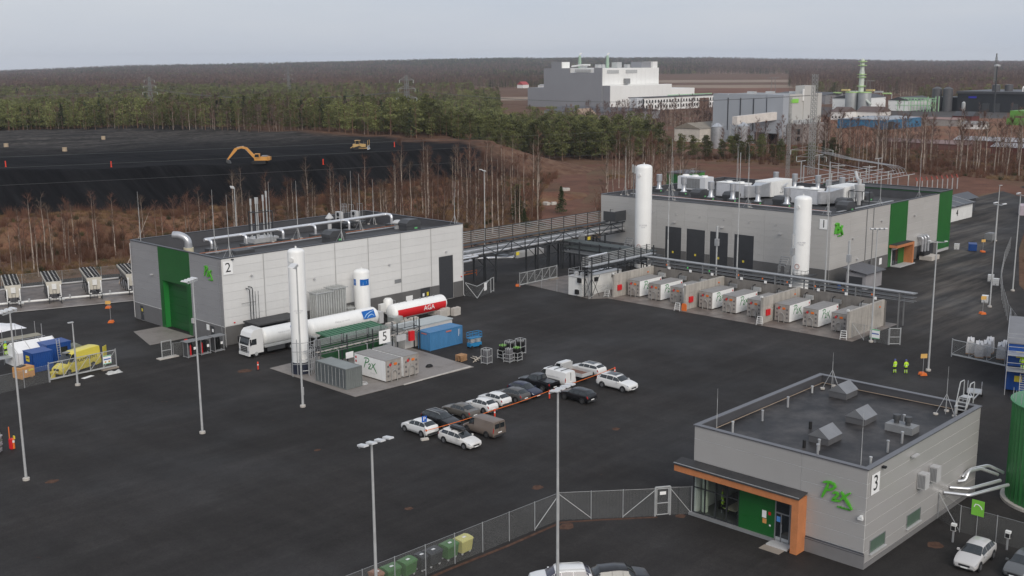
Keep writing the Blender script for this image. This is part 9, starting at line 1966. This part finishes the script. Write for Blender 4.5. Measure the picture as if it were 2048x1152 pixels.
t = thing('green_depot', 'bright green rounded depot building at the frame edge', 'depot', (700,240,0)); k = MB(); k.extr([(0,0),(30,0),(30,6.5),(3,8.4),(0.8,7.6),(0,5)],(694,253,0),(0.0,-1,0),(0,0,1),-16,0) ; part('shell', MB().box(695,716,222,253,0,4.2).box(697,716,222,252,4.2,8.4), M('lime_green_cladding',(0.12,0.32,0.05),0.5,0,0.06,0.1), t); part('band', b(694.8,694.95,222,248,4.4,5.4), M('brown_band',(0.16,0.08,0.06),0.6), t)
t = thing('white_depot', 'white building behind the bright green depot', 'building', (722,240,0)); part('wall', b(718,732,222,251,0,15), BW, t)
for y in (228,234,240,247): part('window', b(717.8,718,y,y+1.6,8.6,11), GLASS, t)
part('roof_stack', MB().lathe((722,240,15),[(1.0,0),(1.0,1.8)],10), M('brown_band',(0,0,0)), t)
gable('plant_hall','grey low hall beyond the process hall with yellow pipework',940,990,505,560,8.5,2.0,M('grey_wall_far',(0,0,0)),DRF,'hall','y'); t = thing('pipe_deck','yellow and pale pipe deck on the plant skyline','pipe rack',(960,480,0))
for i in range(7): part('pipe_run', MB().box(958,962,452+i*8,452+i*8+7,9.5+(i%3)*1.2,10.6+(i%3)*1.4), (M('lime_platform',(0,0,0)),LSTEEL,M('far_yellow_pipe',(0.6,0.5,0.2),0.5))[i%3], t)
for i in range(8): part('post', MB().beam((960,451+i*8,0),(960,451+i*8,9.6),0.4), LSTEEL, t)
# ------------------------------------------------------------------ pylons, switchyard, wires
def lattice(t, x, y, h, w0, w1, n, m, arms=(), th=0.10):
    def wd(z): return w0+(w1-w0)*z/h
    k = MB()
    for sx in (-1,1):
        for sy in (-1,1): part('leg', MB().beam((x+sx*w0/2,y+sy*w0/2,0),(x+sx*w1/2,y+sy*w1/2,h),th*1.3), m, t)
    for i in range(n):
        z0, z1 = h*i/n, h*(i+1)/n; a, c = wd(z0)/2, wd(z1)/2; k = MB()
        for s_ in (-1,1): k.beam((x-a,y+s_*a,z0),(x+c,y+s_*c,z1),th*0.8).beam((x+a,y+s_*a,z0),(x-c,y+s_*c,z1),th*0.8).beam((x+s_*a,y-a,z0),(x+s_*c,y+c,z1),th*0.8).beam((x+s_*a,y+a,z0),(x+s_*c,y-c,z1),th*0.8)
        part('lattice_bracing', k, m, t)
    for z, L_, dx, dy in arms: 
        part('cross_arm', MB().beam((x-dx*L_,y-dy*L_,z),(x+dx*L_,y+dy*L_,z),th*1.5).beam((x-dx*L_,y-dy*L_,z),(x,y,z+1.6),th).beam((x+dx*L_,y+dy*L_,z),(x,y,z+1.6),th), m, t)
        for s_ in (-1,1): part('insulator', MB().tube((x+s_*dx*L_,y+s_*dy*L_,z),(x+s_*dx*L_,y+s_*dy*L_,z-1.6),0.12,6), M('insulator_grey',(0.5,0.55,0.52),0.3), t)
PYM = M('pylon_steel',(0.22,0.225,0.22),0.6,0.2,0.1,0.5)
pyl = [(370,428,33,'lattice pylon rising behind the heap ramp'),(392,726,31,'lattice pylon in the forest on the left'),(746,1066,36,'distant lattice pylon in the pine forest'),(250,820,30,'farther lattice pylon at the frame edge of the forest')]
for x, y, h, q in pyl:
    t = thing('lattice_pylon', q, 'pylon', (x,y,0), 0); lattice(t, x, y, h, 3.6, 1.0, 9, PYM, ((h*0.66,5,0.77,-0.64),(h*0.80,4.2,0.77,-0.64),(h*0.93,3.4,0.77,-0.64)), 0.16)
def wires(lab, a, c, n=3, sag=3.0, r=0.045, m=None, off=(0.77,-0.64), sp=3.0, zs=None):
    t = thing('power_line', lab, 'power line', (a[0],a[1],0))
    for i in range(n):
        o = (i-(n-1)/2)*sp; pts = []
        for j in range(25):
            f = j/24; pts.append((a[0]+(c[0]-a[0])*f+off[0]*o,a[1]+(c[1]-a[1])*f+off[1]*o,a[2]+(c[2]-a[2])*f+(zs[i] if zs else 0)-sag*4*f*(1-f)))
        part('wire', MB().path(pts,r,4), m or M('wire_grey',(0.13,0.135,0.13),0.6,0.2), t)
wires('overhead wires passing low in front of the black heap', (346,190,15.4), (62,292,14.4), 3, 0.6, 0.022, None, (0.34,0.94), 0.0, (-4.2,0,2.6))
wires('overhead wires between the two near forest pylons', (370,428,25), (392,726,23), 3, 5, 0.06); wires('overhead wires between the forest pylons toward the far one', (392,726,24), (250,820,22), 2, 4, 0.07); wires('overhead wires running right from the pylon behind the ramp', (370,428,26), (346,190,27), 2, 4, 0.05)
t = thing('lattice_tower', 'thick lattice tower rising above hall 1 at the switchyard', 'tower', (346,190,0)); lattice(t, 346, 190, 34, 1.7, 1.4, 26, M('mottled_steel',(0.34,0.35,0.34),0.5,0.3,0.2,0.5), ((8.5,7,0.5,-0.86),(6.2,5,0.5,-0.86)), 0.085)
t = thing('lattice_tower', 'slender lattice mast beside the thick switchyard tower', 'tower', (323.5,186,0)); lattice(t, 323.5, 186, 27, 0.9, 0.7, 22, M('mottled_steel',(0,0,0)), (), 0.05)
t = thing('lattice_tower', 'short lattice antenna mast behind the tallest white tank', 'tower', (178.6,137.4,11.4)); part('mast', MB().beam((178.6,137.4,11.4),(178.6,137.4,17.4),0.12), PYM, t); part('stay', MB().beam((179.6,138.6,11.4),(178.6,137.4,15.0),0.06).beam((179.9,136.8,11.4),(178.6,137.4,15.0),0.06), PYM, t); part('antenna', MB().box(178.4,178.6,137.5,137.7,16.4,18.0), LSTEEL, t); part('antenna', MB().box(178.6,178.8,137.1,137.3,16.2,17.8), LSTEEL, t)
t = thing('lattice_tower', 'tall thin radio mast on the skyline behind the black plant', 'tower', (1290,486,0)); lattice(t, 1290, 486, 42, 2.2, 1.4, 16, PYM, (), 0.2); part('antenna', MB().box(1289.4,1290.6,485.4,486.6,42,46), PYM, t)
for x, y, h, q in ((1050,625,22,'H shaped power pole beside the process hall skyline'),(960,474,21,'H shaped power pole beside the process column')):
    t = thing('power_pole', q, 'power pole', (x,y,0)); part('pole', MB().beam((x-2,y+2.2,0),(x-1,y+1.1,h),0.35), PYM, t); part('pole', MB().beam((x+2,y-2.2,0),(x+1,y-1.1,h),0.35), PYM, t); part('cross_arm', MB().beam((x-4,y+4.4,h),(x+4,y-4.4,h),0.4), PYM, t)
SW = thing('switchyard', 'outdoor switchyard of tubular busbars and posts behind hall 1', 'switchyard', (305,150,0))
SWM = M('switchyard_alu',(0.50,0.51,0.51),0.4,0.4)
for j, y in enumerate((140.0,144.5,149.0,154,159)):
    for i in range(5):
        x = 268+i*11+j*3; part('busbar_post', MB().beam((x,y,0),(x,y,4.2),0.22), SWM, SW); part('insulator', MB().tube((x,y,4.2),(x,y,5.6),0.16,8), M('insulator_brown',(0.30,0.16,0.12),0.4) if (i+j)%2 else M('insulator_grey',(0,0,0)), SW)
    part('busbar', MB().tube((264+j*3,y,5.7),(316+j*3,y,5.7),0.09,8), SWM, SW, 40)
for j in range(3): part('busbar', MB().tube((276+j*8,136,7.8),(312+j*8,170,7.8) if False else (298+j*8,166,7.8),0.08,8), SWM, SW, 40)
for x, y in ((276,136),(298,166),(314,166),(292,136)): part('gantry_post', MB().beam((x,y,0),(x,y,8),0.28), SWM, SW)
for i in range(9): part('cable_termination', MB().tube((318+i*2.2,140-i*0.6,0),(318+i*2.2,140-i*0.6,3.4),0.16,8), SWM, SW); 
for i in range(9): part('red_insulator', MB().tube((318+i*2.2,140-i*0.6,3.4),(318+i*2.2,140.5-i*0.6,4.4),0.18,8), M('insulator_red',(0.36,0.07,0.05),0.4), SW)
for i in range(5): part('slack_wire', MB().path([(346,189-1.2*i,8.2),(334,172-1.2*i,7.4),(322,152-1.0*i,7.2),(320,149-1.0*i,6.6),(318,147-1.0*i,4.8)],0.05,4), SWM, SW)
for x, y, h in ((300,168,9),(318,172,9.5),(334,160,8)): part('disconnector', MB().beam((x,y,0),(x,y,h),0.25).beam((x-2.5,y,h),(x+2.5,y,h),0.2), SWM, SW)
for x, y, q in ((327,170,'nearer the thick lattice tower'),(330,161,'nearer the red topped terminations')):
    t = thing('transformer_post', 'pale gantry post '+q+' in the switchyard', 'gantry', (x,y,0)); part('post', MB().beam((x,y,0),(x,y,6),0.25), SWM, t); part('cross_arm', MB().beam((x-1.5,y+1.5,5.6),(x+1.5,y-1.5,5.6),0.2), SWM, t)
# green switch cabin behind hall 1
t = thing('switch_cabin', 'green flat roofed switch cabin with a roof ladder behind hall 1', 'cabin', (274,192,0)); part('wall', b(269.5,279,188.2,195.4,0,6.0), M('cabin_green_bright',(0.02,0.15,0.04),0.5,0,0.06,0.3), t); part('end_wall', b(269.6,278.9,188.05,188.18,0,6.0), M('cabin_green_light',(0.05,0.22,0.045),0.5), t); part('roof', b(269.3,279.2,188.0,195.6,6.0,6.35), M('grey_cabin_roof',(0.10,0.10,0.11),0.6), t); part('door', b(276.4,277.8,187.95,188.04,0.2,2.6), DOORG, t); k = MB()
for x in (272.4,273.0): k.beam((x,187.9,0.3),(x,187.9,7.6),0.06)
for i in range(16): k.beam((272.4,187.9,0.6+i*0.38),(273.0,187.9,0.6+i*0.38),0.04)
for q in (6.6,7.4): k.beam((271.4,188.3,q),(274.6,188.3,q),0.06).beam((271.4,188.3,6.3),(271.4,188.3,7.4),0.06).beam((274.6,188.3,6.3),(274.6,188.3,7.4),0.06)
part('roof_ladder', k, STEEL, t)
# sandy patches and the dirt strip under the foreground fence
SAND = M('rusty_sand',(0.095,0.055,0.040),0.95,0,0.3,2.0,fine=0.3,spec=0.1)
for x, y, r_ in ((65.9,57.2,0.62),(83.2,33.2,0.6),(40.9,99.2,0.5),(59.4,69.8,0.35),(70.7,64.9,0.5),(74.6,118.9,0.8),(74.2,51.5,0.4),(88.5,70.0,0.4),(63.0,88.0,0.3)):
    rr = random.Random(int(x*10)); k = MB(); n = 14; k.v.append((x,y,0.006))
    for i in range(n): a = 2*math.pi*i/n; q = r_*rr.uniform(0.8,1.15); k.v.append((x+q*math.cos(a)*1.2,y+q*math.sin(a),0.006))
    k.f = [(0,i+1,(i+1)%n+1) for i in range(n)]; struct('sand_patch', k, SAND)
struct('fence_verge', ribbon([(30,58.9),(42.9,58.8),(54,58.5),(60,58.15),(66.2,58.1),(69,55.9),(72.6,52.8)],0.32,0.008), SAND)
# fields
FIELD = M('pale_stubble_field',(0.23,0.165,0.115),0.95,0,0.2,0.01,fine=0.15)
def wedge(a0, a1, d0, d1, z=0.02, n=8):
    k = MB()
    for i in range(n+1):
        a = R(a0+(a1-a0)*i/n); k.v += [(d0*math.cos(a),d0*math.sin(a),z),(d1*math.cos(a),d1*math.sin(a),z)]
    k.f = [(2*i,2*i+1,2*i+3,2*i+2) for i in range(n)]; return k
struct('field', wedge(29.8,38.8,1750,2000), FIELD); struct('field_strip', wedge(30,38.8,2250,2580), FIELD); struct('ploughed_field', wedge(30,38.8,1460,1740), M('rust_ploughed_field',(0.17,0.085,0.058),0.95,0,0.2,0.01,spec=0.1)); struct('field_far', wedge(41.6,45.6,1200,1330), FIELD); struct('plot_ground', wedge(16.2,33,500,820), M('rust_plot_soil',(0.19,0.088,0.054),0.95,0,0.35,0.03,fine=0.2,dirt=(0.20,0.14,0.085),dirtamt=0.7,dirtscale=0.04,spec=0.15)); struct('plant_apron', wedge(20,30,820,1000,0.03), M('grey_plant_apron',(0.075,0.07,0.068),0.9,0,0.2,0.03,spec=0.2))
# ------------------------------------------------------------------ haze
hz = struct('haze', MB().box(-7600,7600,-7600,7600,-3.0,112.0), DGREY, kind='stuff'); hm = bpy.data.materials.new('thin_haze'); hm.use_nodes = True; hn = hm.node_tree.nodes; hl = hm.node_tree.links; hn.clear()
ho = hn.new('ShaderNodeOutputMaterial'); pv = hn.new('ShaderNodeVolumePrincipled'); pv.inputs['Color'].default_value = (0.86,0.91,1.0,1); pv.inputs['Density'].default_value = 0.00006; hl.new(pv.outputs[0], ho.inputs['Volume']); hz.data.materials.clear(); hz.data.materials.append(hm)
